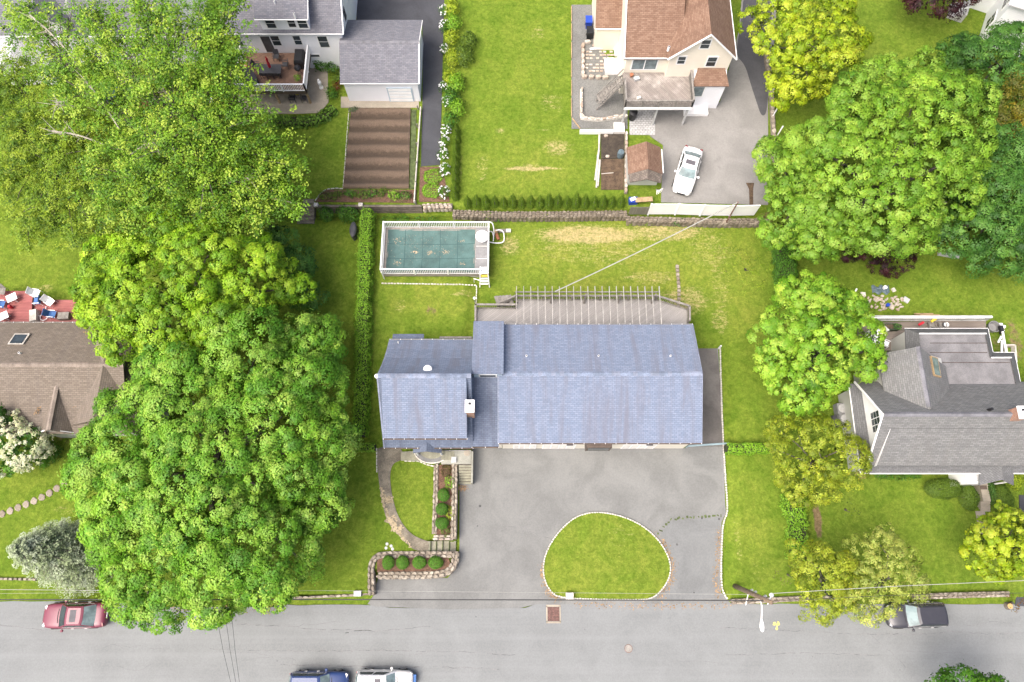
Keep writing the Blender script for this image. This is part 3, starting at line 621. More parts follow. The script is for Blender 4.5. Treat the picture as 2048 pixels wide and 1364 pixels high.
PAL_DEEP = g((108, 152, 34), (136, 178, 44), (160, 198, 58), (182, 214, 78))
PAL_DARK = g((54, 96, 30), (78, 126, 42), (102, 150, 54), (124, 170, 66))
PAL_YEL = g((140, 170, 18), (176, 198, 28), (202, 216, 44), (214, 224, 70))
PAL_GOLD = g((128, 146, 26), (162, 176, 36), (188, 198, 50), (206, 214, 70))
PAL_HEDGE = g((116, 170, 28), (152, 202, 40), (180, 222, 60))
PAL_SHRUB = g((58, 104, 22), (90, 144, 32), (120, 174, 44))
PAL_ARB = g((70, 96, 14), (98, 128, 20), (126, 154, 30))
PAL_OLIVE = g((80, 106, 24), (108, 138, 32), (134, 160, 46))
PAL_RED = g((40, 16, 20), (66, 24, 30), (92, 36, 42))
# --- solid clipped or bushy shapes: hedges and shrubs
def hull_points(kind, n, **k):
    if kind == 'ell':                                     # ellipsoid sitting on the ground
        d = unit(RNG.normal(size=(n*2, 3))); d = d[d[:, 2] > -0.25][:n]; return k['c']+d*k['r'], unit(d/k['r'])
    if kind == 'cone':
        h = 1-np.sqrt(RNG.random(n)); h = np.clip(h, 0, .985); a = RNG.random(n)*2*np.pi; prof = np.minimum(1.0, 1.25*(1-h)**0.95)
        prof = np.where(h < .25, .8+.8*h, prof); r = k['r']*prof
        return k['c']+np.stack([r*np.cos(a), r*np.sin(a), h*k['h']], 1), np.stack([np.cos(a), np.sin(a), np.full(n, .45)], 1)
def shrub(name, label, c, r, pal, group=None, leaf=(.07, .13), dens=170, lump=0.12, cat='shrub', stem=True, mat='leaf'):
    c = np.array(c, float); r = np.array(r, float); t = thing(name, label, cat, (c[0], c[1], c[2]-r[2]*.75), group=group)
    A = 2*math.pi*r[0]*r[1]+2*math.pi*max(r[0], r[1])*r[2]; n = int(A*dens)
    p, nn = hull_points('ell', n, c=c, r=r); n = len(p)
    f = np.sin(p[:, 0]*5.1+p[:, 2]*3)*np.sin(p[:, 1]*4.7+1)+np.sin(p[:, 2]*6+p[:, 0]*2)*.6
    p = p+nn*(f*lump*.5+RNG.normal(size=n)*lump*.35)[:, None]-nn*(RNG.random((n, 1))**2)*0.25*min(r)
    leaf_object('foliage', p, nn+RNG.normal(size=(n, 3))*.5, RNG.uniform(*leaf, n), pal_pick(pal, n)*(1+.1*RNG.normal(size=(n, 1))), t, mat)
    if stem: MB().cyl((c[0], c[1], c[2]-r[2]), (c[0], c[1], c[2]), .05, .03, 7).build('stem', 'bark', t)
    return t
def hedge(name, label, path, wd, z0, h, pal, dens=230, leaf=(.09, .17), lump=.12, cat='hedge', group=None, rag=0.0):
    q = resample(path, 0.4); a = np.array([(p.x, p.y) for p in q]); L = sum(np.linalg.norm(a[i+1]-a[i]) for i in range(len(a)-1))
    t = thing(name, label, cat, (a[len(a)//2][0], a[len(a)//2][1], z0), group=group)
    n = int(L*(wd+2*h)*dens); i = RNG.integers(0, len(a)-1, n); f = RNG.random((n, 1)); c = a[i]*(1-f)+a[i+1]*f
    d = a[i+1]-a[i]; d /= np.linalg.norm(d, axis=1, keepdims=True); s = np.stack([-d[:, 1], d[:, 0]], 1)
    w2 = wd/2*(1+rag*np.sin(c[:, 1]*1.7+c[:, 0])*np.sin(c[:, 1]*.6+2)); per = RNG.random(n)*(wd+2*h)
    off = np.where(per < h, -1.0, np.where(per > h+wd, 1.0, (per-h)/wd*2-1)); zz = np.where(per < h, per, np.where(per > h+wd, per-h-wd, h*1.0))
    rd = np.clip(1-(np.abs(off)**4)*.12, 0, 1); off = off*(1-0.12*(zz/h)**3)
    p = np.stack([c[:, 0]+s[:, 0]*off*w2, c[:, 1]+s[:, 1]*off*w2, z0+zz*rd], 1)
    top = (per >= h) & (per <= h+wd)
    nn = np.stack([s[:, 0]*off, s[:, 1]*off, np.zeros(n)], 1)*np.where(top, .25, 1.0)[:, None]; nn[:, 2] += np.where(top, 1, .25)
    b = np.sin(p[:, 1]*3.1+p[:, 0]*2)*np.sin(p[:, 0]*4+p[:, 2]*3)+.6*np.sin(p[:, 1]*7+p[:, 2]*5)
    p += unit(nn)*(b*lump*.5+RNG.normal(size=n)*lump*.4-(RNG.random(n)**3)*.25)[:, None]
    leaf_object('foliage', p, nn+RNG.normal(size=(n, 3))*.5, RNG.uniform(*leaf, n), pal_pick(pal, n)*(1+.1*RNG.normal(size=(n, 1))), t)
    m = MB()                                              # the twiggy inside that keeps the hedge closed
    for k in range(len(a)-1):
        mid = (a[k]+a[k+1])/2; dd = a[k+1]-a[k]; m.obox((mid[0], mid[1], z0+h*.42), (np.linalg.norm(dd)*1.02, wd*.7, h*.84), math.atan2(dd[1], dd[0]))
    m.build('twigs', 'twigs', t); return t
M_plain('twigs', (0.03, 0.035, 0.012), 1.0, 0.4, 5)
# ------------------------------------------------------------------ house pieces
def win_s(parent, x, y, z, w, h, sash=2, mat='white_paint', glass='glass', dirn=-1, trim=.1):   # window in a wall facing -Y
    o = MB().box(x-w/2-trim, x+w/2+trim, *sorted((y-.03, y+.05)), z-h/2-trim, z+h/2+trim).build('window', mat, parent)
    for k in range(sash):
        z0 = z-h/2+h*k/sash; MB().box(x-w/2, x+w/2, y-.045, y-.028, z0+.04, z0+h/sash-.03).build('pane', glass, o)
    return o
def win_x(parent, x, y, z, w, h, sign, cols=1, rows=2, mat='white_paint', glass='glass', trim=.1):  # window in a wall facing +X / -X
    o = MB().box(*sorted((x-sign*.05, x+sign*.03)), y-w/2-trim, y+w/2+trim, z-h/2-trim, z+h/2+trim).build('window', mat, parent)
    for i in range(cols):
        for k in range(rows):
            y0 = y-w/2+w*i/cols; z0 = z-h/2+h*k/rows
            MB().box(*sorted((x+sign*.028, x+sign*.045)), y0+.03, y0+w/cols-.03, z0+.03, z0+h/rows-.03).build('pane', glass, o)
    return o
def gutter(parent, a, b, mat='brown_trim', dots='white_paint', step=0.8, r=.055):
    a, b = Vector(a), Vector(b)
    o = MB().tube([a, b], r, 6).build('gutter', mat, parent); m = MB()
    for p in resample([a, b], step): m.obox(p+Vector((0, 0, .05)), (.035, .07, .03), math.atan2(b.y-a.y, b.x-a.x))
    tag(m.build('gutter_clips', dots, o), kind='stuff'); return o
CAPM = {}
def ridge_caps(parent, a, b, mats, step=0.32, wd=0.34, slope=0.45):
    a, b = Vector(a), Vector(b); ang = math.atan2(b.y-a.y, b.x-a.x)
    for mt in mats:
        if (mt, step) not in CAPM:
            CAPM[(mt, step)] = withmat(MB().slab([(-step*.53, 0, .03), (step*.53, 0, .045), (step*.53, wd/2, .045-slope*wd/2), (-step*.53, wd/2, .03-slope*wd/2)], .02)
                .slab([(-step*.53, -wd/2, .03-slope*wd/2), (step*.53, -wd/2, .045-slope*wd/2), (step*.53, 0, .045), (-step*.53, 0, .03)], .02).mesh('ridge_cap'), mt)
    q = resample([a, b], step)
    pit = -math.atan2(b.z-a.z, math.hypot(b.x-a.x, b.y-a.y))
    for i in range(len(q)-1): piece('ridge_cap', CAPM[(random.choice(mats), step)], parent, q[i].lerp(q[i+1], .5), ang, tilt=(0, pit))
def vent_pipe(parent, p, r=.06, h=.35, mat='white_paint'):
    o = MB().cyl(p-Vector((0, 0, .15)), p+Vector((0, 0, h)), r, r, 10).build('vent_pipe', mat, parent)
    MB().cyl(p+Vector((0, 0, h-.01)), p+Vector((0, 0, h+.012)), r*.7, r*.7, 8).build('vent_mouth', 'black', o); return o
def chimney(parent, c, sx, sy, z0, z1, cap='white_paint'):
    ch = MB().box(c[0]-sx/2, c[0]+sx/2, c[1]-sy/2, c[1]+sy/2, z0, z1).build('chimney', 'brick', parent)
    MB().box(c[0]-sx/2-.06, c[0]+sx/2+.06, c[1]-sy/2-.06, c[1]+sy/2+.06, z1, z1+.1).build('chimney_cap', cap, ch)
    MB().box(c[0]-.1, c[0]+.1, c[1]+sy*.12, c[1]+sy*.32, z1+.1, z1+.16).build('flue', 'black', ch); return ch
def rails(parent, a, b, z0, h, step=.12, post=1.8, mat='white_vinyl', rw=.07, bal=.05, posts=True, sub=None):
    a, b = Vector(a), Vector(b); a.z = b.z = z0; L = (b-a).length; ang = math.atan2(b.y-a.y, b.x-a.x); mid = a.lerp(b, .5)
    MB().obox((mid.x, mid.y, z0+h), (L, rw*1.7, rw*.8), ang).build('top_rail', mat, parent)
    MB().obox((mid.x, mid.y, z0+.1), (L, rw, rw), ang).build('bottom_rail', mat, parent)
    key = ('bal', mat, round(h, 2), bal)
    if key not in CAPM: CAPM[key] = withmat(MB().box(-bal/2, bal/2, -bal/2, bal/2, .13, h-.02).mesh('baluster'), mat)
    for p in resample([a, b], step)[1:-1]: piece('baluster', CAPM[key], parent, p, ang)
    if posts:
        for p in resample([a, b], post):
            o = MB().obox((p.x, p.y, z0+h/2), (.11, .11, h+.08), ang).build('post', mat, parent)
def deck_boards(name, polys, z, th, wd, ang, mat, parent, gap=.012):
    m = MB(); ca, sa = math.cos(ang), math.sin(ang)
    for poly in polys:                                    # convex outline cut into boards
        R = [(x*ca+y*sa, -x*sa+y*ca) for x, y in poly]; y0 = min(p[1] for p in R); y1 = max(p[1] for p in R); k = y0
        while k < y1:
            c = R
            for lim, sg in ((k, 1), (min(k+wd-gap, y1), -1)):
                o = []
                for i in range(len(c)):
                    a, b = c[i-1], c[i]; ia, ib = (a[1]-lim)*sg >= 0, (b[1]-lim)*sg >= 0
                    if ia != ib: t = (lim-a[1])/(b[1]-a[1]); o.append((a[0]+(b[0]-a[0])*t, lim))
                    if ib: o.append(b)
                c = o
                if len(c) < 3: break
            if len(c) >= 3: m.prism([(x*ca-y*sa, x*sa+y*ca) for x, y in c], z-th, z+random.uniform(-.003, .003))
            k += wd
    return tag(m.build(name, mat, parent), kind='stuff')
# ------------------------------------------------------------------ the blue-roofed house in the middle
XR, XRW, XT0, XT1, XL = 14.06, -1.0, -2.95, -0.62, -9.61
YS, YRG, YN = 8.62, 13.5, 17.85
ZE, ZRG = 4.5, 6.2
H1 = thing('blue_roofed_house', 'long house with blue shingle roof and three roof vents beside the driveway', 'house', ((XL+XR)/2, 13.2, 0))
MB().box(XRW+.25, XR-.35, YS+.3, YN-.35, -.1, ZE-.1).build('garage_wing_wall', 'siding_house', H1)
MB().add([(XR-.35, YS+.3, ZE-.12), (XR-.35, YN-.35, ZE-.12), (XR-.35, YRG, ZRG-.25), (XRW+.25, YS+.3, ZE-.12), (XRW+.25, YN-.35, ZE-.12), (XRW+.25, YRG, ZRG-.25)], [(0, 1, 2), (5, 4, 3), (0, 2, 5, 3), (2, 1, 4, 5), (0, 3, 4, 1)]).build('gable_wall', 'siding_house', H1)
MB().box(XRW+.3, XR-.4, YS+.26, YS+.302, 2.3, 4.3).build('wall_band', 'siding_blue', H1)
rr = MB().slab([(XRW, YS, ZE), (XR, YS, ZE), (XR, YRG, ZRG), (XRW, YRG, ZRG)], .14).build('front_roof', 'roof_blue', H1)
rn = MB().slab([(XT0, YN, ZE+.15), (XR, YN, ZE+.15), (XR, YRG, ZRG), (XT0, YRG, ZRG)], .14).build('rear_roof', 'roof_blue', H1)
ridge_caps(rr, (XT1, YRG, ZRG), (XR, YRG, ZRG), ['ridge_blue', 'ridge_blue', 'ridge_blue_b'], slope=.37)
for a, b in (((XRW, YS, ZE), (XRW, YRG, ZRG)), ((XR, YS, ZE), (XR, YRG, ZRG)), ((XR, YRG, ZRG), (XR, YN, ZE+.15))):
    MB().tube([Vector(a)-Vector((0, 0, .08)), Vector(b)-Vector((0, 0, .08))], .09, 4).build('rake_board', 'ridge_blue_b', H1)
gutter(H1, (XRW, YS-.04, ZE-.06), (XR, YS-.04, ZE-.06)); gutter(H1, (XT0, YN+.05, ZE+.08), (XR, YN+.05, ZE+.08), 'mid_grey')
for u in (1053, 1197, 1341):
    vent_pipe(rn, Vector((P(u, 712, 5.7).x, P(1, 712, 5.7).y, 5.55)), .07, .3)
# garage doors and bay in the front wall
def door_panel(name, x0, x1, z0, z1, mat, y, parent, d=.04): return MB().box(x0, x1, y-d, y+.02, z0, z1).build(name, mat, parent)
yw = YS+.3
for x0, x1 in ((0.1, 1.9), (2.4, 5.0), (8.7, 11.3)):
    gd = door_panel('garage_door', x0, x1, .06, 2.25, 'white_paint', yw, H1)
    for r in range(4):
        for c in range(4): door_panel('panel', x0+.08+(x1-x0-.1)/4*c, x0-.02+(x1-x0-.1)/4*(c+1), .12+r*.53, .56+r*.53, 'offwhite', yw-.04, gd, .012)
bay = MB().box(5.6, 7.5, yw-.55, yw, 2.35, 3.9).build('bay_window', 'brown_trim', H1)
MB().box(5.75, 7.35, yw-.57, yw-.53, 2.6, 3.7).build('pane', 'glass', bay)
for x in (1.2, 3.6, 9.2, 11.6): win_s(H1, x, yw, 3.35, 1.1, 1.0)
for u in (1140, 1300):
    o = MB().box(P(u, 893, 2.5).x-.25, P(u, 893, 2.5).x+.25, yw-.16, yw-.02, 2.35, 2.5).build('wall_lamp', 'dark_grey', H1)
# stair tower across the ridge
ZT0, ZT1 = 5.35, 7.05
yt = YRG-.25
MB().box(XT0+.12, XT1-.12, yt+.25, YN-.4, 4.2, ZT0-.1).build('tower_wall', 'siding_blue', H1)
MB().add([(XT0+.12, yt+.25, ZT0-.1), (XT1-.12, yt+.25, ZT0-.1), (XT1-.12, YN-.4, ZT0-.1), (XT0+.12, YN-.4, ZT0-.1), (XT0+.12, yt+.25, ZT1-.2), (XT1-.12, yt+.25, ZT1-.2)], [(0, 1, 5, 4), (1, 2, 5), (3, 0, 4), (4, 5, 2, 3), (0, 3, 2, 1)]).build('tower_gable', 'siding_blue', H1)
MB().slab([(XT0, yt, ZT1), (XT1, yt, ZT1), (XT1, YN+.05, ZT0), (XT0, YN+.05, ZT0)], .14).build('tower_roof', 'roof_blue', H1)
MB().box(XT0+.12, XT1-.12, yt+.1, yt+.249, 4.6, ZT1-.25).build('tower_front', 'siding_blue', H1)
win_s(H1, (XT0+XT1)/2, yt+.1, 6.15, 1.15, .55, 1)
# connector: lower roof, with the left wing's shadow put into its darker shingle colour
MB().slab([(XT0-.05, YS-.15, 3.75), (XRW+.02, YS-.15, 3.75), (XRW+.02, yt+.2, 5.7), (XT0-.05, yt+.2, 5.7)], .14).build('connector_roof', 'roof_blue_dark', H1)
MB().box(XT0, XRW+.2, YS+.35, yt, -.1, 3.7).build('connector_wall', 'siding_house', H1)
gutter(H1, (XT0-.05, YS-.2, 3.7), (XRW, YS-.2, 3.7))
win_s(H1, (XT0+XRW)/2, YS+.35, 2.7, 1.3, .5, 1)
# left wing: steep roof flared at the back, shed dormer over the front slope
XLE = XT0+.02; YR2 = 12.86
MB().add([(XL+.3, 8.9, .3), (XLE-.05, 8.9, .3), (XLE-.05, 16.55, .3), (XL+.3, 16.55, .3), (XL+.3, 8.9, 3.6), (XLE-.05, 8.9, 3.6), (XLE-.05, 16.55, 3.3), (XL+.3, 16.55, 3.3), (XL+.3, YR2, 7.0), (XLE-.05, YR2, 7.0)],
    [(0, 1, 5, 4), (2, 3, 7, 6), (1, 2, 6, 9, 5), (3, 0, 4, 8, 7), (4, 5, 9, 8), (6, 7, 8, 9), (3, 2, 1, 0)]).build('left_wing_wall', 'siding_blue', H1)
prof = [(YR2, 7.9), (14.0, 6.42), (14.9, 5.4), (15.9, 4.48), (16.9, 3.72)]
lr = MB()
for (ya, za), (yb, zb) in zip(prof, prof[1:]): lr.slab([(XL, ya, za), (XLE, ya, za), (XLE, yb, zb), (XL, yb, zb)], .14)
lr = lr.build('flared_roof', 'roof_blue', H1)
fr = MB().slab([(XL, YR2, 7.88), (XLE, YR2, 7.88), (XLE, 8.42, 3.6), (XL, 8.42, 3.6)], .14).build('pent_roof', 'roof_blue_dark', H1)
XD0, XD1 = XL+.28, XLE-.33
MB().slab([(XD0, YR2+.02, 7.95), (XD1, YR2+.02, 7.95), (XD1, 8.75, 5.75), (XD0, 8.75, 5.75)], .13).build('shed_dormer_roof', 'roof_blue', H1)
MB().add([(XD0+.15, 9.0, 3.9), (XD1-.15, 9.0, 3.9), (XD1-.15, 9.0, 5.72), (XD0+.15, 9.0, 5.72), (XD0+.15, YR2, 7.7), (XD1-.15, YR2, 7.7)], [(0, 1, 2, 3), (1, 5, 2), (0, 3, 4), (3, 2, 5, 4), (0, 4, 5, 1)]).build('shed_dormer_wall', 'siding_blue', H1)
gutter(H1, (XD0, 8.71, 5.68), (XD1, 8.71, 5.68)); gutter(H1, (XL, 8.38, 3.54), (XLE, 8.38, 3.54)); gutter(H1, (XL, 16.95, 3.66), (XLE, 16.95, 3.66), 'mid_grey')
ridge_caps(lr, (XL, YR2, 7.98), (XLE, YR2, 7.98), ['ridge_blue', 'ridge_blue_b'], slope=.5)
for q in (prof, [(YR2, 7.9), (8.42, 3.62)]): MB().tube([(XL, y, z-.07) for y, z in q], .09, 4).build('rake_board', 'ridge_blue_b', H1)
MB().lathe((XL-.05, YR2, 7.75), [(.08, -.1), (.16, 0), (.16, .2), (.05, .3)], 10).build('ridge_finial', 'white_paint', H1)
c = P(855, 738, 7.1); MB().lathe((c.x, c.y, 6.75), [(.12, -.1), (.12, .2), (.33, .22), (.33, .26), (.22, .34), (.05, .37)], 18).build('roof_fan_vent', 'white_paint', lr, smooth=False)
vent_pipe(lr, P(797, 686, 4.0), .05, .3)
cc = P(938, 812, 6.6); chimney(H1, (cc.x+.1, cc.y-.2), .55, .8, 5.2, 7.4)
# little lean-to at the back
MB().slab([P(784, 683, 3.0)-Vector((0, .6, -.35)), P(848, 683, 3.0)-Vector((0, .6, -.35)), P(848, 668, 2.85), P(786, 668, 2.85)], .1).build('lean_to_roof', 'roof_blue_dark', H1)
a, b = P(786, 672, 2.8), P(846, 672, 2.8); MB().box(a.x+.1, b.x-.1, 16.5, a.y+.05, .3, 2.75).build('lean_to_wall', 'siding_blue', H1)
# entry porch with its small gable roof
px0, px1, pxm = P(826, 905, 3.2).x, P(883, 905, 3.2).x, P(855, 905, 3.2).x; py0, py1 = P(855, 906, 3.2).y, 8.75
MB().slab([(px0, py0, 3.2), (pxm, py0, 4.0), (pxm, py1, 4.0), (px0, py1, 3.2)], .1).slab([(pxm, py0, 4.0), (px1, py0, 3.2), (px1, py1, 3.2), (pxm, py1, 4.0)], .1).build('porch_roof', 'roof_blue_dark', H1)
for x in (px0+.15, px1-.15): MB().cyl((x, py0+.15, .9), (x, py0+.15, 3.15), .07, .07, 10).build('porch_post', 'white_paint', H1)
fd = MB().box(pxm-.5, pxm+.5, 8.86, 8.93, 1.1, 3.1).build('front_door', 'white_paint', H1); MB().obox((pxm+.38, 8.83, 2.0), (.05, .07, .12)).build('handle', 'metal', fd)
for x in (-8.4, -4.1): win_s(H1, x, 8.9, 2.3, 1.3, 1.2)
# ------------------------------------------------------------------ rear deck and pergola
ZD = 2.6
DK = thing('rear_deck', 'grey wooden deck with rails along the back of the blue-roofed house', 'deck', P(1180, 620, .3))
dA = PP([(952, 617), (1031, 617), (1031, 660), (952, 660)], ZD); dB = PP([(1031, 600), (1311, 600), (1374, 620), (1374, 660), (1031, 660)], ZD)
yb = YN-.3
clipY = lambda q: [(x, max(y, yb)) for x, y in q]
deck_boards('deck_boards', [clipY(dA), clipY(dB)], ZD, .04, .14, math.radians(38), 'deck_main', DK)
MB().prism([(x*.998, y-.05) for x, y in clipY(dB)], ZD-.3, ZD-.045).prism([(x+.03, y-.05) for x, y in clipY(dA)], ZD-.3, ZD-.045).build('deck_frame', 'wood_dark', DK)
for u, v in ((953, 619), (1033, 603), (1100, 603), (1172, 603), (1242, 603), (1310, 603), (1372, 622)):
    q = P(u, v, ZD); MB().obox((q.x, q.y-.1, 1.2), (.15, .15, 2.6)).build('deck_post', 'wood_grey', DK)
for a, b in (((952, 648), (952, 617)), ((952, 617), (1031, 617)), ((1031, 600), (1311, 600)), ((1311, 600), (1374, 620)), ((1374, 620), (1374, 648))):
    rails(DK, P(*a, ZD), P(*b, ZD), ZD, .95, .15, 2.4, 'wood_grey', .09, .04)
# steps down the left end
for i in range(5):
    a, b = P(1000, 612-1.2*i, ZD), P(1030, 602-1.2*i, ZD)
    MB().obox((a.x-.1-.28*i+1.0, a.y+.55, ZD-.19*(i+1)), (.3, 1.0, .05), .32).build('step', 'wood_grey', DK)
rails(DK, P(996, 612, ZD-.3), P(1031, 598, ZD-.3), ZD-.5, .95, .15, 3, 'wood_grey', .09, .04)
PG = thing('pergola', 'open pergola of thin pale rafters over the rear deck', 'pergola', P(1175, 600, .3))
ZP = 4.75; y0 = P(1100, 573, ZP).y
RM = withmat(MB().box(-.02, .02, -(y0-YN-.02), 0, -.09, .09).mesh('rafter'), 'rafter_wood')
for i in range(21): piece('rafter', RM, PG, Vector((P(1033+i*14.25, 573, ZP).x, y0, ZP)))
for v, zz in ((584, ZP-.17), (591, ZP-.17)):
    a, b = P(1030, v, zz), P(1320, v, zz); MB().box(a.x, b.x, a.y-.03, a.y+.03, zz-.09, zz+.075).build('beam', 'wood_grey', PG)
for u in (1033, 1104, 1173, 1243, 1313):
    q = P(u, 587, ZP); MB().obox((q.x, q.y, (ZP+ZD-.3)/2), (.11, .11, ZP-ZD-.02)).build('post', 'wood_grey', PG)
# small dark rail against the rear wall of the left wing
FR = thing('side_railing', 'short dark wooden railing behind the left wing of the blue-roofed house', 'railing', P(912, 678, .5))
rails(FR, P(882, 680, .9), P(944, 680, .9), .6, 1.0, .14, 1.3, 'wood_grey', .09, .05)
# ------------------------------------------------------------------ pool
ZPL = 1.25
PLp = [(770, 455), (978, 455), (978, 548), (766, 548)]
pq = [P(u, v, ZPL) for u, v in PLp]; cx0, cx1 = (pq[0].x+pq[3].x)/2, pq[1].x; cy0, cy1 = pq[3].y, pq[0].y
PO = thing('covered_pool', 'raised rectangular pool under a teal safety cover with grey end platform', 'pool', ((cx0+cx1)/2, (cy0+cy1)/2, .4))
MB().box(cx0+.1, cx1-.05, cy0+.1, cy1-.1, .2, ZPL-.4).build('pool_wall', 'pale_grey', PO)
kx0, kx1, ky0, ky1 = P(774, 500, ZPL).x, P(950, 500, ZPL).x, P(800, 545, ZPL).y, P(800, 459, ZPL).y
MB().box(cx0, cx1, cy0, ky0+.1, ZPL-.5, ZPL).box(cx0, cx1, ky1-.1, cy1, ZPL-.5, ZPL).box(cx0, kx0+.1, ky0+.1, ky1-.1, ZPL-.5, ZPL).box(kx1-.1, cx1, ky0+.1, ky1-.1, ZPL-.5, ZPL).build('coping', 'coping', PO)
nx, ny = 40, 20; gx = np.linspace(kx0, kx1, nx); gy = np.linspace(ky0, ky1, ny); m = MB()
def sag(x, y):
    a = (x-kx0)/(kx1-kx0); b = (y-ky0)/(ky1-ky0); return ZPL+.03-.22*(math.sin(math.pi*a)*math.sin(math.pi*b))**.6-.02*math.sin(a*31)*math.sin(b*19)
m.add([(x, y, sag(x, y) if 0 < i < nx-1 and 0 < j < ny-1 else ZPL+.012) for j, y in enumerate(gy) for i, x in enumerate(gx)], [(j*nx+i, j*nx+i+1, (j+1)*nx+i+1, (j+1)*nx+i) for j in range(ny-1) for i in range(nx-1)])
cv = m.build('pool_cover', 'pool_cover', PO, smooth=True)
for k in range(1, 5):
    x = kx0+(kx1-kx0)*k/5; MB().ribbon([(x, y, sag(x, y)+.012) for y in np.linspace(ky0+.02, ky1-.02, 24)], .05).build('seam', 'cover_seam', cv, fix=False)
for k in range(1, 3):
    y = ky0+(ky1-ky0)*k/3; MB().ribbon([(x, y, sag(x, y)+.012) for x in np.linspace(kx0+.02, kx1-.02, 44)], .05).build('seam', 'cover_seam', cv, fix=False)
m = MB()
for u, v, n, s in ((795, 481, 26, .22), (927, 481, 20, .16), (830, 504, 30, .13), (860, 504, 34, .16), (890, 504, 34, .16), (794, 526, 24, .2), (926, 528, 14, .12), (820, 484, 30, .5), (860, 490, 70, 1.6), (830, 500, 50, 1.0)):
    q = P(u, v, ZPL-.1)
    for _ in range(n):
        x, y = q.x+random.gauss(0, s), q.y+random.gauss(0, s*.6)
        if kx0 < x < kx1 and ky0 < y < ky1: e = random.uniform(.02, .09 if s < .3 else .04); m.obox((x, y, sag(x, y)+.012), (e, e*.7, .012), random.uniform(0, 3))
tag(m.build('silt_and_leaves', 'silt', cv, fix=False), kind='stuff')
MB().box(kx1+.05, cx1-.06, cy0+.06, cy1-.06, ZPL+.002, ZPL+.06).build('end_platform', 'mid_grey', PO)
for v in (492, 517): q = P(965, v, ZPL+.1); MB().box(kx1+.1, cx1-.1, q.y-.02, q.y+.02, ZPL+.06, ZPL+.085).build('strap', 'offwhite', PO)
PF = thing('pool_fence', 'white vinyl picket fence standing around the covered pool', 'fence', ((cx0+cx1)/2, (cy0+cy1)/2, ZPL))
rails(PF, (cx0, cy1, 0), (cx1, cy1, 0), ZPL, 1.05, .15, 2.9, rw=.05); rails(PF, (cx0, cy0, 0), (P(962, 548, ZPL).x, cy0, 0), ZPL, 1.05, .15, 2.9, rw=.05)
rails(PF, (cx0, cy0, 0), (cx0, cy1, 0), ZPL, 1.05, .15, 2.9, rw=.06, posts=False); rails(PF, (cx1, cy0, 0), (cx1, cy1, 0), ZPL, 1.05, .15, 2.9, rw=.06, posts=False)
q = P(768, 556, .8); MB().tube([q+Vector((0, 0, 1.3)), q-Vector((0, 0, .4))], .045).build('brace', 'white_vinyl', PF)
c = P(964, 472, ZPL+.5)
WT = thing('white_round_tank', 'large white round lid beside the pool cover in the fenced corner', 'tank', (c.x, c.y, ZPL+.06))
MB().lathe((c.x, c.y, ZPL+.06), [(.42, 0), (.44, .35), (.56, .38), (.56, .44), (.4, .52), (.1, .56)], 28).build('lid', 'white_vinyl', WT)
c = P(969, 547, ZPL)
LD = thing('pool_ladder', 'white a-frame pool ladder with yellow tread at the pool end', 'ladder', (c.x, c.y-.3, .4))
for s in (-.33, .33):
    MB().tube([(c.x+s, c.y+.25, ZPL+.9), (c.x+s, c.y-.35, ZPL+.9), (c.x+s*1.25, c.y-.9, .38)], .04).build('ladder_rail', 'white_vinyl', LD)
MB().box(c.x-.3, c.x+.3, c.y-.3, c.y+.3, ZPL+.62, ZPL+.7).build('platform', 'white_vinyl', LD); MB().box(c.x-.3, c.x+.3, c.y-.48, c.y-.31, ZPL+.42, ZPL+.48).build('tread', 'yellow_plastic', LD)
for i in range(3): MB().box(c.x-.33, c.x+.33, c.y-.62-.12*i, c.y-.5-.12*i, ZPL+.2-.28*i, ZPL+.25-.28*i).build('tread', 'white_vinyl', LD)
MB().tube([(c.x-.9, c.y-.45, .4), (c.x-.9, c.y-.45, 1.2), (c.x-.1, c.y-.7, 1.2)], .035).build('handrail', 'white_vinyl', LD)
c = P(996, 470, .5)
PU = thing('pool_pump', 'brown pool pump with looping white pipes outside the pool fence', 'pump', (c.x, c.y, .35))
MB().cyl((c.x-.15, c.y+.1, .55), (c.x+.05, c.y-.45, .55), .16, .14, 14).build('motor', 'terracotta', PU); MB().lathe((c.x-.2, c.y+.25, .35), [(.2, 0), (.2, .45), (.12, .55)], 14).build('filter', 'wood_tan', PU)
MB().tube(smooth_path([(c.x-.2, c.y+.25, .9), (c.x+.2, c.y+.3, .95), (c.x+.5, c.y+.1, .9), (c.x+.55, c.y-.3, .6)]), .045).build('pipe', 'white_vinyl', PU)
MB().tube(smooth_path([(c.x+.55, c.y-.35, .6), (c.x+.5, c.y-.75, .6), (c.x-.1, c.y-.85, .6), (cx1+.02, c.y-.8, .75)]), .05).build('pipe', 'white_vinyl', PU)
MB().tube(smooth_path([(cx1+.02, c.y+.1, 1.0), (cx1+.3, c.y+.1, 1.0), (cx1+.4, c.y-.3, .7), (cx1+.35, c.y-.6, .5)]), .045).build('pipe', 'white_vinyl', PU)
MB().tube(smooth_path([(cx1-.1, cy1+.02, 2.25), (cx1+.35, cy1+.02, 2.2), (cx1+.45, cy1-.4, 1.3), (cx1+.4, cy1-.5, .5)]), .05).build('pipe', 'white_vinyl', PU)
q0, q1 = P(990, 461, .5), P(1012, 461, .5); tag(MB().obox(q0.lerp(q1, .5)-Vector((0, 0, .05)), ((q1-q0).length, .3, .14)).build('timber', 'wood_grey'), 'weathered timber lying in the grass beside the pool pump', 'timber')
q = P(1017, 461, .5); tag(MB().obox((q.x, q.y, .45), (.42, .28, .22)).build('concrete_block', 'curb'), 'pale concrete block at the end of the timber by the pool', 'block')
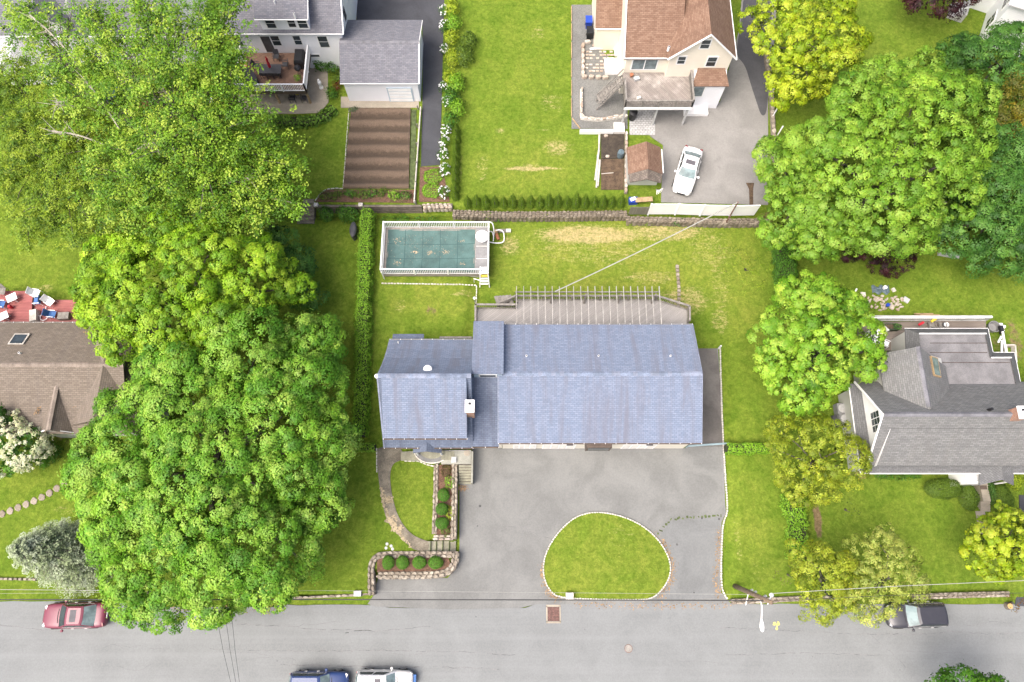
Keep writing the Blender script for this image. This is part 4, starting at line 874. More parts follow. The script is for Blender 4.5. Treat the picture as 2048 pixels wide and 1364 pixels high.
# white stone edging below the pool
BL = [withmat(MB().add([(random.uniform(-.5, -.42), random.uniform(-.5, -.4), 0), (.48, -.46, 0), (.47, .46, 0), (-.47, .45, 0), (-.4, -.36, random.uniform(.8, 1)), (.4, -.38, .9), (.38, .36, 1), (-.38, .38, .92)], [(3, 2, 1, 0), (4, 5, 6, 7), (0, 1, 5, 4), (1, 2, 6, 5), (2, 3, 7, 6), (3, 0, 4, 7)]).mesh('kerb_block'), 'curb') for _ in range(5)]
BLF = [withmat(m_.copy(), 'x') if False else m_.copy() for m_ in BL]
for m_ in BLF: m_.materials.clear(); m_.materials.append(MATS['field_stone'])
def edging(name, label, pts, step, wd, h, z, meshes=BL, cat='kerb', rnd=.08, nm='kerb_block'):
    q = resample(pts, step); t = thing(name, label, cat, (q[len(q)//2].x, q[len(q)//2].y, z))
    for a, b in zip(q, q[1:]):
        mid = a.lerp(b, .5); piece(nm, random.choice(meshes), t, Vector((mid.x+random.uniform(-.01, .01), mid.y+random.uniform(-.01, .01), max(z, gz(mid.x, mid.y)-.01))), math.atan2(b.y-a.y, b.x-a.x)+random.uniform(-rnd, rnd)*.5, ((b-a).length*random.uniform(.8, .97), wd*random.uniform(.9, 1.1), h*random.uniform(.85, 1.1)))
    return t
edging('stone_edging', 'thin white stone edging around the lawn below the covered pool', [P(763, 568, .5), P(953, 571, .5), P(953, 601, .45), P(951, 612, .45)], .26, .1, .12, .52)
q = P(950, 604, .6); lp = thing('lamp_post', 'short post with white ball lamp at the deck corner', 'lamp', (q.x, q.y, .4))
MB().cyl((q.x, q.y, .4), (q.x, q.y, 1.4), .04, .04, 8).build('post', 'mid_grey', lp); MB().lathe((q.x, q.y, 1.4), [(.03, 0), (.11, .06), (.13, .14), (.09, .22), (.02, .26)], 12).build('globe', 'white_paint', lp)
# dry-laid stone line beyond the deck
edging('stone_row', 'row of rough pale stones in the grass beside the deck corner', smooth_path([P(1354, 530, .35), P(1357, 570, .35), P(1358, 600, .35), P(1356, 618, .35)], 1), .38, .3, .18, .34, BLF, 'stone row', .5, 'stone')
# ------------------------------------------------------------------ walls of laid stone
def stone_mesh(k):
    rr = random.Random(k); m = MB(); n = 7; a0 = rr.uniform(0, 1); ring = []
    for i in range(n):
        a = 2*math.pi*(i+rr.uniform(-.25, .25))/n+a0; ex = 2.6; c_, s_ = math.cos(a), math.sin(a); r = .5/((abs(c_)**ex+abs(s_)**ex)**(1/ex))*rr.uniform(.86, 1.0); ring.append((r*c_, r*s_))
    vs = [(x, y, -.5) for x, y in ring]+[(x, y, .3) for x, y in ring]+[(x*.78, y*.78, .5+rr.uniform(-.08, .08)) for x, y in ring]
    fs = [tuple(range(n))[::-1], tuple(range(2*n, 3*n))]+[(i+l*n, (i+1) % n+l*n, n+(i+1) % n+l*n, n+i+l*n) for i in range(n) for l in (0, 1)]
    return m.add(vs, fs).mesh('stone')
ST_F = [withmat(stone_mesh(i), 'field_stone') for i in range(6)]; ST_P = [withmat(stone_mesh(i+20), 'pale_stone') for i in range(6)]; ST_W = [withmat(stone_mesh(i+40), 'wall_stone') for i in range(7)]
def stone_wall(name, label, pts, wd, z0, z1, rows=2, size=.42, meshes=ST_F, face=None, core='mortar', cat='stone wall', frows=0):
    q = resample(pts, .3); c = q[len(q)//2]; t = thing(name, label, cat, (c.x, c.y, z0)); m = MB()
    L = []; R = []
    for i, p in enumerate(q):
        d = q[min(i+1, len(q)-1)]-q[max(i-1, 0)]; d.z = 0; d.normalize(); s = Vector((-d.y, d.x, 0))*wd*.47; L.append((p.x+s.x, p.y+s.y)); R.append((p.x-s.x, p.y-s.y))
    for i in range(len(q)-1): m.prism([R[i], R[i+1], L[i+1], L[i]], z0-.1, z1-.05)
    m.build('wall_core', core, t)
    for r in range(rows):
        off = ((r+.5)/rows-.5)*wd
        k = resample(pts, size)
        sh = random.random()*.5
        for a, b in zip(k, k[1:]):
            d = (b-a).normalized(); s = Vector((-d.y, d.x, 0)); p = a.lerp(b, sh)+s*(off+random.uniform(-.03, .03))
            piece('stone', random.choice(meshes), t, Vector((p.x, p.y, z1-.02+random.uniform(-.03, .03))), math.atan2(d.y, d.x)+random.uniform(-.2, .2), (size*random.uniform(.8, 1.15), wd/rows*random.uniform(.85, 1.1), random.uniform(.16, .26)))
    for r in range(frows):                                # courses of the face seen below the top
        zz = z0+(z1-z0)*(r+.5)/frows; k = resample(pts, size*1.1)
        for a, b in zip(k, k[1:]):
            d = (b-a).normalized(); s = Vector((-d.y, d.x, 0))*face*(wd*.47); p = a.lerp(b, random.uniform(.3, .7))+s
            piece('stone', random.choice(meshes), t, Vector((p.x, p.y, zz)), math.atan2(d.y, d.x), (size*random.uniform(.85, 1.2), .2, (z1-z0)/frows*random.uniform(.8, 1.0)))
    return t
zf = 0.9
stone_wall('planter_wall', 'stone wall around the front planter with four round bushes beside the driveway', smooth_path([P(742, 1190, zf), P(742, 1150, zf), P(742, 1128, zf), P(750, 1114, zf), P(766, 1109, zf), P(800, 1109, zf), P(907, 1109, zf)], 1), .5, 0, zf)
stone_wall('planter_front_wall', 'stone wall below the four round bushes, curving at the driveway corner', smooth_path([P(756, 1150, zf), P(830, 1150, zf), P(885, 1148, zf), P(903, 1138, zf), P(910, 1122, zf), P(910, 1103, zf)], 1), .5, 0, zf, face=-1, frows=2)
stone_wall('tall_planter_wall', 'straight stone wall of the narrow planter next to the parking area', [P(910, 926, 1.0), P(909, 1000, 1.0), P(907, 1078, 1.0)], .42, 0, 1.0, face=-1, frows=2)
stone_wall('inner_planter_wall', 'stone wall between the narrow planter and the curved front lawn', [P(872, 930, 1.0), P(871, 1000, 1.0), P(868, 1068, 1.0)], .4, .3, .95)
stone_wall('planter_end_wall', 'short pale stone wall closing the lower end of the narrow planter', [P(869, 1075, 1.0), P(906, 1075, 1.0)], .42, 0, .98, meshes=ST_P)
stone_wall('kerb_wall', 'low stone wall along the roadside below the left front lawn', [P(736, 1187, .5), P(715, 1190, .5), P(650, 1193, .5), P(580, 1196, .5)], .2, 0, .55, rows=1, size=.5)
q = P(715, 1187, .8); tag(MB().obox((q.x, q.y, .55), (.55, .4, .7)).build('gate_pillar', 'pale_grey'), 'pale square stone pillar at the end of the roadside wall', 'pillar')
# planting beds
struct('planter_bed', MB().prism(PP([(754, 1112), (895, 1112), (902, 1130), (892, 1144), (754, 1144)], .8), .5, .8), 'mulch')
struct('narrow_planter_bed', MB().prism(PP([(876, 930), (905, 928), (903, 1070), (872, 1070)], .85), .5, .86), 'mulch')
# curved path, steps, landing
pth = smooth_path([(*p, 0) for p in PP([(755, 893), (805, 893), (805, 920), (786, 926), (780, 945), (781, 970), (786, 1000), (795, 1030), (810, 1055), (828, 1072), (848, 1080), (858, 1083), (858, 1102), (832, 1102), (818, 1092), (792, 1065), (775, 1045), (765, 1010), (757, 960), (754, 910)], .72)], 2, True)
fp = struct('front_path', MB().prism([(p.x, p.y) for p in pth], .5, .745), 'path'); WL[fp] = fp.location.copy()
for pts in ([(762, 975), (768, 1010), (777, 1040), (795, 1065), (822, 1093)],):
    q = smooth_path([P(u, v, .75) for u, v in pts]); m = MB()
    for a in resample(q, .12):
        m.obox((a.x+random.uniform(-.08, .1), a.y+random.uniform(-.08, .1), .75+random.uniform(-.006, .006)), (random.uniform(.1, .3), random.uniform(.06, .16), .015), random.uniform(0, 3))
    for u, v in ((778, 1000), (796, 1058), (783, 1042)):
        c = P(u, v, .75)
        for _ in range(30): m.obox((c.x+random.gauss(0, .2), c.y+random.gauss(0, .14), .752+random.uniform(-.006, .006)), (random.uniform(.05, .3), random.uniform(.05, .15), .014), random.uniform(0, 3))
    tag(m.build('washed_sand', 'path_sand', fp, fix=False), kind='stuff')
edging('path_edging', 'white edging stones along the top left of the curved front path', [P(753, 895, .75), P(754, 945, .75)], .3, .1, .12, .7)
LS = thing('lower_steps', 'four wide stone steps rising from the driveway to the curved path', 'steps', P(885, 1092, 0))
for i, u in enumerate((912, 899, 886, 873, 862)):
    a, b = P(u, 1082, .2+.14*i), P(u-13, 1103, .2+.14*i); MB().box(a.x-.05, a.x, b.y+.03, a.y-.03, .0, .207+.135*i).build('mossy_joint', 'moss', LS) if i else None; MB().box(b.x-.02*0, a.x, b.y, a.y, -.05 if i else -.05, .2+.135*i).build('step', 'step_stone', LS) if i == 0 else MB().box(b.x, a.x-.003, b.y+.004*i, a.y-.004*i, .0, .2+.135*i).build('step', 'step_stone', LS)
US = thing('upper_steps', 'flight of pale concrete steps beside the house rising to the entry landing', 'steps', P(930, 950, 0))
for i in range(7):
    v1 = 968-5.6*i; z = .17*(i+1); a, b = P(917, v1, z), P(943, v1-5.6, z); MB().box(a.x+.003*i, b.x-.003*i, a.y, b.y+.0, -.05, z).build('step', 'step_stone', US); MB().box(a.x+.02, b.x-.02, b.y-.05, b.y+.01, z-.02, z+.012).build('mossy_joint', 'wood_dark', US)
MB().box(P(942.5, 950, .9).x, P(946, 950, .9).x, P(930, 968, .3).y, 8.5, -.05, 1.28).build('side_wall', 'grey_concrete', US)
EN = thing('entry_landing', 'raised concrete entry landing in front of the house with a rounded slate edge', 'landing', P(860, 908, .5))
zl = 1.22
MB().box(P(883, 910, zl).x, P(942, 910, zl).x, P(900, 928, zl).y, 8.6, .2, zl).build('landing', 'grey_concrete', EN)
for i in range(4):
    a, b = P(883-i*-6.5, 893, zl), P(889.5-i*-6.5, 922, zl); MB().box(a.x+.01, b.x-.02, b.y+.08, 8.5, zl, zl+.03+.05*(3-i)).build('tread', 'step_stone', EN)
for i in range(4):
    z = .78+.1*i; a, b = P(803+i*7, 893, z), P(812+i*7, 921, z); MB().box(a.x, b.x+.4, b.y, 8.55, .4, z).build('tread', 'step_stone', EN)
ctr = P(864, 905, zl); rim = [(ctr.x+1.35*math.cos(t), ctr.y+.15+.95*math.sin(t)*1.0) for t in np.linspace(math.pi, 2*math.pi, 20)]
MB().prism(rim+[(ctr.x+1.35, 8.6), (ctr.x-1.35, 8.6)], .3, zl+.06).build('slate_landing', 'slate', EN)
MB().prism([(ctr.x+(x-ctr.x)*.72, ctr.y+.2+(y-ctr.y-.2)*.7) for x, y in rim]+[(ctr.x+.97, 8.55), (ctr.x-.97, 8.55)], .3, zl+.075).build('doorstep', 'step_stone', EN)
MB().tube([(x, y, zl-.02) for x, y in rim], .07).build('pale_rim', 'curb', EN)
q = P(908, 920, 1.2); MB().obox((q.x, q.y, 1.1), (.4, .45, .6)).build('corner_stone', 'pale_grey', EN)
q = P(934, 906, zl); MB().lathe((q.x, q.y, zl), [(.25, 0), (.22, .02)], 16).build('round_mat', 'concrete', EN)
edging('lawn_edging', 'pale stone edging along the top of the curved front lawn', [P(808, 922, .8), P(838, 922, .8), P(852, 929, .8), P(868, 932, .8), P(880, 924, .8), P(904, 923, .8)], .3, .1, .12, .72)
# slate stepping pieces lying on the lawn
for k, (u, v) in enumerate(((774, 1088), (782, 1092), (772, 1096), (785, 1098))):
    q = P(u, v, .75); tag(MB().lathe((q.x, q.y, .73), [(.12, 0), (.12, .035)], 7).build('slate_disc', 'pale_grey'), ('upper left', 'upper right', 'lower left', 'lower right')[k]+' of four grey slate discs on the front lawn', 'stone', 'slate discs on the lawn')
# ------------------------------------------------------------------ island with kerb, driveway kerb
isl = [(1089, 1115), (1100, 1088), (1122, 1058), (1150, 1034), (1178, 1025), (1210, 1025), (1250, 1034), (1290, 1054), (1320, 1083), (1338, 1115), (1342, 1140), (1337, 1160), (1322, 1182), (1303, 1198), (1270, 1200), (1120, 1197), (1100, 1182), (1089, 1160), (1086, 1138)]
ip = smooth_path([P(u, v, .12) for u, v in isl], 2, True)
def lawn_patch(name, poly, z0, z1, toneval, dryval):
    m = MB(); n = len(poly); c = sum((Vector(p) for p in poly), Vector())/n; rings = 9; vs = []; fs = []
    for r in range(rings):
        f = 1-r/rings
        for p in poly: vs.append((c.x+(p[0]-c.x)*f, c.y+(p[1]-c.y)*f, z1+.12*(1-f*f) if r else z1))
    vs.append((c.x, c.y, z1+.12))
    for r in range(rings-1):
        for i in range(n): fs.append((r*n+i, r*n+(i+1) % n, (r+1)*n+(i+1) % n, (r+1)*n+i))
    for i in range(n): fs.append(((rings-1)*n+i, (rings-1)*n+(i+1) % n, rings*n))
    m.add(vs, fs); o = struct(name, m, 'lawn', smooth=True); me = o.data
    for nm, fn in (('dry', dryval), ('soil', lambda x, y: 0.0), ('tone', toneval)):
        a = me.attributes.new(nm, 'FLOAT', 'POINT'); a.data.foreach_set('value', [fn(v.co.x+o.location.x, v.co.y+o.location.y) for v in me.vertices])
    return o
ic = P(1215, 1115, .1)
lawn_patch('island_lawn', ip, 0, .13, lambda x, y: .6, lambda x, y: .3*max(0, 1-math.hypot(x-P(1240, 1070, 0).x, y-P(1240, 1070, 0).y)/3.2)+.12)
edging('island_kerb', 'white block kerb around the oval grass island in the driveway', ip+[ip[0]], .2, .11, .17, .04)
edging('driveway_kerb', 'white block kerb along the right edge of the driveway', smooth_path([P(1440, 692, .1), P(1441, 740, .1), P(1445, 860, .1), P(1451, 960, .1), P(1455, 1010, .1), P(1454, 1030, .1), P(1445, 1046, .1), P(1443, 1100, .1), P(1442, 1165, .1), P(1446, 1186, .1), P(1455, 1198, .1)], 2), .2, .11, .17, .04)
q = P(1139, 1192, .3); tag(MB().obox((q.x, q.y, .3), (.55, .5, .6)).build('utility_box', 'curb'), 'square concrete post on the roadside edge of the grass island', 'post')
q = P(1439, 695, .3); tag(MB().obox((q.x, q.y, .4), (.1, .1, .8)).build('marker_post', 'white_paint'), 'small white marker post at the top of the driveway kerb', 'post')
# teal hose reel rail from the house corner across to the hedge
a, b = P(1378, 891, 1.0), P(1456, 886, 1.0); gt = thing('driveway_gate', 'thin teal gate bar across the side driveway', 'gate', a.lerp(b, .5)-Vector((0, 0, 1)))
MB().tube([a, b], .05, 6).tube([a-Vector((0, 0, .5)), b-Vector((0, 0, .5))], .035, 6).build('bar', 'teal_trim', gt)
for p in (a, b): MB().cyl((p.x, p.y, 0), (p.x, p.y, 1.1), .05, .05, 8).build('post', 'teal_trim', gt)
# ------------------------------------------------------------------ things on the road
c = P(1107, 1228, .03); DR = thing('storm_drain', 'rusty square storm drain grate with pale concrete rim in the road', 'drain', (c.x, c.y, .03))
for dx, dy, sx, sy in ((-.5, 0, .1, 1.15), (.5, 0, .1, 1.15), (0, -.58, 1.1, .14), (0, .58, 1.1, .14)): MB().obox((c.x+dx, c.y+dy, .035), (sx, sy, .03)).build('rim', 'concrete', DR)
MB().obox((c.x, c.y, .026), (.9, 1.02, .012)).build('pit', 'black', DR)
for i in range(9): MB().obox((c.x-.4+.1*i, c.y, .042), (.05, 1.0, .02)).build('grate_bar', 'rust', DR)
for i in range(9): MB().obox((c.x, c.y-.42+.105*i, .0405), (.88, .045, .016)).build('cross_bar', 'rust', DR)
c = P(1257, 1297, .03); MH = thing('manhole_cover', 'round rusty grey manhole cover in the middle of the road', 'manhole', (c.x, c.y, .03))
MB().lathe((c.x, c.y, .028), [(.3, 0), (.3, .01), (.27, .012)], 20).build('ring', 'rust', MH); MB().lathe((c.x, c.y, .03), [(.26, 0), (.26, .016), (.1, .018)], 20).build('lid', 'concrete_cover', MH)
ym = MB(); ox = P(1553, 1250, .03)
for dx, dy, sx, sy in ((-.12, .15, .3, .12), (.14, .16, .22, .14), (.02, .05, .5, .09), (.0, -.12, .07, .2), (-.01, -.27, .2, .2), (-.2, .04, .14, .12), (.2, .06, .12, .12)):
    for _ in range(5): ym.obox((ox.x+dx+random.uniform(-.05, .05), ox.y+dy+random.uniform(-.05, .05), .034+random.uniform(0, .002)), (sx*random.uniform(.3, .8), sy*random.uniform(.3, .8), .003), random.uniform(-.4, .4))
o = ym.build('paint_mark', 'yellow_paint', road, fix=False)
# ------------------------------------------------------------------ utility pole, street lamp, wires
b, t = P(1469, 1171, .1), P(1543, 1205, 8.6)
UP = thing('utility_pole', 'leaning brown wooden utility pole with white street lamp arm at the roadside', 'utility pole', b)
MB().tube([b-Vector((0, 0, .3)), b.lerp(t, .5), t], [.19, .165, .13], 12).build('pole', 'pole_wood', UP, smooth=True)
al = b.lerp(t, .66); e1 = P(1523, 1238, 6.6); e2 = P(1524, 1253, 6.6)
MB().tube(smooth_path([al, al.lerp(e1, .3)+Vector((0, 0, .7)), e1]), .045, 8).build('lamp_arm', 'white_paint', UP)
hd = MB(); d = (e2-e1); hd.lathe((0, 0, 0), [(.06, 0), (.13, .25), (.15, .5), (.12, .72), (.03, .8)], 12)
o = hd.build('lamp_head', 'white_paint', UP, local=True); o.location = e1-WL[UP]; o.rotation_euler = Vector((0, 0, 1)).rotation_difference(d.normalized()).to_euler(); o.scale = (1, .6, 1)
cr = b.lerp(t, .94); a1 = P(1543, 1190, 7.7)
MB().tube([cr-Vector((0, .2, .3)), a1], .04, 6).build('bracket', 'white_paint', UP); MB().lathe(a1-Vector((0, 0, .15)), [(.12, 0), (.14, .2), (.05, .3)], 10).build('insulator', 'white_paint', UP)
for f in (.45, .55, .8):
    p = b.lerp(t, f); MB().obox(p+Vector((.1, .12, 0)), (.28, .12, .3), .5).build('fitting', 'pale_grey', UP)
p = b.lerp(t, .42); MB().tube([p, p+Vector((-.1, -.9, -.6))], .03, 6).build('cable_guard', 'white_paint', UP)
tag(MB().lathe(P(1508, 1230, 0)+Vector((.35, .3, 0)), [(.06, 0), (.06, .35), (.02, .4)], 8).build('gas_marker', 'white_paint'), 'tiny white marker post at the road edge below the street lamp', 'post') if False else None
def wire(label, pts, r, mat='wire', sagm=0.25):
    a = [Vector(p) for p in pts]; q = []
    for p0, p1 in zip(a, a[1:]):
        n = 16
        for i in range(n+1 if p1 is a[-1] else n): t = i/n; q.append(p0.lerp(p1, t)-Vector((0, 0, sagm*4*t*(1-t))))
    return tag(MB().tube(q, r, 5).build('overhead_wire', mat), label, 'wire')
def ext(a, b, k): return a+(b-a)*k
w0, w1 = P(0, 1200, 3.6), P(1535, 1201, 7.4)
wire('thick dark overhead wire along the top of the road from the utility pole leftwards', [ext(w1, w0, 1.5), P(730, 1199, 4.6), w1], .04, sagm=.1)
wire('thin dark overhead wire above the thick one, crossing the driveway mouth', [P(-300, 1190, 4.2), P(620, 1181, 4.8), P(1500, 1189, 7.6)], .008, 'pale_wire', .1)
wire('pale wire beside the road at the far left', [P(-300, 1177, 4.4), P(120, 1180, 4.2), P(560, 1186, 4.2)], .018, 'pale_wire', .05)
wire('pale overhead wire running right from the utility pole over the golden trees', [P(1543, 1187, 8.0), P(1800, 1172, 8.0), P(2300, 1150, 8.2)], .02, 'pale_wire', .08)
wire('thin dark wire from the utility pole to the right over the parked black car', [P(1540, 1203, 7.4), P(1800, 1190, 7.4), P(2300, 1182, 7.6)], .014, 'wire', .08)
for k, (u0, u1) in enumerate(((424, 446), (444, 460), (458, 470))):
    wire(('leftmost', 'middle', 'rightmost')[k]+' of three thin wires crossing the road below the big maple', [P(u0, 1200, 5.0), P(u1, 1300, 6.0), P(u1+(u1-u0)*2, 1500, 7.2)], .013, 'wire', .1)
# steel pole at the back and its service cable
b2, t2 = P(1448, 453, .35), P(1476, 404, 4.6); tag(MB().tube([b2-Vector((0, 0, .2)), t2], .06, 8).build('steel_pole', 'rust'), 'thin rusty brown pole in front of the white vinyl fence', 'pole')
wire('pale service cable from the rusty pole to the pergola', [t2-Vector((0, 0, .05)), P(1110, 583, 4.85)], .045, 'pale_wire', .3)
# ------------------------------------------------------------------ generic gable body
def gable_x(parent, x0, x1, y0, y1, z0, ze, zr, wall, roof, over=.3, th=.13, yr=None, caps=None, names=('wall', 'roof', 'roof')):   # ridge runs along X
    yr = (y0+y1)/2 if yr is None else yr; k = (zr-ze)/(yr-y0); k2 = (zr-ze)/(y1-yr)
    MB().add([(x0, y0, z0), (x1, y0, z0), (x1, y1, z0), (x0, y1, z0), (x0, y0, ze-.05), (x1, y0, ze-.05), (x1, y1, ze-.05), (x0, y1, ze-.05), (x0, yr, zr-.15), (x1, yr, zr-.15)],
        [(0, 1, 5, 4), (2, 3, 7, 6), (1, 2, 6, 9, 5), (3, 0, 4, 8, 7), (4, 5, 9, 8), (6, 7, 8, 9), (3, 2, 1, 0)]).build(names[0], wall, parent)
    a = MB().slab([(x0-over, y0-over, ze-k*over), (x1+over, y0-over, ze-k*over), (x1+over, yr, zr), (x0-over, yr, zr)], th).build(names[1], roof, parent)
    b = MB().slab([(x0-over, y1+over, ze-k2*over), (x1+over, y1+over, ze-k2*over), (x1+over, yr, zr), (x0-over, yr, zr)], th).build(names[2], roof, parent)
    if caps: ridge_caps(a, (x0-over, yr, zr), (x1+over, yr, zr), caps, slope=k)
    return a, b
def gable_y(parent, x0, x1, y0, y1, z0, ze, zr, wall, roof, over=.3, th=.13, xr=None, caps=None, names=('wall', 'roof', 'roof'), oy=(None, None)):
    xr = (x0+x1)/2 if xr is None else xr; k = (zr-ze)/(xr-x0); k2 = (zr-ze)/(x1-xr); ya = y0-(over if oy[0] is None else oy[0]); yb_ = y1+(over if oy[1] is None else oy[1])
    MB().add([(x0, y0, z0), (x1, y0, z0), (x1, y1, z0), (x0, y1, z0), (x0, y0, ze-.05), (x1, y0, ze-.05), (x1, y1, ze-.05), (x0, y1, ze-.05), (xr, y0, zr-.15), (xr, y1, zr-.15)],
        [(0, 1, 5, 8, 4), (2, 3, 7, 9, 6), (1, 2, 6, 5), (3, 0, 4, 7), (4, 8, 9, 7), (8, 5, 6, 9), (3, 2, 1, 0)]).build(names[0], wall, parent)
    a = MB().slab([(x0-over, ya, ze-k*over), (xr, ya, zr), (xr, yb_, zr), (x0-over, yb_, ze-k*over)], th).build(names[1], roof, parent)
    b = MB().slab([(x1+over, ya, ze-k2*over), (xr, ya, zr), (xr, yb_, zr), (x1+over, yb_, ze-k2*over)], th).build(names[2], roof, parent)
    if caps: ridge_caps(a, (xr, ya, zr), (xr, yb_, zr), caps, slope=k)
    return a, b
def trim(parent, pts, r=.06, mat='white_paint', name='fascia'): return MB().tube(pts, r, 4).build(name, mat, parent)
# ------------------------------------------------------------------ white house with grey roof, top left of centre
U = Z_UP
H2 = thing('white_house', 'white sided house with grey roof behind the wooden deck and garage', 'house', (-20, 46, U))
xa, xb = -25.0, -15.0; yw2 = 44.45
gable_x(H2, xa, xb, yw2, 53.5, U-.1, 6.25, 9.6, 'siding_white', 'roof_grey', .28)
trim(H2, [(xa-.3, yw2-.3, 5.98), (xb+.3, yw2-.3, 5.98)])
trim(H2, [(xb+.3, yw2-.3, 5.98), (xb+.3, 49, 9.6)])
xt0, xt1 = PY(522, 50, yw2).x, PY(618, 50, yw2).x
MB().box(xt0, xt1, yw2-.02, 50, 5.0, 7.75).build('dormer_wall', 'siding_white', H2)
MB().slab([(xt0-.2, yw2-.3, 7.8), (xt1+.2, yw2-.3, 7.8), (xt1+.2, 50, 9.9), (xt0-.2, 50, 9.9)], .13).build('dormer_roof', 'roof_grey', H2)
trim(H2, [(xt0-.2, yw2-.33, 7.72), (xt1+.2, yw2-.33, 7.72)]); trim(H2, [(xt1+.2, yw2-.3, 7.75), (xt1+.2, 50, 9.85)])
for u, v, w_, h_ in ((541, 46, .75, 1.1), (583, 45, .6, 1.0), (605, 46, .75, 1.1)): q = PY(u, v, yw2); win_s(H2, q.x, yw2-.02, q.z, w_, h_)
for u, v, w_, h_ in ((475, 82, .75, 1.3), (552, 81, .7, 1.2), (595, 80, .6, 1.1), (647, 83, .8, 1.4)): q = PY(u, v, yw2); win_s(H2, q.x, yw2, q.z, w_, h_)
q = PY(537, 90, yw2); gd = MB().box(q.x-.5, q.x+.5, yw2-.04, yw2+.02, 3.32, 5.5).build('glass_door', 'white_paint', H2); MB().box(q.x-.4, q.x+.4, yw2-.055, yw2-.038, 3.42, 5.4).build('pane', 'dark_grey', gd)
q = PY(630, 111, yw2); win_s(H2, q.x, yw2, q.z, .8, .3, 1)
for u, v in ((549, 4), (588, 28)): vent_pipe(H2, P(u, v, 8.4)-Vector((0, 0, .35)), .07, .5)
win_x(H2, xb, 47.0, 5.2, .8, 1.3, 1); win_x(H2, xb, 49.5, 5.2, .8, 1.3, 1); win_x(H2, xb, 49.2, 8.0, .8, 1.0, 1)
# raised deck
zd2 = 3.3; dx0, dx1, dy0, dy1 = -24.4, -18.35, 40.3, yw2-.05
D2 = thing('raised_deck', 'raised brown deck with white railing behind the white house', 'deck', ((dx0+dx1)/2, 42, U))
deck_boards('deck_boards', [[(dx0, dy0), (dx1, dy0), (dx1, dy1), (dx0, dy1)]], zd2, .04, .14, math.radians(35), 'deck_brown', D2)
MB().box(dx0, dx1, dy0, dy1, zd2-.35, zd2-.045).build('deck_frame', 'wood_dark', D2)
MB().box(dx0-.02, dx1+.02, dy0-.03, dy0-.002, zd2-.4, zd2+.04).build('skirt', 'brown_trim', D2)
for x in (dx0+.3, (dx0+dx1)/2, dx1-.2): MB().obox((x, dy0+.3, (U+zd2-.3)/2), (.16, .16, zd2-U-.3)).build('deck_post', 'wood_tan', D2)
rails(D2, (dx0, dy0, 0), (dx1, dy0, 0), zd2, .95, .15, 2.0); rails(D2, (dx1, dy0, 0), (dx1, dy1, 0), zd2, .95, .15, 2.0); rails(D2, (dx0, dy0, 0), (dx0, dy1, 0), zd2, .95, .15, 2.0)
def dchair(name, label, c, rz, zs, mat='dark_grey', seat=None, w=.5, group=None, back=.5, arms=True, sling=None, frame=None):
    t = thing(name, label, 'chair', c, rz, group); f = frame or mat
    MB().box(-w/2, w/2, -w/2, w/2, zs-.03, zs).build('seat', seat or mat, t, local=True)
    MB().obox((0, w/2+.06, zs+back/2), (w, .03, back), m=Matrix.Rotation(-.22, 3, 'X')).build('backrest', sling or seat or mat, t, local=True)
    for x in (-w/2, w/2):
        for y in (-w/2, w/2): MB().obox((x, y, zs/2), (.035, .035, zs)).build('leg', f, t, local=True)
        if arms: MB().obox((x, 0, zs+.2), (.05, w, .03)).build('armrest', f, t, local=True)
    return t
tc = P(541, 138, zd2+.7)
TB = thing('patio_table', 'dark grey patio table with a closed red umbrella on the deck', 'table', (tc.x, tc.y, zd2))
MB().box(tc.x-.95, tc.x+.95, tc.y-.5, tc.y+.5, zd2+.68, zd2+.72).build('table_top', 'dark_grey', TB)
for x in (-.8, .8):
    for y in (-.4, .4): MB().obox((tc.x+x, tc.y+y, zd2+.34), (.05, .05, .68)).build('leg', 'black', TB)
UM = thing('closed_umbrella', 'closed red umbrella standing in the dark patio table', 'umbrella', (tc.x, tc.y, zd2))
tip = P(531, 113, zd2+2.3); bs = Vector((tc.x, tc.y, zd2+.72)); MB().tube([Vector((tc.x, tc.y, zd2)), bs, tip], .025).build('pole', 'mid_grey', UM)
ax = tip-bs; MB().tube([bs+ax*.12, bs+ax*.22, bs+ax*.45, bs+ax*.55, bs+ax*.75, bs+ax*1.0], [.09, .14, .13, .09, .12, .03], 8).build('canopy', 'red_cloth', UM)
for k, (u, v, rz, lb) in enumerate(((555, 119, 0, 'behind'), (516, 137, 1.4, 'at the left end of'), (573, 135, -1.5, 'at the right end of'), (530, 153, math.pi, 'on the near left side of'), (543, 153, math.pi, 'on the near middle of'), (556, 153, math.pi, 'on the near right side of'))):
    c = P(u, v, zd2); dchair('patio_chair', 'dark metal chair '+lb+' the patio table on the raised deck', (c.x, c.y, zd2+.0), rz, .44, group='chairs around the deck table')
c = P(599, 116, zd2+.6); GR = thing('covered_grill', 'grill under a black cover in the deck corner by the railing', 'grill', (c.x, c.y, zd2))
MB().add([(c.x+a*s_, c.y+b*s_, zd2+z_) for s_, z_ in ((1, 0), (.97, .8), (.8, 1.05)) for a, b in ((-.42, -.75), (.42, -.75), (.42, .75), (-.42, .75))], [(3, 2, 1, 0), (8, 9, 10, 11)]+[(k*4+i, k*4+(i+1) % 4, k*4+4+(i+1) % 4, k*4+4+i) for k in (0, 1) for i in range(4)]).build('cover', 'black', GR)
c = P(597, 141, zd2+.4); BR = thing('small_barbecue', 'small black barbecue below the covered grill on the deck', 'grill', (c.x, c.y, zd2)); MB().lathe((c.x, c.y, zd2+.5), [(.1, 0), (.28, .15), (.3, .3), (.15, .48)], 14).build('bowl', 'black', BR)
for k in range(3): MB().tube([(c.x, c.y, zd2+.55), (c.x+.25*math.cos(k*2.1), c.y+.25*math.sin(k*2.1), zd2)], .02).build('leg', 'black', BR)
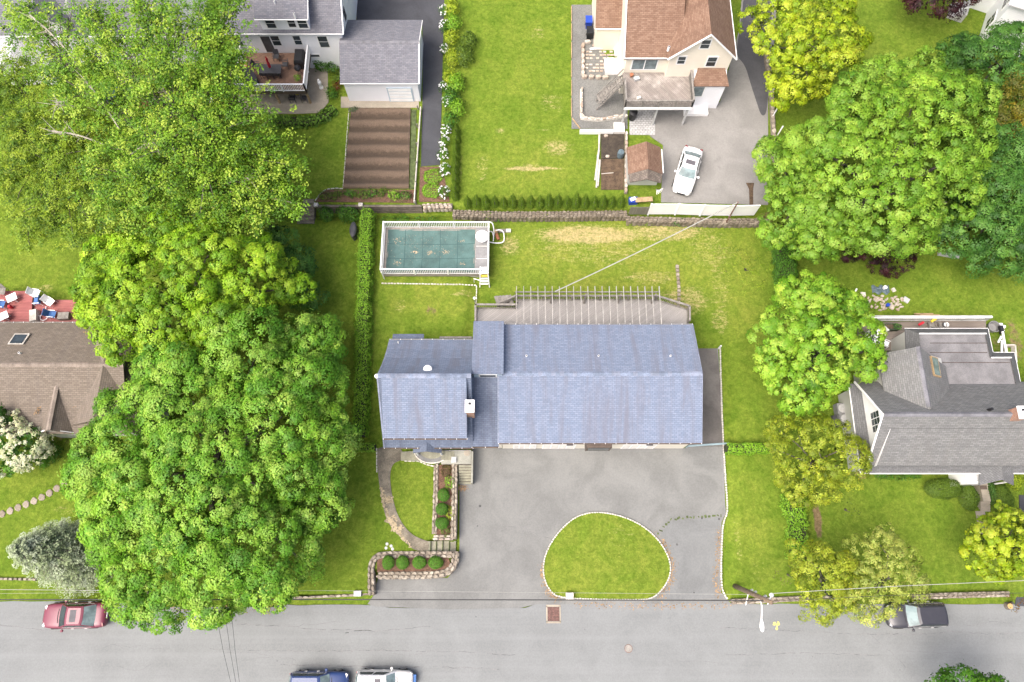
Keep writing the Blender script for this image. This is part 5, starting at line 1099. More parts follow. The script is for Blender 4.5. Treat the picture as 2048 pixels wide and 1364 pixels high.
c = P(497, 154, zd2+.2); HT = thing('covered_lounge', 'quarter round black cover in the lower left deck corner', 'cover', (dx0+.25, dy0+.2, zd2))
MB().prism([(dx0+.15, dy0+.15)]+[(dx0+.15+1.7*math.cos(t), dy0+.15+2.1*math.sin(t)) for t in np.linspace(0, math.pi/2, 10)], zd2, zd2+.5).build('cover', 'black', HT)
c = P(598, 162, zd2); shrub('potted_plant', 'light green potted plant in the deck corner behind the railing', (c.x, c.y, zd2+.4), (.3, .3, .35), PAL_HEDGE, cat='plant')
c = P(481, 128, zd2+.5); dchair('deck_chair', 'orange and white chair at the left side of the raised deck', (c.x+.3, c.y, zd2), 1.5, .42, 'white_paint', 'orange_plastic')
for k, (u, v) in enumerate(((588, 202), (611, 202))):
    c = P(u, v, U); dchair('patio_chair', ('left', 'right')[k]+' of two dark chairs on the patio below the deck', (c.x, c.y, U+.05), math.pi, .44, group='chairs below the deck')
c = P(597, 192, U); YT = thing('side_table', 'small yellow top table between the two patio chairs', 'table', (c.x, c.y, U+.05)); MB().lathe((c.x, c.y, U+.45), [(.25, 0), (.25, .04)], 14).build('table_top', 'yellow_plastic', YT); MB().cyl((c.x, c.y, U+.05), (c.x, c.y, U+.45), .03).build('leg', 'dark_grey', YT)
c = P(643, 176, U); STt = thing('garden_statue', 'white garden statue standing on the concrete patio', 'statue', (c.x, c.y, U+.05))
MB().lathe((c.x, c.y, U+.05), [(.2, 0), (.2, .12), (.1, .16), (.13, .4), (.18, .7), (.16, .9), (.07, 1.0)], 12).build('figure', 'white_paint', STt); MB().lathe((c.x, c.y, U+1.03), [(.04, 0), (.1, .06), (.1, .16), (.03, .24)], 10).build('head', 'white_paint', STt)
# ------------------------------------------------------------------ garage
H3 = thing('grey_roofed_garage', 'white garage with grey shingle roof above the ploughed garden bed', 'garage', (-11.7, 44, U))
gable_x(H3, -14.98, -8.42, 40.8, 47.2, U-.1, 4.12, 5.35, 'siding_white', 'roof_grey', .22, yr=43.9, caps=['ridge_grey'])
trim(H3, [(-15.2, 40.56, 3.98), (-8.2, 40.56, 3.98)], .05); trim(H3, [(-8.2, 40.56, 3.98), (-8.2, 43.9, 5.3), (-8.2, 47.4, 3.98)], .07)
a, b = PY(774, 180, 40.8), PY(824, 180, 40.8); gd = MB().box(a.x, b.x, 40.74, 40.82, U+.05, U+2.0).build('garage_door', 'siding_blue', H3)
for k in range(4): MB().box(a.x+.1, b.x-.1, 40.728, 40.742, U+.12+.47*k, U+.5+.47*k).build('panel', 'white_paint', gd)
# ------------------------------------------------------------------ cream house with brown roof
H4 = thing('cream_house', 'cream sided house with brown shingle roof and white gable above the lot', 'house', (14.5, 46, U))
xm0, xm1 = 9.9, 19.0
gable_x(H4, xm0, 14.2, 41.6, 52.4, U-.1, 6.5, 10.2, 'siding_cream', 'roof_brown', .3)
gl, gr_ = gable_y(H4, 13.5, 18.75, 41.15, 54, U-.1, 7.1, 9.75, 'siding_cream', 'roof_brown', .3)
trim(H4, [(13.2, 40.83, 6.78), (16.12, 40.83, 9.72), (19.05, 40.83, 6.78)], .08); trim(H4, [(19.05, 40.83, 6.78), (19.05, 54, 6.78)], .06); trim(H4, [(xm0-.3, 41.28, 6.38), (13.4, 41.28, 6.38)], .06); trim(H4, [(xm0-.3, 41.28, 6.38), (xm0-.3, 47, 10.2)], .07)
q = PY(1289, 128, 41.6); win_s(H4, q.x, 41.6, q.z, 2.1, 1.3, 1, glass='pale_glass'); MB().box(q.x-.04, q.x+.04, 41.54, 41.57, q.z-.65, q.z+.65).build('mullion', 'white_paint', H4)
for u, v, w_, h_ in ((1411, 88, .7, 1.0), (1363, 120, .6, .9), (1423, 123, .75, 1.15)): q = PY(u, v, 41.15); win_s(H4, q.x, 41.15, q.z, w_, h_, glass='red_cloth' if u == 1423 and False else 'glass')
vent_pipe(H4, P(1338, 94, 8.0)-Vector((0, 0, .3)), .1, .35)
MB().add([(15.9, 40.05, U-.1), (18.75, 40.05, U-.1), (18.75, 41.2, U-.1), (15.9, 41.2, U-.1), (15.9, 40.05, 4.55), (18.75, 40.05, 4.55), (18.75, 41.2, 5.1), (15.9, 41.2, 5.1)], [(0, 1, 5, 4), (1, 2, 6, 5), (3, 0, 4, 7), (4, 5, 6, 7), (2, 3, 7, 6), (3, 2, 1, 0)]).build('bay_wall', 'siding_white', H4)
MB().slab([(15.7, 39.85, 4.6), (18.95, 39.85, 4.6), (18.5, 41.18, 5.35), (16.15, 41.18, 5.35)], .1).build('bay_roof', 'roof_brown', H4)
win_s(H4, 16.5, 40.05, 3.6, .9, 1.3, 1, glass='pale_glass'); MB().box(15.7, 17.9, 39.2, 40.05, U, U+.35).build('doorstep', 'white_paint', H4)
gable_x(H4, 7.75, xm0, 46.5, 52, U-.1, 4.4, 6.4, 'siding_cream', 'roof_brown', .2, names=('side_wing_wall', 'side_wing_roof', 'side_wing_roof')); trim(H4, [(7.5, 46.28, 4.18), (xm0, 46.28, 4.18)], .06)
zd4 = 4.2
D4 = thing('weathered_deck', 'old weathered grey deck on posts behind the cream house', 'deck', (12.7, 39.8, U))
deck_boards('deck_boards', [[(9.8, 38.0), (15.66, 38.0), (15.66, 41.55), (9.8, 41.55)]], zd4, .04, .15, math.radians(-50), 'deck_old', D4)
MB().box(9.8, 15.66, 38.0, 41.5, zd4-.3, zd4-.045).build('deck_frame', 'wood_dark', D4)
for a, b in (((9.8, 38.02), (15.64, 38.02)), ((15.64, 38.02), (15.64, 41.5)), ((9.82, 38.02), (9.82, 40.3))): rails(D4, (*a, 0), (*b, 0), zd4, .85, .13, 1.5, 'wood_grey', .09, .05)
MB().box(9.75, 15.7, 37.93, 37.99, zd4-.32, zd4-.02).build('white_fascia', 'white_paint', D4)
for x in (10.0, 12.8, 15.5): MB().obox((x, 38.3, (U+zd4-.3)/2), (.15, .15, zd4-U-.3)).build('deck_post', 'pale_grey', D4)
s0, s1 = P(1249, 148, zd4), P(1218, 175, 2.6)
for i in range(9):
    f = i/9; x = 9.75-1.9*f; MB().obox((x-.1, 40.9-.35*f, zd4-.27*(i+1)*.98), (.26, 1.0, .05), .25).build('stair_tread', 'wood_grey', D4)
for y in (40.35, 41.3): MB().tube([(9.75, y, zd4+.8), (7.75, y-.5, U+1.0)], .05, 4).tube([(9.75, y, zd4), (7.75, y-.5, U+.1)], .07, 4).build('stair_stringer', 'wood_grey', D4)
for u, v, rr_, mt, nm, lb in ((1273, 158, .2, 'pale_grey', 'storage_box', 'pale box lying on the weathered deck'), (1277, 197, .15, 'curb', 'bucket', 'pale bucket near the front rail of the weathered deck')):
    c = P(u, v, zd4+.1); tag(MB().obox((c.x, c.y, zd4+.15), (rr_*2.4, rr_*1.6, .26), .3).build(nm, mt), lb, nm.split('_')[-1])
c = P(1263, 150, zd4+.2); pt = thing('flower_pot', 'small terracotta flower pot at the stair head of the weathered deck', 'pot', (c.x, c.y, zd4)); MB().lathe((c.x, c.y, zd4), [(.1, 0), (.16, .28), (.18, .3), (.12, .3)], 12).build('pot', 'terracotta', pt)
c = P(1265, 232, U+.4); TR = thing('dark_bin', 'black covered barrel under the corner of the weathered deck', 'bin', (c.x, c.y, U+.05)); MB().lathe((c.x, c.y, U+.05), [(.32, 0), (.38, .8), (.38, .95), (.2, 1.05)], 14).build('barrel', 'black', TR)
# gravel yard: walls, slabs, bins
stone_wall('garden_retaining_wall', 'low pale wall round the grassy gravel terrace beside the weathered deck', [P(1163, 178, U+.3), P(1163, 235, U+.3), P(1200, 238, U+.3), P(1255, 230, U+.3)], .25, U, U+.35, rows=1, size=.55, meshes=ST_P, core='curb')
edging('timber_edge', 'thin orange timber border around the gravel yard', [P(1143, 10, U+.1), P(1143, 258, U+.1), P(1162, 259, U+.1)], 2.2, .07, .14, U+.02, [withmat(MB().box(-.5, .5, -.5, .5, 0, 1).mesh('timber'), 'wood_tan')], 'border', 0, 'timber')
TW = thing('terrace_bed', 'old brick paved terrace bed inside pale stone borders by the cream house', 'garden bed', P(1200, 120, U))
for pts in ([(1166, 85), (1166, 150)], [(1162, 152), (1218, 154)], [(1166, 83), (1185, 83)]):
    k = [P(u, v, U+.3) for u, v in pts]
    for a, b in zip(resample(k, .6), resample(k, .6)[1:]): m_ = a.lerp(b, .5); piece('stone', random.choice(ST_P), TW, Vector((m_.x, m_.y, U+.25)), math.atan2(b.y-a.y, b.x-a.x), (.6, .36, .35))
bm_ = withmat(MB().box(-.14, .14, -.09, .09, 0, .05).mesh('brick'), 'pale_stone')
for i in range(9):
    for j in range(9):
        if random.random() < .72: q = P(1174+i*7, 92+j*6.4, U); piece('brick', bm_, TW, Vector((q.x+random.uniform(-.05, .05), q.y, U+.06)), random.uniform(-.1, .1))
c = P(1226, 132, U+.4); tag(MB().obox((c.x, c.y, U+.35), (1.5, 1.4, .6), .05).build('stacked_panels', 'white_vinyl'), 'stack of white panels on the ground left of the deck stairs', 'panels')
for k, (u, v, s) in enumerate(((1205, 96, (2.4, .15, .12)), (1225, 91, (1.8, .14, .12)), (1232, 103, (.3, .9, .3)))):
    c = P(u, v, U+.2); tag(MB().obox((c.x, c.y, U+.2), s, .1).build('white_plank', 'white_vinyl'), ('long white plank lying at the top of the brick terrace', 'shorter white plank lying against the side wing of the cream house', 'white post stub standing at the terrace corner')[k], 'plank')
for k, (u, v, mt, lb) in enumerate(((1177, 47, 'blue_plastic', 'blue wheeled bin beside the cream house side wing'), (1179, 68, 'black_plastic', 'black wheeled bin just below the blue bin'))):
    c = P(u, v, U+.5); t = thing('wheeled_bin', lb, 'bin', (c.x, c.y, U+.04)); MB().add([(c.x-.24, c.y-.24, U+.04), (c.x+.24, c.y-.24, U+.04), (c.x+.24, c.y+.24, U+.04), (c.x-.24, c.y+.24, U+.04), (c.x-.3, c.y-.34, U+1), (c.x+.3, c.y-.34, U+1), (c.x+.3, c.y+.34, U+1), (c.x-.3, c.y+.34, U+1)], [(3, 2, 1, 0), (4, 5, 6, 7), (0, 1, 5, 4), (1, 2, 6, 5), (2, 3, 7, 6), (3, 0, 4, 7)]).build('body', mt, t)
    MB().slab([(c.x-.32, c.y-.36, U+1.02), (c.x+.32, c.y-.36, U+1.02), (c.x+.32, c.y+.4, U+1.1), (c.x-.32, c.y+.4, U+1.1)], .05).build('lid', mt, t)
    for s in (-.26, .26): MB().cyl((c.x+s-.03, c.y+.3, U+.12), (c.x+s+.03, c.y+.3, U+.12), .1).build('wheel', 'tyre', t)
c0, c1 = P(1160, 260, U+.5), P(1250, 260, U+.5); WR = thing('white_garden_wall', 'low white wall with end block between gravel yard and vegetable bed', 'wall', (c0.lerp(c1, .5).x, c0.y, U)); MB().box(c0.x, c1.x-1.0, c0.y-.12, c0.y+.12, U, U+.45).build('wall', 'white_paint', WR); MB().box(c1.x-.95, c1.x, c0.y-.12, c0.y+.9, U, U+.4).build('end_block', 'offwhite', WR)
# vegetable bed by the shed
VB = struct('vegetable_bed', MB().prism(PP([(1202, 263), (1248, 263), (1248, 318), (1202, 318)], U), U-.2, U+.08), 'dark_soil'); struct('lower_vegetable_bed', MB().prism(PP([(1202, 319), (1248, 319), (1247, 380), (1202, 380)], U), U-.2, U+.075), 'soil')
stone_wall('bed_border_wall', 'pale stone border between the vegetable bed and the small shed', [P(1253, 262, U+.3), P(1252, 385, U+.3)], .28, U, U+.3, rows=1, size=.5, meshes=ST_P)
LG = thing('log_border', 'weathered logs lying along the left side of the vegetable bed', 'logs', P(1195, 320, U))
for u0, v0, u1, v1 in ((1199, 268, 1198, 300), (1198, 300, 1190, 360), (1196, 310, 1193, 375), (1200, 320, 1196, 372)): MB().cyl(P(u0, v0, U+.15), P(u1, v1, U+.12), .1, .07, 8).build('log', 'pale_wood', LG)
c = P(1241, 309, U+.4); t = thing('blue_barrel', 'blue rain barrel in the vegetable bed beside the small shed', 'barrel', (c.x, c.y, U+.08)); MB().lathe((c.x, c.y, U+.08), [(.26, 0), (.3, .3), (.3, .5), (.27, .75), (.24, .76)], 16).build('barrel', 'tarp_blue', t); MB().lathe((c.x, c.y, U+.8), [(.22, 0), (.22, .03)], 14).build('lid', 'pale_grey', t)
for k, (u, v, lb) in enumerate(((1212, 272, 'pale stone lying near the top of the vegetable bed'), (1215, 313, 'pale round stone lying in the middle of the vegetable bed'))): c = P(u, v, U+.1); o = bpy.data.objects.new('garden_stone', ST_P[k]); COL.objects.link(o); o.location = (c.x, c.y, U+.12); o.scale = (.4, .3, .2); tag(o, lb, 'stone')
q0, q1 = P(1203, 348, U+.1), P(1227, 345, U+.1); tag(MB().obox(q0.lerp(q1, .5), ((q1-q0).length, .05, .05), .1).build('stake', 'pale_wood'), 'pale wooden stake lying across the lower vegetable bed', 'stake')
# small brown shed
SH = thing('brown_shed', 'small shed with brown shingle roof and ragged weathered end beside the parked white car', 'shed', P(1290, 335, U))
ridx = P(1296, 325, 4.1).x; yA, yB = P(1296, 388, U).y, P(1296, 283, 4.1).y; xA, xB = P(1256, 325, 3.2).x, P(1323, 325, 3.2).x
gable_y(SH, xA+.1, xB-.1, yA+.9, yB-.1, U-.1, 3.25, 4.1, 'siding_grey', 'roof_brown', .12, xr=ridx)
MB().slab([(xA, yA+.85, 3.2), (ridx, yA+.85, 4.05), (ridx, yA+.1, 3.5), (xA+.1, yA+.1, 3.0)], .1).slab([(ridx, yA+.85, 4.05), (xB, yA+.85, 3.2), (xB-.1, yA+.1, 2.9), (ridx, yA+.1, 3.5)], .1).build('ragged_end', 'shed_shingle', SH)
MB().tube([(xB+.1, yB-.2, 3.2), (xB+.1, yA+.9, 3.2)], .05, 6).build('gutter', 'white_vinyl', SH)
for k in range(6): q = P(1313+k*1.5, 385-k, 2.6); MB().obox((q.x, q.y, 2.7), (.05, .5, .03), .4*k).build('splintered_board', 'offwhite', SH)
# junk behind shed
tag(MB().prism(PP([(1258, 394), (1275, 393), (1276, 404), (1259, 405)], U+.5), U+.0, U+.5).build('blue_tarp', 'blue_plastic'), 'crumpled blue tarp behind the ragged end of the shed', 'tarp')
tag(MB().obox(P(1266, 398, U+.6), (.5, .3, .1), .4).build('white_sheet', 'white_paint'), 'crumpled white sheet lying on the blue tarp', 'sheet')
tag(MB().obox(P(1288, 399, U+.6), (1.5, .45, .06), .08).build('plywood_sheet', 'wood_tan'), 'tan plywood sheet lying behind the shed next to the blue tarp', 'plywood')
# ------------------------------------------------------------------ fences on the terrace
ff = [P(1296, 428, U+.15), P(1350, 428, U+.15), P(1400, 430, U+.15), P(1460, 431, U+.15), P(1508, 430, U+.15)]
WF = thing('white_vinyl_fence', 'tall white vinyl panel fence along the wall below the parking lot', 'fence', ff[2])
for a, b in zip(ff, ff[1:]):
    d = b-a; ang = math.atan2(d.y, d.x); n = max(1, round(d.length/1.2))
    for i in range(n):
        p = a+d*((i+.5)/n); MB().obox((p.x, p.y, U+1.0), (d.length/n-.01, .05, 1.7), ang).build('panel', 'white_vinyl', WF)
    MB().obox((a.x, a.y, U+1.0), (.13, .13, 1.95), ang).build('post', 'white_vinyl', WF)
    mid = a.lerp(b, .5); MB().obox((mid.x, mid.y, U+1.88), (d.length, .09, .06), ang).build('top_rail', 'white_vinyl', WF)
g0, g1 = P(1257, 428, U+.15), P(1296, 428, U+.15)
GT = thing('wooden_gate', 'weathered grey board fence left of the white vinyl fence', 'fence', g0.lerp(g1, .5)); d = g1-g0
for i in range(12): p = g0+d*((i+.5)/12); MB().obox((p.x, p.y, U+.75), (d.length/12-.012, .03, 1.3+random.uniform(-.03, .03))).build('board', 'gate_boards', GT)
for z in (.35, 1.1): MB().obox((g0.lerp(g1, .5).x, g0.y+.05, U+z), (d.length, .05, .09)).build('rail', 'wood_grey', GT)
# retaining walls of the terrace
stone_wall('rear_retaining_wall', 'rough stone retaining wall behind the arborvitae row at the lawn edge', [P(905, 424, 1.3), P(1000, 427, 1.3), P(1100, 427, 1.3), P(1255, 425, 1.3)], .55, .3, Z_UP+.02, rows=3, size=.33, meshes=ST_W, face=-1, frows=2)
stone_wall('fence_retaining_wall', 'mossy stone retaining wall under the white vinyl fence', [P(1255, 436, 1.2), P(1350, 438, 1.2), P(1450, 441, 1.2), P(1540, 440, 1.2)], .5, .3, 1.1, rows=2, size=.4, meshes=ST_W, face=-1, frows=2)
stone_wall('pale_wall_end', 'jumble of pale stones where the garden wall meets the rose hedge', [P(845, 408, 1.6), P(904, 406, 1.6)], .35, .5, U+.12, rows=2, size=.35, meshes=ST_P, face=-1, frows=2)
RW = thing('timber_retaining_wall', 'grey timber retaining wall below the planted strip', 'retaining wall', P(740, 408, .6))
for k in range(4):
    a, b = P(630, 408, 1.6), P(842, 411, 1.6); MB().box(a.x, b.x, a.y-.12-.015*k, a.y+.1, U-.15-.3*k, U+.12-.3*k).build('timber', 'wall_timber', RW)
for u in (629, 719): q = P(u, 404, 1.9); MB().obox((q.x, q.y, U+.2), (.35, .3, .3)).build('cap_block', 'curb', RW)
BS = thing('garden_steps', 'brown stone garden steps beside the left end of the timber wall', 'steps', P(612, 430, .6))
for i in range(6):
    v = 447-8*i; z = .62+(U-.58)/6*(i+1); a, b = P(594+i*2.2, v, z), P(629, v-8, z); MB().box(a.x, b.x, a.y, b.y+.05, .4, z).build('step', 'path', BS)
c = P(709, 465, .9); tag(MB().lathe((c.x, c.y, .6), [(.28, 0), (.3, .5), (.3, .95), (.2, 1.05)], 12).build('compost_bin', 'dark_grey'), 'dark bin standing against the tall clipped hedge', 'bin'); o = bpy.data.objects['compost_bin']; o.scale = (1, 2.4, 1)
# ploughed garden bed: ridged soil
M_rows('ploughed_soil', (0.07, 0.05, 0.034), (0.14, 0.1, 0.07), P(0, 378, U).y, (P(0, 218, U).y-P(0, 378, U).y)/6.3)  # dry crests pale, furrows dark: banding painted in where the sun barely shades rows
bp = [P(703, 218, U), P(822, 218, U), P(818, 378, U), P(687, 378, U)]; nx, ny = 30, 120; vs = []
for j in range(ny+1):
    t = j/ny; a, b = bp[3].lerp(bp[0], t), bp[2].lerp(bp[1], t)
    for i in range(nx+1):
        s = i/nx; p = a.lerp(b, s); row = math.sin(2*math.pi*(t*6.3+.15)+.25*math.sin(s*9)); h = .11*row*abs(row)**-.2 if row else 0
        vs.append((p.x, p.y, U+.2+h*(1 if 0 < i < nx else .3)+random.uniform(-.045, .045) if 0 < j < ny else U+.05))
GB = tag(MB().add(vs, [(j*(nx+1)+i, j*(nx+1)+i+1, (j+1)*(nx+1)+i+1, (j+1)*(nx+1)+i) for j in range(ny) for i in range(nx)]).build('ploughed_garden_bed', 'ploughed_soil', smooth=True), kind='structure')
edging('bed_edging', 'thin white stone edging along the left side of the ploughed bed', [P(698, 216, U+.1), P(686, 376, U+.1)], .45, .07, .12, U+.02)
edging('curved_edging', 'pale curved edging around the planted strip below the ploughed bed', smooth_path([P(686, 377, U+.1), P(660, 376, U+.1), P(643, 383, U+.1), P(630, 402, U+.1)]), .35, .07, .12, U+.02)
RB = thing('bed_side_rail', 'long weathered board rail between ploughed bed and dark driveway', 'rail', P(833, 290, U)); a, b = P(837, 215, U+.3), P(833, 405, U+.3); MB().obox(a.lerp(b, .5), (.1, (b-a).length, .3), -.02).build('board', 'pale_wood', RB)
for p in resample([a, b], 1.8): MB().obox((p.x-.08, p.y, U+.3), (.1, .1, .6)).build('post', 'wood_grey', RB)
struct('planted_strip', MB().prism(PP([(632, 402), (650, 380), (690, 380), (833, 380), (833, 406), (632, 404)], U), U-.2, U+.06), 'mulch'); struct('driveway_end_bed', MB().prism(PP([(840, 334), (884, 334), (900, 404), (838, 404)], U), U-.2, U+.05), 'mulch'); struct('bed_grass_strip', MB().prism(PP([(823, 220), (833, 220), (830, 378), (819, 378)], U), U-.1, U+.07), 'moss')
# ------------------------------------------------------------------ grey-roofed house on the right
H5 = thing('grey_roofed_house', 'rambling house with grey shingle roofs and white gable at the right edge', 'house', (33, 11, .4))
ex = 47.0
zs, xs, ysk = 3.4, 26.1, 6.55
MB().box(xs+.5, ex, ysk+.5, 13.2, .2, 3.3).build('wall', 'siding_grey', H5)
MB().slab([(xs, ysk, zs), (ex, ysk, zs), (ex, ysk+1.6, zs+.75), (xs+1.6, ysk+1.6, zs+.75)], .12).slab([(xs, ysk, zs), (xs+1.6, ysk+1.6, zs+.75), (xs+1.6, 13.4, zs+.75), (xs+.1, 13.4, zs)], .12).build('skirt_roof', 'roof_right_low', H5)
trim(H5, [(xs, ysk-.03, zs-.05), (ex, ysk-.03, zs-.05)], .06); trim(H5, [(xs-.03, ysk, zs-.05), (xs+.07, 13.4, zs-.05)], .05)
xg, ys5, yr5, yn5, ze5, zr5 = 26.9, 7.0, 10.2, 13.4, 4.1, 7.5
MB().add([(xg+.0, ys5+.2, 3.5), (xg, yn5-.2, 3.5), (xg, yn5-.2, ze5), (xg, yr5, zr5-.2), (xg, ys5+.2, ze5), (ex, ys5+.2, 3.5), (ex, yn5-.2, 3.5), (ex, yn5-.2, ze5), (ex, yr5, zr5-.2), (ex, ys5+.2, ze5)], [(0, 1, 2, 3, 4), (9, 8, 7, 6, 5), (0, 4, 9, 5), (1, 6, 7, 2), (4, 3, 8, 9), (3, 2, 7, 8), (0, 5, 6, 1)]).build('gable_wall', 'white_paint', H5)
r1 = MB().slab([(xg-.55, ys5, ze5), (ex, ys5, ze5), (ex, yr5, zr5), (xg-.55, yr5, zr5)], .14).build('front_roof', 'roof_right', H5)
MB().slab([(xg-.55, yn5, ze5), (ex, yn5, ze5), (ex, yr5, zr5), (xg-.55, yr5, zr5)], .14).build('rear_roof', 'roof_right', H5)
ridge_caps(r1, (xg-.5, yr5, zr5), (ex, yr5, zr5), ['ridge_grey'], step=.34, slope=1.0)
trim(H5, [(xg-.58, ys5, ze5-.08), (xg-.58, yr5, zr5-.08), (xg-.58, yn5, ze5-.08)], .09)
kq = (zr5-ze5)/(yr5-ys5); yk = ys5+2.3; zk = ze5+kq*2.3
MB().slab([(xg-.1, ys5-.05, ze5+.42), (ex, ys5-.05, ze5+.42), (ex, yk, zk+.03), (xg+.25, yk, zk+.03)], .08).build('raised_front_roof', 'roof_right', H5)
MB().add([(xg-.11, ys5-.05, ze5), (xg-.11, ys5-.05, ze5+.38), (xg+.23, yk, zk), (xg-.05, ys5-.05, ze5), (xg-.05, ys5-.05, ze5+.38), (xg+.29, yk, zk)], [(0, 1, 2), (5, 4, 3), (0, 3, 4, 1), (1, 4, 5, 2), (2, 5, 3, 0)]).build('raised_roof_cheek', 'white_paint', H5)
win_x(H5, xg, 10.1, 5.2, 1.5, 1.2, -1, 3, 3, trim=.08)
# cross gable to the back
xc, xw5, xe5, ycn, zc = 29.9, 27.9, 33.0, 15.3, 7.15
MB().slab([(xw5, yn5-1.5, 5.1), (xc, yr5+.4, zc), (xc, ycn, zc), (xw5, ycn, 5.1)], .13).build('cross_roof_west', 'roof_right', H5)
MB().slab([(xe5, yn5-1.0, 4.9), (xc, yr5+.4, zc), (xc, ycn, zc), (xe5, ycn-.9, 4.9)], .13).build('cross_roof_east', 'roof_right', H5)
MB().box(xw5+.2, xe5-.3, 12.9, ycn-.3, .2, 5.0).build('cross_wall', 'siding_grey', H5)
MB().add([(xw5+.2, ycn-.3, 5.0), (xe5-.3, ycn-.3, 5.0), (xc, ycn-.3, zc-.2), (xw5+.2, 12.5, 5.0), (xe5-.3, 12.5, 5.0), (xc, 12.5, zc-.2)], [(0, 1, 2), (5, 4, 3), (0, 2, 5, 3), (2, 1, 4, 5)]).build('cross_gable_wall', 'siding_grey', H5)
ridge_caps(H5, (xc, yr5+.6, zc), (xc, ycn, zc), ['ridge_grey'], step=.34, slope=.85)
vent_pipe(H5, P(1822, 709, 6.3)-Vector((0, 0, .2)), .07, .4)
c = P(1873, 733, 6.2); c.z += 0; sk = MB().add([(c.x-.45, c.y-.75, 6.23), (c.x+.4, c.y-.75, 5.65), (c.x+.4, c.y+.75, 5.65), (c.x-.45, c.y+.75, 6.23), (c.x-.45, c.y-.75, 6.50), (c.x+.4, c.y-.75, 5.92), (c.x+.4, c.y+.75, 5.92), (c.x-.45, c.y+.75, 6.50)], [(3, 2, 1, 0), (4, 5, 6, 7), (0, 1, 5, 4), (1, 2, 6, 5), (2, 3, 7, 6), (3, 0, 4, 7)]).build('skylight', 'wood_tan', H5)
MB().slab([(c.x-.36, c.y-.66, 6.46), (c.x+.32, c.y-.66, 5.99), (c.x+.32, c.y+.66, 5.99), (c.x-.36, c.y+.66, 6.46)], .02).build('pane', 'pale_glass', sk)
# flat rolled roof with shingled parapet
out = [(1810, 657), (1976, 657), (1986, 705), (2029, 705), (2042, 770), (1815, 770)]; zi = 4.5; inn = [(1838, 667), (1972, 667), (1982, 715), (2022, 715), (2035, 775), (1850, 775)]
O5 = [P(u, v, 3.5) for u, v in out]; I5 = [P(u, v, zi) for u, v in inn]; I5 = [Vector((p.x, p.y, zi)) for p in I5]
MB().prism([(p.x, p.y) for p in I5], 3.2, 4.35).build('flat_roof', 'roll_roof', H5)
mm = MB()
for i in range(4): mm.slab([O5[i], O5[i+1], I5[i+1], I5[i]], .1)
mm.slab([O5[5], O5[0], I5[0], I5[5]], .1); mm.build('parapet_shingles', 'roof_right_low', H5)
MB().prism([(p.x*.997+.05, p.y-.25) for p in O5], .2, 3.4).build('rear_wall', 'siding_grey', H5)
for i in range(4): trim(H5, [O5[i]-Vector((0, 0, .04)), O5[i+1]-Vector((0, 0, .04))], .055); 
for i in (0, 2): trim(H5, [I5[i]+Vector((0, -.02, .03)), I5[i+1]+Vector((0, -.02, .03))], .06)
for v in (686, 705, 725): a, b = P(1860, v, 4.37), P(1975 if v < 706 else 2020, v, 4.37); MB().box(a.x, b.x, a.y-.03, a.y+.03, 4.352, 4.362).build('roof_seam', 'rubber_seam', H5)
cc = P(2040, 823, 8.0); chimney(H5, (cc.x+.1, cc.y-.1), .6, .8, 6.6, 8.1)
c = P(1983, 818, 7.5); vent_pipe(H5, Vector((c.x, c.y, 7.1)), .1, .5, 'black')
# porch over the front steps
p0, p1 = P(1962, 970, 3.3), P(2031, 970, 3.3); pm = (p0.x+p1.x)/2+.2
MB().slab([(p0.x, p0.y, 3.1), (pm, p0.y+.35, 3.6), (pm, ysk+.9, 3.95), (p0.x, ysk+.3, 3.5)], .1).slab([(pm, p0.y+.35, 3.6), (p1.x, p0.y, 3.1), (p1.x, ysk+.3, 3.5), (pm, ysk+.9, 3.95)], .1).build('porch_roof', 'roof_right_low', H5)
a, b = P(1931, 947, 2.6), P(1956, 967, 2.6); MB().box(a.x, b.x+.6, b.y, a.y+.6, .3, 2.6).build('white_bay', 'white_paint', H5)
for x in (p0.x+.15, p1.x-.15): MB().cyl((x, p0.y+.3, .4), (x, p0.y+.3, 3.1), .07).build('porch_post', 'white_paint', H5)
FS = thing('front_steps', 'pale stone front steps and walk of the grey-roofed house between clipped hedges', 'steps', P(1970, 1000, .4))
a, b = P(1960, 969, 1.2), P(1982, 1003, 1.2); MB().box(a.x, b.x, b.y, a.y+.8, .2, 1.2).build('landing', 'concrete', FS); q = P(1967, 975, 1.2); MB().obox((q.x, q.y, 1.21), (.5, .3, .03)).build('door_mat', 'brown_trim', FS)
for i in range(4): v = 1003+5*i; z = 1.02-.18*i; a, b = P(1961, v, z), P(1981, v+5, z); MB().box(a.x, b.x, b.y, a.y, .2, z).build('step', 'concrete', FS)
a, b = P(1944, 1022, .5), P(1978, 1062, .5); MB().box(a.x+.3, b.x, b.y-.3, a.y, .2, .46).build('walk', 'concrete', FS)
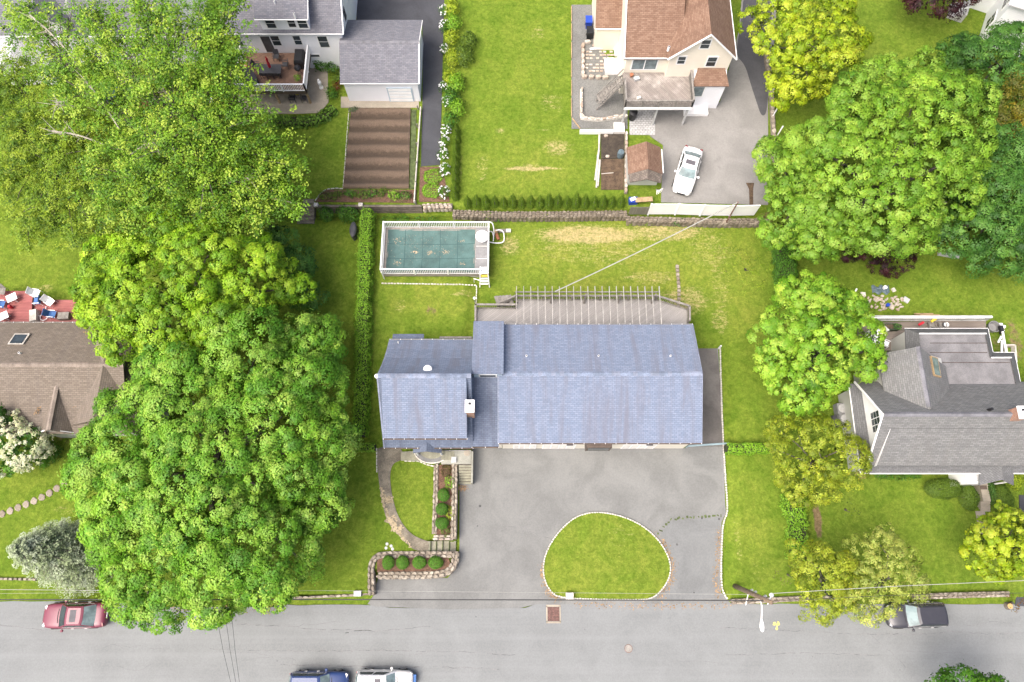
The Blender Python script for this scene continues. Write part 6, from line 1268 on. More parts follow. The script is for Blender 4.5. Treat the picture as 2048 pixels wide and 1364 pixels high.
# its back deck
zd5 = 1.3
D5 = thing('taupe_deck', 'taupe back deck with planters at the right house', 'deck', P(1830, 665, .4)); dpo = PP([(1725, 645), (1972, 640), (1972, 690), (1860, 700), (1725, 700)], zd5)
deck_boards('deck_boards', [dpo], zd5, .04, .14, 0.0, 'deck_taupe', D5); MB().prism([(x, y-.03) for x, y in dpo], .3, zd5-.045).build('deck_frame', 'wood_grey', D5)
rails(D5, P(1725, 641, zd5), P(1970, 641, zd5), zd5, .9, .16, 2.2, 'pale_grey', .13, .04)
MB().box(P(1725, 641, 2.2).x, P(1970, 641, 2.2).x, P(1725, 641, zd5).y-.14, P(1725, 641, zd5).y-.07, zd5+.88, zd5+.98).build('white_rail', 'white_paint', D5)
c = P(1772, 648, zd5); PLt = thing('deck_planter', 'dark green planter box with bare soil on the taupe deck rail', 'planter', (c.x, c.y-.3, zd5)); MB().box(c.x-.8, c.x+.75, c.y-.65, c.y-.1, zd5, zd5+.45).build('box', 'green_planter', PLt); MB().box(c.x-.6, c.x+.35, c.y-.55, c.y-.2, zd5+.42, zd5+.46).build('soil', 'soil', PLt)
sp = c+Vector((.6, -.4, .5)); shrub('planter_plant', 'dark leafy plant growing at the end of the deck planter', (sp.x, sp.y, zd5+.55), (.35, .3, .25), PAL_DARK, cat='plant')
c = P(1752, 677, zd5); WTb = thing('round_white_table', 'white round table on the taupe deck half under the round tree', 'table', (c.x, c.y, zd5)); MB().lathe((c.x-.3, c.y, zd5+.7), [(.75, 0), (.75, .04), (.6, .05)], 24).build('table_top', 'white_vinyl', WTb); MB().cyl((c.x-.3, c.y, zd5), (c.x-.3, c.y, zd5+.7), .06).build('leg', 'white_vinyl', WTb)
for k, (u, v, rz, lb) in enumerate(((1757, 668, .3, 'above the round white table'), (1766, 690, 2.3, 'at the lower right of the round white table'), (1728, 675, -1.2, 'left of the round white table at the leaves'))): c = P(u, v, zd5); dchair('white_chair', 'white plastic chair '+lb, (c.x, c.y, zd5), rz-1.2, .43, 'white_vinyl', group='white chairs on the taupe deck')
for k, (u, v) in enumerate(((1857, 646), (1877, 647))): c = P(u, v, zd5); dchair('grey_deck_chair', ('left', 'right')[k]+' of two grey folding chairs at the deck rail', (c.x, c.y-.3, zd5), math.pi, .4, 'wood_grey', group='folding chairs at the rail')
c = P(1854, 632, 1.0); PT = thing('wooden_pallet', 'tan wooden pallet leaning outside the taupe deck rail', 'pallet', (c.x, c.y, .4))
for i in range(6): MB().obox((c.x-.65+.26*i, c.y+.05, 1.0), (.2, .06, 1.1), m=Matrix.Rotation(.55, 3, 'X')).build('slat', 'wood_tan', PT)
for z in (.6, 1.4): MB().obox((c.x, c.y+.05-(z-1)*.5+.09, z), (1.6, .09, .1)).build('bearer', 'wood_tan', PT)
for k, (u, v, mt, lb) in enumerate(((1866, 641, 'yellow_plastic', 'yellow toy lying on the deck rail'), (1841, 648, 'red_cloth', 'small red toy on the taupe deck'),)): c = P(u, v, zd5+.6); tag(MB().obox((c.x, c.y, zd5+.7), (.5, .2, .12), .5).build('toy', mt), lb, 'toy')
c = P(1890, 650, zd5+.4); t = thing('bucket', 'dark bucket with a white lid by the deck rail', 'bucket', (c.x, c.y, zd5)); MB().lathe((c.x, c.y, zd5), [(.2, 0), (.25, .5), (.22, .5)], 14).build('pail', 'dark_grey', t); MB().lathe((c.x+.05, c.y, zd5+.5), [(.2, 0), (.2, .05)], 14).build('lid', 'white_paint', t)
# tools and timber in the notch of the parapet
c = P(1992, 655, .6); t = thing('wheelbarrow_tub', 'grey tub with white junk in the corner behind the flat roof', 'tub', (c.x, c.y, .4)); MB().lathe((c.x-.3, c.y, .4), [(.4, 0), (.5, .5), (.44, .5), (.38, .1)], 16).build('tub', 'mid_grey', t)
for k, (dx, dy, sz) in enumerate(((.3, .2, .3), (.55, 0, .25), (.4, -.3, .2))): MB().obox((c.x+dx, c.y+dy, .7), (sz, sz*.7, .3), k).build('junk_piece', 'white_paint', t)
for k, (a, b, lb) in enumerate((((2005, 663), (2012, 704), 'right'), ((2003, 672), (1996, 685), 'short left'), ((2004, 680), (2003, 704), 'middle'))): tag(MB().tube([P(*a, 1.6), P(*b, 1.2)], .09, 4).build('white_beam', 'white_paint'), lb+' white beam leaning in the corner behind the flat roof', 'beam')
a, b = P(2002, 652, 1.0), P(2003, 668, 1.0); tag(MB().obox(a.lerp(b, .5), (.25, (b-a).length, .3)).build('black_duct', 'black'), 'black duct lying beside the white beams behind the flat roof', 'duct')
WB = thing('timber_frame_box', 'empty pale timber frame box on the ground at the far right', 'box', P(2024, 712, .4))
for a, b in (((2012, 690), (2030, 690)), ((2030, 690), (2033, 724)), ((2012, 690), (2014, 706))): p, q = P(*a, .9), P(*b, .9); MB().obox(p.lerp(q, .5)-Vector((0, 0, .2)), ((q-p).length, .12, .5), math.atan2(q.y-p.y, q.x-p.x)).build('side', 'pale_wood', WB)
# air conditioners
def ac_unit(label, c, z, s=.85, mat='mid_grey'):
    t = thing('air_conditioner', label, 'air conditioner', (c.x, c.y, z), group='air conditioners'); MB().box(c.x-s/2, c.x+s/2, c.y-s/2, c.y+s/2, z, z+.75).build('case', mat, t)
    MB().lathe((c.x, c.y, z+.75), [(s*.42, 0), (s*.42, .05), (s*.36, .05)], 18).build('fan_ring', 'pale_grey', t); MB().lathe((c.x, c.y, z+.752), [(s*.35, 0), (s*.35, .012)], 16).build('fan_well', 'black', t)
    for k in range(4): MB().obox((c.x+.15*math.cos(k*1.57), c.y+.15*math.sin(k*1.57), z+.78), (.3, .1, .015), k*1.57).build('fan_blade', 'mid_grey', t)
    MB().lathe((c.x, c.y, z+.77), [(.08, 0), (.06, .04)], 10).build('hub', 'metal', t); return t
ac_unit('upper air conditioner of the pair beside the right house', P(1685, 817, 1.1), .4); ac_unit('lower air conditioner of the pair beside the right house', P(1690, 838, 1.1), .4)
c = P(1675, 842, .8); tag(MB().obox((c.x, c.y, .6), (.7, .9, .4)).build('cable_box', 'dark_grey'), 'low dark grey box left of the lower air conditioner', 'box')
# building rubble and tools in the right-hand yard
RP = thing('salvaged_stones', 'patch of salvaged bricks and broken stones in the right-hand yard', 'stones', P(1765, 605, .4))
for k in range(90):
    u, v = random.uniform(1725, 1805), random.choice((random.gauss(600, 4), random.gauss(613, 4))); q = P(u, v, .45)
    piece('stone', random.choice(ST_P), RP, Vector((q.x, q.y, .46)), random.uniform(0, 3), (random.uniform(.15, .38), random.uniform(.12, .26), random.uniform(.1, .2)))
for k, (u, v, sx, sy, mt, nm, lb) in enumerate(((1683, 580, .5, .4, 'pale_wood', 'board_piece', 'tan board scrap lying at the edge of the round tree'), (1696, 588, .4, .35, 'pale_wood', 'board_piece', 'smaller tan board scrap by the round tree'), (1711, 582, .5, .12, 'white_paint', 'white_strip', 'thin white strip lying in the right yard'), (1726, 589, .4, .4, 'curb', 'white_stone', 'pale broken stone in the right yard'), (1787, 580, .35, .3, 'pale_wood', 'board_piece', 'tan board scrap right of the blue tarp'), (1812, 600, .5, .45, 'pale_grey', 'shovel', 'grey shovel blade lying right of the rubble'))):
    c = P(u, v, .45); tag(MB().obox((c.x, c.y, .46), (sx, sy, .1), .5*k).build(nm, mt), lb, nm.split('_')[-1])
c = P(1762, 579, .5); t = thing('crumpled_tarp', 'crumpled blue grey tarp with a white bucket on the grass', 'tarp', (c.x, c.y, .4)); m = MB(); n = 14
m.add([(c.x+(i/n-.5)*1.5, c.y+(j/n-.5)*.7+.12*math.sin(i), .44+.18*max(0, math.sin(i*1.1)*math.cos(j*1.3))*math.sin(math.pi*i/n)*math.sin(math.pi*j/n)+(.06 if 0 < i < n and 0 < j < n else 0)) for j in range(n+1) for i in range(n+1)], [(j*(n+1)+i, j*(n+1)+i+1, (j+1)*(n+1)+i+1, (j+1)*(n+1)+i) for j in range(n) for i in range(n)]); m.build('tarp', 'tarp_blue', t)
c = P(1770, 575, .7); tag(MB().lathe((c.x, c.y, .5), [(.14, 0), (.17, .3), (.1, .32)], 12).build('white_bucket', 'white_paint'), 'white bucket standing on the crumpled tarp', 'bucket')
c = P(1774, 611, .5); tag(MB().lathe((c.x, c.y, .45), [(.13, 0), (.16, .28), (.12, .28)], 12).build('blue_bucket', 'blue_plastic'), 'blue bucket standing among the salvaged stones', 'bucket')
a, b = P(1876, 507, .5), P(1917, 514, .5); tag(MB().obox(a.lerp(b, .5), ((b-a).length, .3, .25), math.atan2(b.y-a.y, b.x-a.x)).build('stone_bench', 'pale_grey'), 'pale stone slab bench below the dark trees', 'bench')
# ------------------------------------------------------------------ brown-roofed house at the left edge
H6 = thing('brown_roofed_house', 'low house with taupe brown shingle roof and maroon deck at the left edge', 'house', (-36, 14.5, .7))
z0, ze6, zr6 = .6, 3.5, 5.6; yN6, yR6, yS6 = 18.4, 14.35, 9.4
gable_x(H6, -50, -29.5, yS6+.4, yN6-.3, z0, ze6+.12, zr6, 'siding_grey', 'roof_taupe', .3, yr=yR6, caps=['ridge_taupe'])
gable_y(H6, -33.8, -27.6, yS6+1.0, yN6-.4, z0, ze6, zr6+.02, 'siding_grey', 'roof_taupe', .3, names=('wing_wall', 'wing_roof', 'wing_roof'))
gable_y(H6, *sorted((P(78, 856, 3.6).x, P(148, 856, 3.6).x)), P(98, 858, 4.6).y, 13.0, z0, 3.5, 4.95, 'siding_grey', 'roof_taupe', .15, xr=P(98, 850, 4.9).x, caps=['ridge_taupe'], names=('porch_wall', 'porch_roof', 'porch_roof'))
a = P(98, 853, 4.9); trim(H6, [(P(75, 857, 3.5).x, a.y-.2, 3.4), (a.x, a.y-.2, 4.85), (P(150, 857, 3.5).x, a.y-.2, 3.4)], .07)
c = P(37, 678, 4.5); sk = MB().slab([c+Vector((-.6, -.5, .25)), c+Vector((.6, -.5, .25)), c+Vector((.6, .55, -.28)), c+Vector((-.6, .55, -.28))], .12).build('skylight', 'pale_wood', H6)
MB().slab([c+Vector((-.48, -.4, .23)), c+Vector((.48, -.4, .23)), c+Vector((.48, .43, -.19)), c+Vector((-.48, .43, -.19))], .03).build('pane', 'glass', sk); c = P(39, 706, 5.2); vent_pipe(H6, c-Vector((0, 0, .2)), .08, .3); gutter(H6, (-50, yN6+.08, 3.35), (-33.5, yN6+.08, 3.35), 'wood_grey')
m = MB()
for pts in ([(72, 830), (88, 800)], [(135, 790), (148, 810), (160, 810)], [(163, 790), (168, 800)], [(176, 664), (184, 676)]):
    for p in resample([P(u, v, 4.2) for u, v in pts], .1):
        for _ in range(3): zz = 4.0; m.obox(p+Vector((random.gauss(0, .12), random.gauss(0, .12), .12)), (random.uniform(.04, .12), .05, .02), random.uniform(0, 3))
tag(m.build('roof_leaves', 'leaf_litter', H6, fix=False), kind='stuff')
D6 = thing('maroon_deck', 'maroon painted deck in two levels behind the left house', 'deck', P(70, 615, .7))
dz = 1.55
deck_boards('upper_boards', [PP([(-160, 580), (66, 582), (61, 655), (-160, 655)], dz)], dz, .05, .14, 0, 'deck_maroon', D6); deck_boards('lower_boards', [PP([(66, 599), (160, 600), (154, 655), (62, 655)], dz-.25)], dz-.25, .05, .14, 0, 'deck_maroon', D6)
MB().prism(PP([(-160, 581), (65, 583), (60, 655), (-160, 655)], dz-.06), .5, dz-.055).build('upper_frame', 'rust', D6); MB().prism(PP([(67, 600), (159, 601), (153, 655), (62, 655)], dz-.31), .5, dz-.305).build('lower_frame', 'rust', D6)
def lounger(label, u, v, z, rz, mat='white_vinyl', sling=None):
    c = P(u, v, z); return dchair('garden_chair', label, (c.x, c.y, z), rz, .42, mat, sling or mat, .58, 'garden chairs on the maroon deck', .6)
lounger('white slatted garden chair at the top edge between the two deck levels', 78, 590, dz, 1.4); lounger('white slatted garden chair turned on the lower deck level', 106, 607, dz-.25, 1.0)
lounger('white chair with blue cushion at the top of the lower deck level', 81, 605, dz-.25, -1.5, sling='blue_cloth'); lounger('white chair with blue cushion beside the round glass table', 110, 632, dz-.25, 1.5, sling='blue_cloth'); lounger('white chair with blue cushion on the upper deck level', 9, 612, dz, 1.5, sling='blue_cloth'); lounger('grey chair at the upper left of the upper deck level', 10, 586, dz, 0, 'wood_grey')
for k, (u, v, lb) in enumerate(((23, 595, 'white box table near the top of the upper deck level'), (6, 632, 'white box table at the roof edge of the upper deck level'))): c = P(u, v, dz+.5); t = thing('white_table', lb, 'table', (c.x, c.y, dz)); MB().obox((c.x, c.y, dz+.5), (.8, .65, .05), .5).build('table_top', 'white_vinyl', t); [MB().obox((c.x+a, c.y+b, dz+.24), (.05, .05, .48)).build('leg', 'white_vinyl', t) for a in (-.25, .25) for b in (-.2, .2)]
c = P(90, 635, dz-.25); t = thing('white_fan_base', 'white three armed umbrella base ring on the lower deck level', 'umbrella base', (c.x, c.y, dz-.25))
ri = [(c.x+.3*math.cos(a), c.y+.3*math.sin(a), dz-.1) for a in np.linspace(0, 2*math.pi, 20)]; MB().tube(ri, .03, 5).build('ring', 'white_vinyl', t)
for a in (1.6, .35, 2.9): MB().tube([(c.x+.3*math.cos(a), c.y+.3*math.sin(a), dz-.1), (c.x+.95*math.cos(a), c.y+.95*math.sin(a), dz-.15)], .035, 5).build('arm', 'white_vinyl', t)
c = P(69, 632, dz); tag(MB().obox((c.x, c.y, dz), (.55, 1.0, .5), .2).build('storage_bench', 'pale_wood'), 'pale wooden bench between the two maroon deck levels', 'bench'); c = P(128, 632, dz); tag(MB().obox((c.x, c.y, dz-.05), (.9, .6, .4), .05).build('grey_bench', 'wood_grey'), 'grey bench at the right end of the lower deck level', 'bench'); c = P(25, 616, dz); tag(MB().lathe((c.x, c.y, dz), [(.1, 0), (.17, .3), (.1, .5)], 10).build('red_lantern', 'red_cloth'), 'dark red lantern on the upper deck level', 'lantern')
# flagstones of the left garden path
fs = resample(smooth_path([P(-20, 1037, .72), P(30, 1018, .72), P(80, 997, .72), P(110, 980, .72), P(135, 962, .72)], 2), .62)
FP = thing('flagstone_path', 'row of grey flagstones curving across the left lawn', 'path', fs[len(fs)//2])
for i in range(len(fs)-1):
    a, b = fs[i], fs[i+1]; piece('flagstone', random.choice(ST_F[:3]), FP, a.lerp(b, .5)+Vector((0, 0, -.01)), math.atan2(b.y-a.y, b.x-a.x)+random.uniform(-.2, .2), (.55, .62, .12))
for me_ in ST_F[:3]: pass
edging('roadside_stones', 'row of pale edging stones below the silvery spruce by the road', [P(-20, 1157, .6), P(75, 1159, .6)], .35, .2, .2, .55, BLF, 'kerb', .3, 'stone')
# ------------------------------------------------------------------ house behind the trees, top left
H7 = thing('grey_house_behind_trees', 'grey roofed white house half hidden behind the tall loose tree', 'house', (-38, 50, U))
gable_x(H7, -52, -29.6, 44.9, 54, U-.1, 5.4, 8.8, 'siding_white', 'roof_grey', .3); trim(H7, [(-52, 44.58, 5.15), (-29.3, 44.58, 5.15)], .07)
qd = P(88, 45, 6.2); gable_y(H7, qd.x-1.7, qd.x+1.7, qd.y-.2, 51, 4.5, 6.4, 7.9, 'siding_white', 'roof_grey', .25, names=('dormer_wall', 'dormer_roof', 'dormer_roof')); win_s(H7, qd.x, qd.y-.2, 6.3, 1.4, .5, 1)
qe = P(45, 80, 4.0); gable_y(H7, qe.x-2.2, qe.x+2.2, 42.6, 46, U-.1, 3.6, 4.9, 'siding_white', 'roof_pale', .25, names=('porch_wall', 'porch_roof', 'porch_roof')); win_s(H7, qe.x, 42.6, 2.9, 1.2, 1.1)
win_s(H7, -31.2, 44.9, 3.9, .9, 1.2); win_s(H7, -36, 44.9, 3.9, .9, 1.2)
vent_pipe(H7, P(142, 21, 7.5)-Vector((0, 0, .3)), .12, .4); MB().slab([P(126, 27, 7.3), P(138, 27, 7.3), P(131, -5, 9.2)], .1).build('white_gablet', 'white_paint', H7)
ac_unit('white air conditioner between the two houses at the top left', P(328, 29, 2.3), U, .8, 'white_paint'); ac_unit('dark air conditioner just below the white one at the top left', P(324, 60, 2.3), U, .8, 'dark_grey')
# patio clutter glimpsed through the loose tree
for k, (u, v, sx, sy, mt, nm, lb, ct) in enumerate(((225, 188, 1.0, 1.2, 'blue_plastic', 'blue_cover', 'bright blue pool cover glimpsed through the loose tree', 'cover'), (231, 215, .6, .9, 'blue_cloth', 'pale_blue_chair', 'pale blue lounge glimpsed below the bright blue cover', 'lounge'), (281, 215, 1.6, .8, 'terracotta', 'terracotta_pots', 'terracotta pot box glimpsed through the loose tree', 'pot'), (345, 255, .3, .3, 'orange_plastic', 'orange_ball', 'orange ball under the loose tree', 'ball'), (420, 205, .9, .3, 'white_paint', 'white_bench', 'white bench at the edge of the patio under the leaves', 'bench'))):
    c = P(u, v, U+.4); tag(MB().obox((c.x, c.y, U+.3), (sx, sy, .6), .3*k).build(nm, mt), lb, ct)
struct('side_patio', MB().prism(PP([(235, 150), (345, 150), (350, 235), (240, 235)], U), U-.2, U+.03), 'path')
# ------------------------------------------------------------------ white house, top right corner (turned to the street)
H8 = thing('white_corner_house', 'white house with pale grey roofs turned at an angle in the top right corner', 'house', P(1990, 60, U), math.radians(-24))
def lb(m, nm, mat): return m.build(nm, mat, H8, local=True)
lb(MB().box(-1.2, 9, -2.2, 7, 0, 5.2), 'wall', 'siding_white'); lb(MB().slab([(-1.6, -2.6, 5.15), (9, -2.6, 5.15), (9, 2.4, 7.6), (-1.6, 2.4, 7.6)], .13), 'roof', 'roof_pale'); lb(MB().slab([(-1.6, 7.4, 5.15), (9, 7.4, 5.15), (9, 2.4, 7.6), (-1.6, 2.4, 7.6)], .13), 'roof', 'roof_pale')
lb(MB().add([(-1.2, -2.2, 5.1), (-1.2, 7, 5.1), (-1.2, 2.4, 7.45), (-1.0, -2.2, 5.1), (-1.0, 7, 5.1), (-1.0, 2.4, 7.45)], [(0, 2, 1), (3, 4, 5), (0, 3, 5, 2), (1, 2, 5, 4), (0, 1, 4, 3)]), 'gable_wall', 'siding_white')
for y, z in ((-.6, 3.9), (3.2, 3.9), (-.9, 1.6)):
    wn_ = lb(MB().box(-1.25, -1.17, y-.65, y+.65, z-.75, z+.75), 'window', 'white_paint')
    for dy in (-.3, .3):
        for dz_ in (-.35, .35): o = MB().box(-1.265, -1.245, y+dy-.24, y+dy+.24, z+dz_-.28, z+dz_+.28).build('pane', 'glass', wn_, local=True)
lb(MB().box(-3.2, -1.2, 1.6, 4.6, 0, 2.6), 'porch_wall', 'siding_white'); lb(MB().slab([(-3.5, 1.3, 2.7), (-1.2, 1.3, 3.2), (-1.2, 4.9, 3.2), (-3.5, 4.9, 2.7)], .12), 'porch_roof', 'roof_pale')
for i in range(5): lb(MB().box(-4.6+.28*i, -4.3+.28*i, -.5, 1.3, 0, .2+.2*i), 'step', 'pale_grey')
lb(MB().tube([(-4.7, -.5, 1.0), (-3.2, -.5, 2.0)], .05, 6), 'handrail', 'white_paint'); lb(MB().tube([(-4.7, 1.3, 1.0), (-3.2, 1.3, 2.0)], .05, 6), 'handrail', 'white_paint')
# brick kerb and retaining wall right of the rear lot
stone_wall('lot_side_wall', 'long stone wall along the right side of the rear parking lot', [P(1530, 95, U+.3), P(1543, 180, U+.3), P(1548, 270, U+.3), P(1545, 330, U+.3)], .35, U-.1, U+.4, rows=1, size=.5)
for k, (u, v) in enumerate(((1544, 183), (1545, 231), (1556, 266))): a = P(u-2, v+6, U); tag(MB().tube([a, a+Vector((0, 0, 1.5))], .06, 6).build('white_post', 'white_paint'), ('top', 'middle', 'lowest')[k]+' of three white posts beyond the rear parking lot', 'post', 'white posts by the lot')
a = P(1500, 372, U+.05); CT_ = tag(MB().prism(PP([(1492, 366), (1508, 366), (1506, 376), (1506, 412), (1499, 412), (1498, 378)], U+.04), U, U+.08).build('dirt_trail', 'soil'), kind='structure')
# roadside wall on the right
stone_wall('right_roadside_wall', 'long low stone wall between the right lawn and the road verge', [P(1830, 1194, .6), P(1900, 1191, .6), P(2020, 1188, .6)], .42, 0, .6, rows=2, size=.36)
stone_wall('pole_side_wall', 'broken low stone wall at the road edge under the utility pole', [P(1464, 1203, .35), P(1510, 1202, .35), P(1600, 1197, .35), P(1700, 1197, .35)], .4, 0, .35, rows=2, size=.45)
c = P(2018, 1212, .2); SM = thing('tree_stump', 'cut orange tree stump with dry roots beside the driveway mouth at right', 'stump', (c.x, c.y, 0)); MB().lathe((c.x, c.y, 0), [(.3, 0), (.22, .25), (.2, .35)], 12).build('stump', 'bark', SM); MB().lathe((c.x, c.y, .35), [(.2, 0), (.19, .012)], 12).build('cut_face', 'cut_wood', SM)
struct('right_driveway', MB().prism(PP([(2034, 1180), (2120, 1180), (2120, 1214), (2030, 1212)], .05), -.1, .05), 'dark_asphalt'); struct('right_side_driveway', MB().prism(PP([(2038, 990), (2120, 990), (2120, 1150), (2040, 1060)], .45), .2, .47), 'dark_asphalt')
# ------------------------------------------------------------------ cars
def car(name, label, pos, rz, paint, L=4.75, W=1.82, H=1.45, kind='sedan', sunroof=False, rails_=False, glass_r='car_glass_pale', glass_f='car_glass', roofmat=None, group='parked cars', handle='pale_grey'):
    t = thing(name, label, 'car', pos, rz, group); hw = W/2; suv = kind == 'suv'
    gc = .2 if suv else .16
    st = [(-.5, .62, .38, .62), (-.492, .8, .3, .74), (-.47, .9, .24, .86), (-.42, .965, gc, .93), (-.3, 1, gc, .97), (-.1, 1, gc, .96), (.08, 1, gc, .95), (.2, .995, gc, .93), (.3, .98, gc, .88), (.4, .95, gc, .80), (.455, .88, .22, .72), (.485, .76, .28, .64), (.5, .58, .36, .56)]
    if suv: st = [(x, w, zb*1.15, zt*1.13+(.03 if x < -.3 else 0)) for x, w, zb, zt in st]; 
    n = 20; vs = []; fs = []
    for x, wf, zb, zt in st:
        for j in range(n):
            a = 2*math.pi*j/n; cx_, sz_ = math.cos(a), math.sin(a); e = .5 if sz_ > 0 else .35
            y = hw*wf*math.copysign(abs(cx_)**.38, cx_); z = (zb+zt)/2+(zt-zb)/2*math.copysign(abs(sz_)**e, sz_)
            vs.append((x*L, y*(1-.05*max(0, sz_)**2), z))
    k = len(st)
    for i in range(k-1):
        for j in range(n): fs.append((i*n+j, i*n+(j+1) % n, (i+1)*n+(j+1) % n, (i+1)*n+j))
    fs += [tuple(range(n))[::-1], tuple(range((k-1)*n, k*n))]
    bo = MB().add(vs, fs).build('body', paint, t, smooth=True, local=True); sm = bo.modifiers.new('s', 'SUBSURF'); sm.levels = sm.render_levels = 1
    # cabin hull: belt line to roof
    zb = .93*(1.13 if suv else 1); xr0, xf0 = (-.47 if suv else -.36)*L, .2*L; xr1, xf1 = (-.42 if suv else -.2)*L, .045*L
    def ring(x0, x1, w, z, bow): return [(x0, -w, z), (x0-bow, -w*.4, z), (x0-bow, w*.4, z), (x0, w, z), (x1, w, z), (x1+bow, w*.4, z), (x1+bow, -w*.4, z), (x1, -w, z)]
    R0, R1 = ring(xr0, xf0, hw*.9, zb-.06, .07), ring(xr1, xf1, hw*.71, H-.05, .05)
    R2 = ring(xr1+.12, xf1-.14, hw*.6, H, .03)
    hull = R0+R1+R2; m = 8; f2 = [(i, (i+1) % m, m+(i+1) % m, m+i) for i in range(m)]+[(m+i, m+(i+1) % m, 2*m+(i+1) % m, 2*m+i) for i in range(m)]+[tuple(range(2*m, 3*m))]
    cb = MB().add(hull, f2).build('cabin', roofmat or paint, t, smooth=False, local=True)
    def quadlerp(a, b, c, d, s, t_): return (Vector(a).lerp(Vector(b), s)).lerp(Vector(d).lerp(Vector(c), s), t_)
    def glass(nm, a, b, c, d, off, mat, s0=.05, s1=.95, t0=.1, t1=.93):
        q = [quadlerp(a, b, c, d, s, tt)+Vector(off) for s, tt in ((s0, t0), (s1, t0), (s1, t1), (s0, t1))]; mm = MB(); mm.add(q+[p-Vector(off)*.8 for p in q], [(0, 1, 2, 3), (7, 6, 5, 4)]+[(i, 4+i, 4+(i+1) % 4, (i+1) % 4) for i in range(4)]); return mm.build(nm, mat, t, local=True)
    # windscreen and rear window follow the bowed outline in three facets
    for nm, idx, off, mat in (('windscreen', (4, 5, 6, 7), (.016, 0, .014), glass_f), ('rear_window', (3, 2, 1, 0), (-.016, 0, .014), glass_r)):
        mm = MB(); B = [Vector(R0[i]) for i in idx]; T = [Vector(R1[i]) for i in idx]; low = [b.lerp(tt, .12)+Vector(off) for b, tt in zip(B, T)]; hi = [b.lerp(tt, .96)+Vector(off) for b, tt in zip(B, T)]
        low[0] = low[0].lerp(low[1], .1); low[3] = low[3].lerp(low[2], .1); hi[0] = hi[0].lerp(hi[1], .1); hi[3] = hi[3].lerp(hi[2], .1)
        mm.add(low+hi, [(i, i+1, 5+i, 4+i) for i in range(3)]).build(nm, mat, t, local=True, fix=False)
    for sgn, (a, b, c, d) in ((1, (R0[3], R0[4], R1[4], R1[3])), (-1, (R0[0], R0[7], R1[7], R1[0]))):
        for s0, s1 in ((.07, .47), (.51, .9)): glass('side_window', a, b, c, d, (0, sgn*.014, .008), 'car_glass', s0, s1, .22, .9)
        a2, b2 = quadlerp(a, b, c, d, .04, .16), quadlerp(a, b, c, d, .93, .16); MB().tube([a2+Vector((0, sgn*.02, 0)), b2+Vector((0, sgn*.02, 0))], .011, 4).build('window_trim', 'pale_grey', t, local=True)
        for x in (.0, -.21): MB().obox((x*L-.05, sgn*(hw+.0), .78*(1.1 if suv else 1)), (.2, .05, .035)).build('door_handle', handle, t, local=True)
        mi = MB().lathe((.13*L, sgn*(hw+.12), .93*(1.12 if suv else 1)), [(.03, -.07), (.1, -.04), (.1, .06), (.03, .09)], 8).build('mirror', paint, t, local=True); mi.scale = (1, 1, 1)
        MB().tube([(.13*L, sgn*hw*.88, .95*(1.1 if suv else 1)), (.13*L, sgn*(hw+.1), .95*(1.12 if suv else 1))], .03, 5).build('mirror_arm', paint, t, local=True)
        hl = MB().obox((.452*L, sgn*hw*.66, .66*(1.12 if suv else 1)), (.2, .26, .09), -sgn*.5).build('headlight', 'lamp_clear', t, local=True)
        tl = MB().obox((-.468*L, sgn*hw*.72, .8*(1.12 if suv else 1)), (.1, .26, .11), sgn*.35).build('tail_light', 'lamp_red', t, local=True)
        for x in (.3*L, -.29*L):
            r = .33 if not suv else .36; wv = thing('x', None, None, (0, 0, 0)) if False else None
            wh = MB().lathe((0, 0, 0), [(r*.6, -.1), (r*.95, -.1), (r, -.06), (r, .06), (r*.95, .1), (r*.6, .1)], 20).build('wheel', 'tyre', t, local=True); wh.location = (x, sgn*(hw-.08), r); wh.rotation_euler = (math.pi/2, 0, 0)
            WL[wh] = Vector((0, 0, 0)); rm = MB().lathe((0, 0, 0), [(r*.62, -.108), (r*.62, .108), (.05, .09)], 14).build('rim', 'rim', wh, local=True)
        if rails_: MB().tube([(xr1+.15, sgn*hw*.64, H+.03), (xf1-.1, sgn*hw*.64, H+.03)], .022, 6).build('roof_rail', 'chrome', t, local=True)
    if sunroof: MB().box(xf1-.75, xf1-.3, -.42, .42, H-.002, H+.008).build('sunroof', 'sunroof_glass', t, local=True)
    MB().box(.495*L-.03, .5*L+.02, -.36, .36, .42, .56).build('grille', 'black', t, local=True); MB().obox((-.5*L-.005, 0, .62), (.02, .5, .13)).build('number_plate', 'white_paint', t, local=True)
    MB().tube(smooth_path([(xf0+.1, -.5, zb-.01), (xf0+.16, 0, zb), (xf0+.1, .5, zb-.01)]), .02, 5).build('wiper_cowl', 'black', t, local=True)
    return t
def ground_pt(u, v, z, h): return P(u, v, z+h)-Vector((0, 0, h))
car('red_sedan', 'dark red sedan with sunroof parked at the verge on the left', ground_pt(148, 1231, .03, .75), math.pi+.02, 'car_red', 4.75, 1.83, 1.46, sunroof=True)
car('white_sedan', 'white sedan with dark sunroof parked askew in the rear lot', ground_pt(1376, 339, U+.03, .75), math.radians(-108), 'car_white', 4.75, 1.83, 1.46, sunroof=True, glass_r='car_glass_pale', glass_f='car_glass_pale')
car('black_suv', 'black car parked under the golden trees on the right', ground_pt(1833, 1230, .03, .8), math.pi+.03, 'car_black', 4.35, 1.8, 1.55, 'suv', glass_f='car_glass_pale')
car('blue_suv', 'dark blue car cut off by the bottom edge of the photo', ground_pt(637, 1369, .03, .75), 0, 'car_blue', 4.3, 1.8, 1.52, 'suv', rails_=False, glass_f='car_glass_pale')
car('silver_suv', 'white car with dark glass roof right of the blue car, bottom edge', ground_pt(768, 1367, .03, .8), -.01, 'car_silver', 4.15, 1.84, 1.62, 'suv', rails_=True, roofmat='car_white', sunroof=True, glass_f='car_glass_pale')
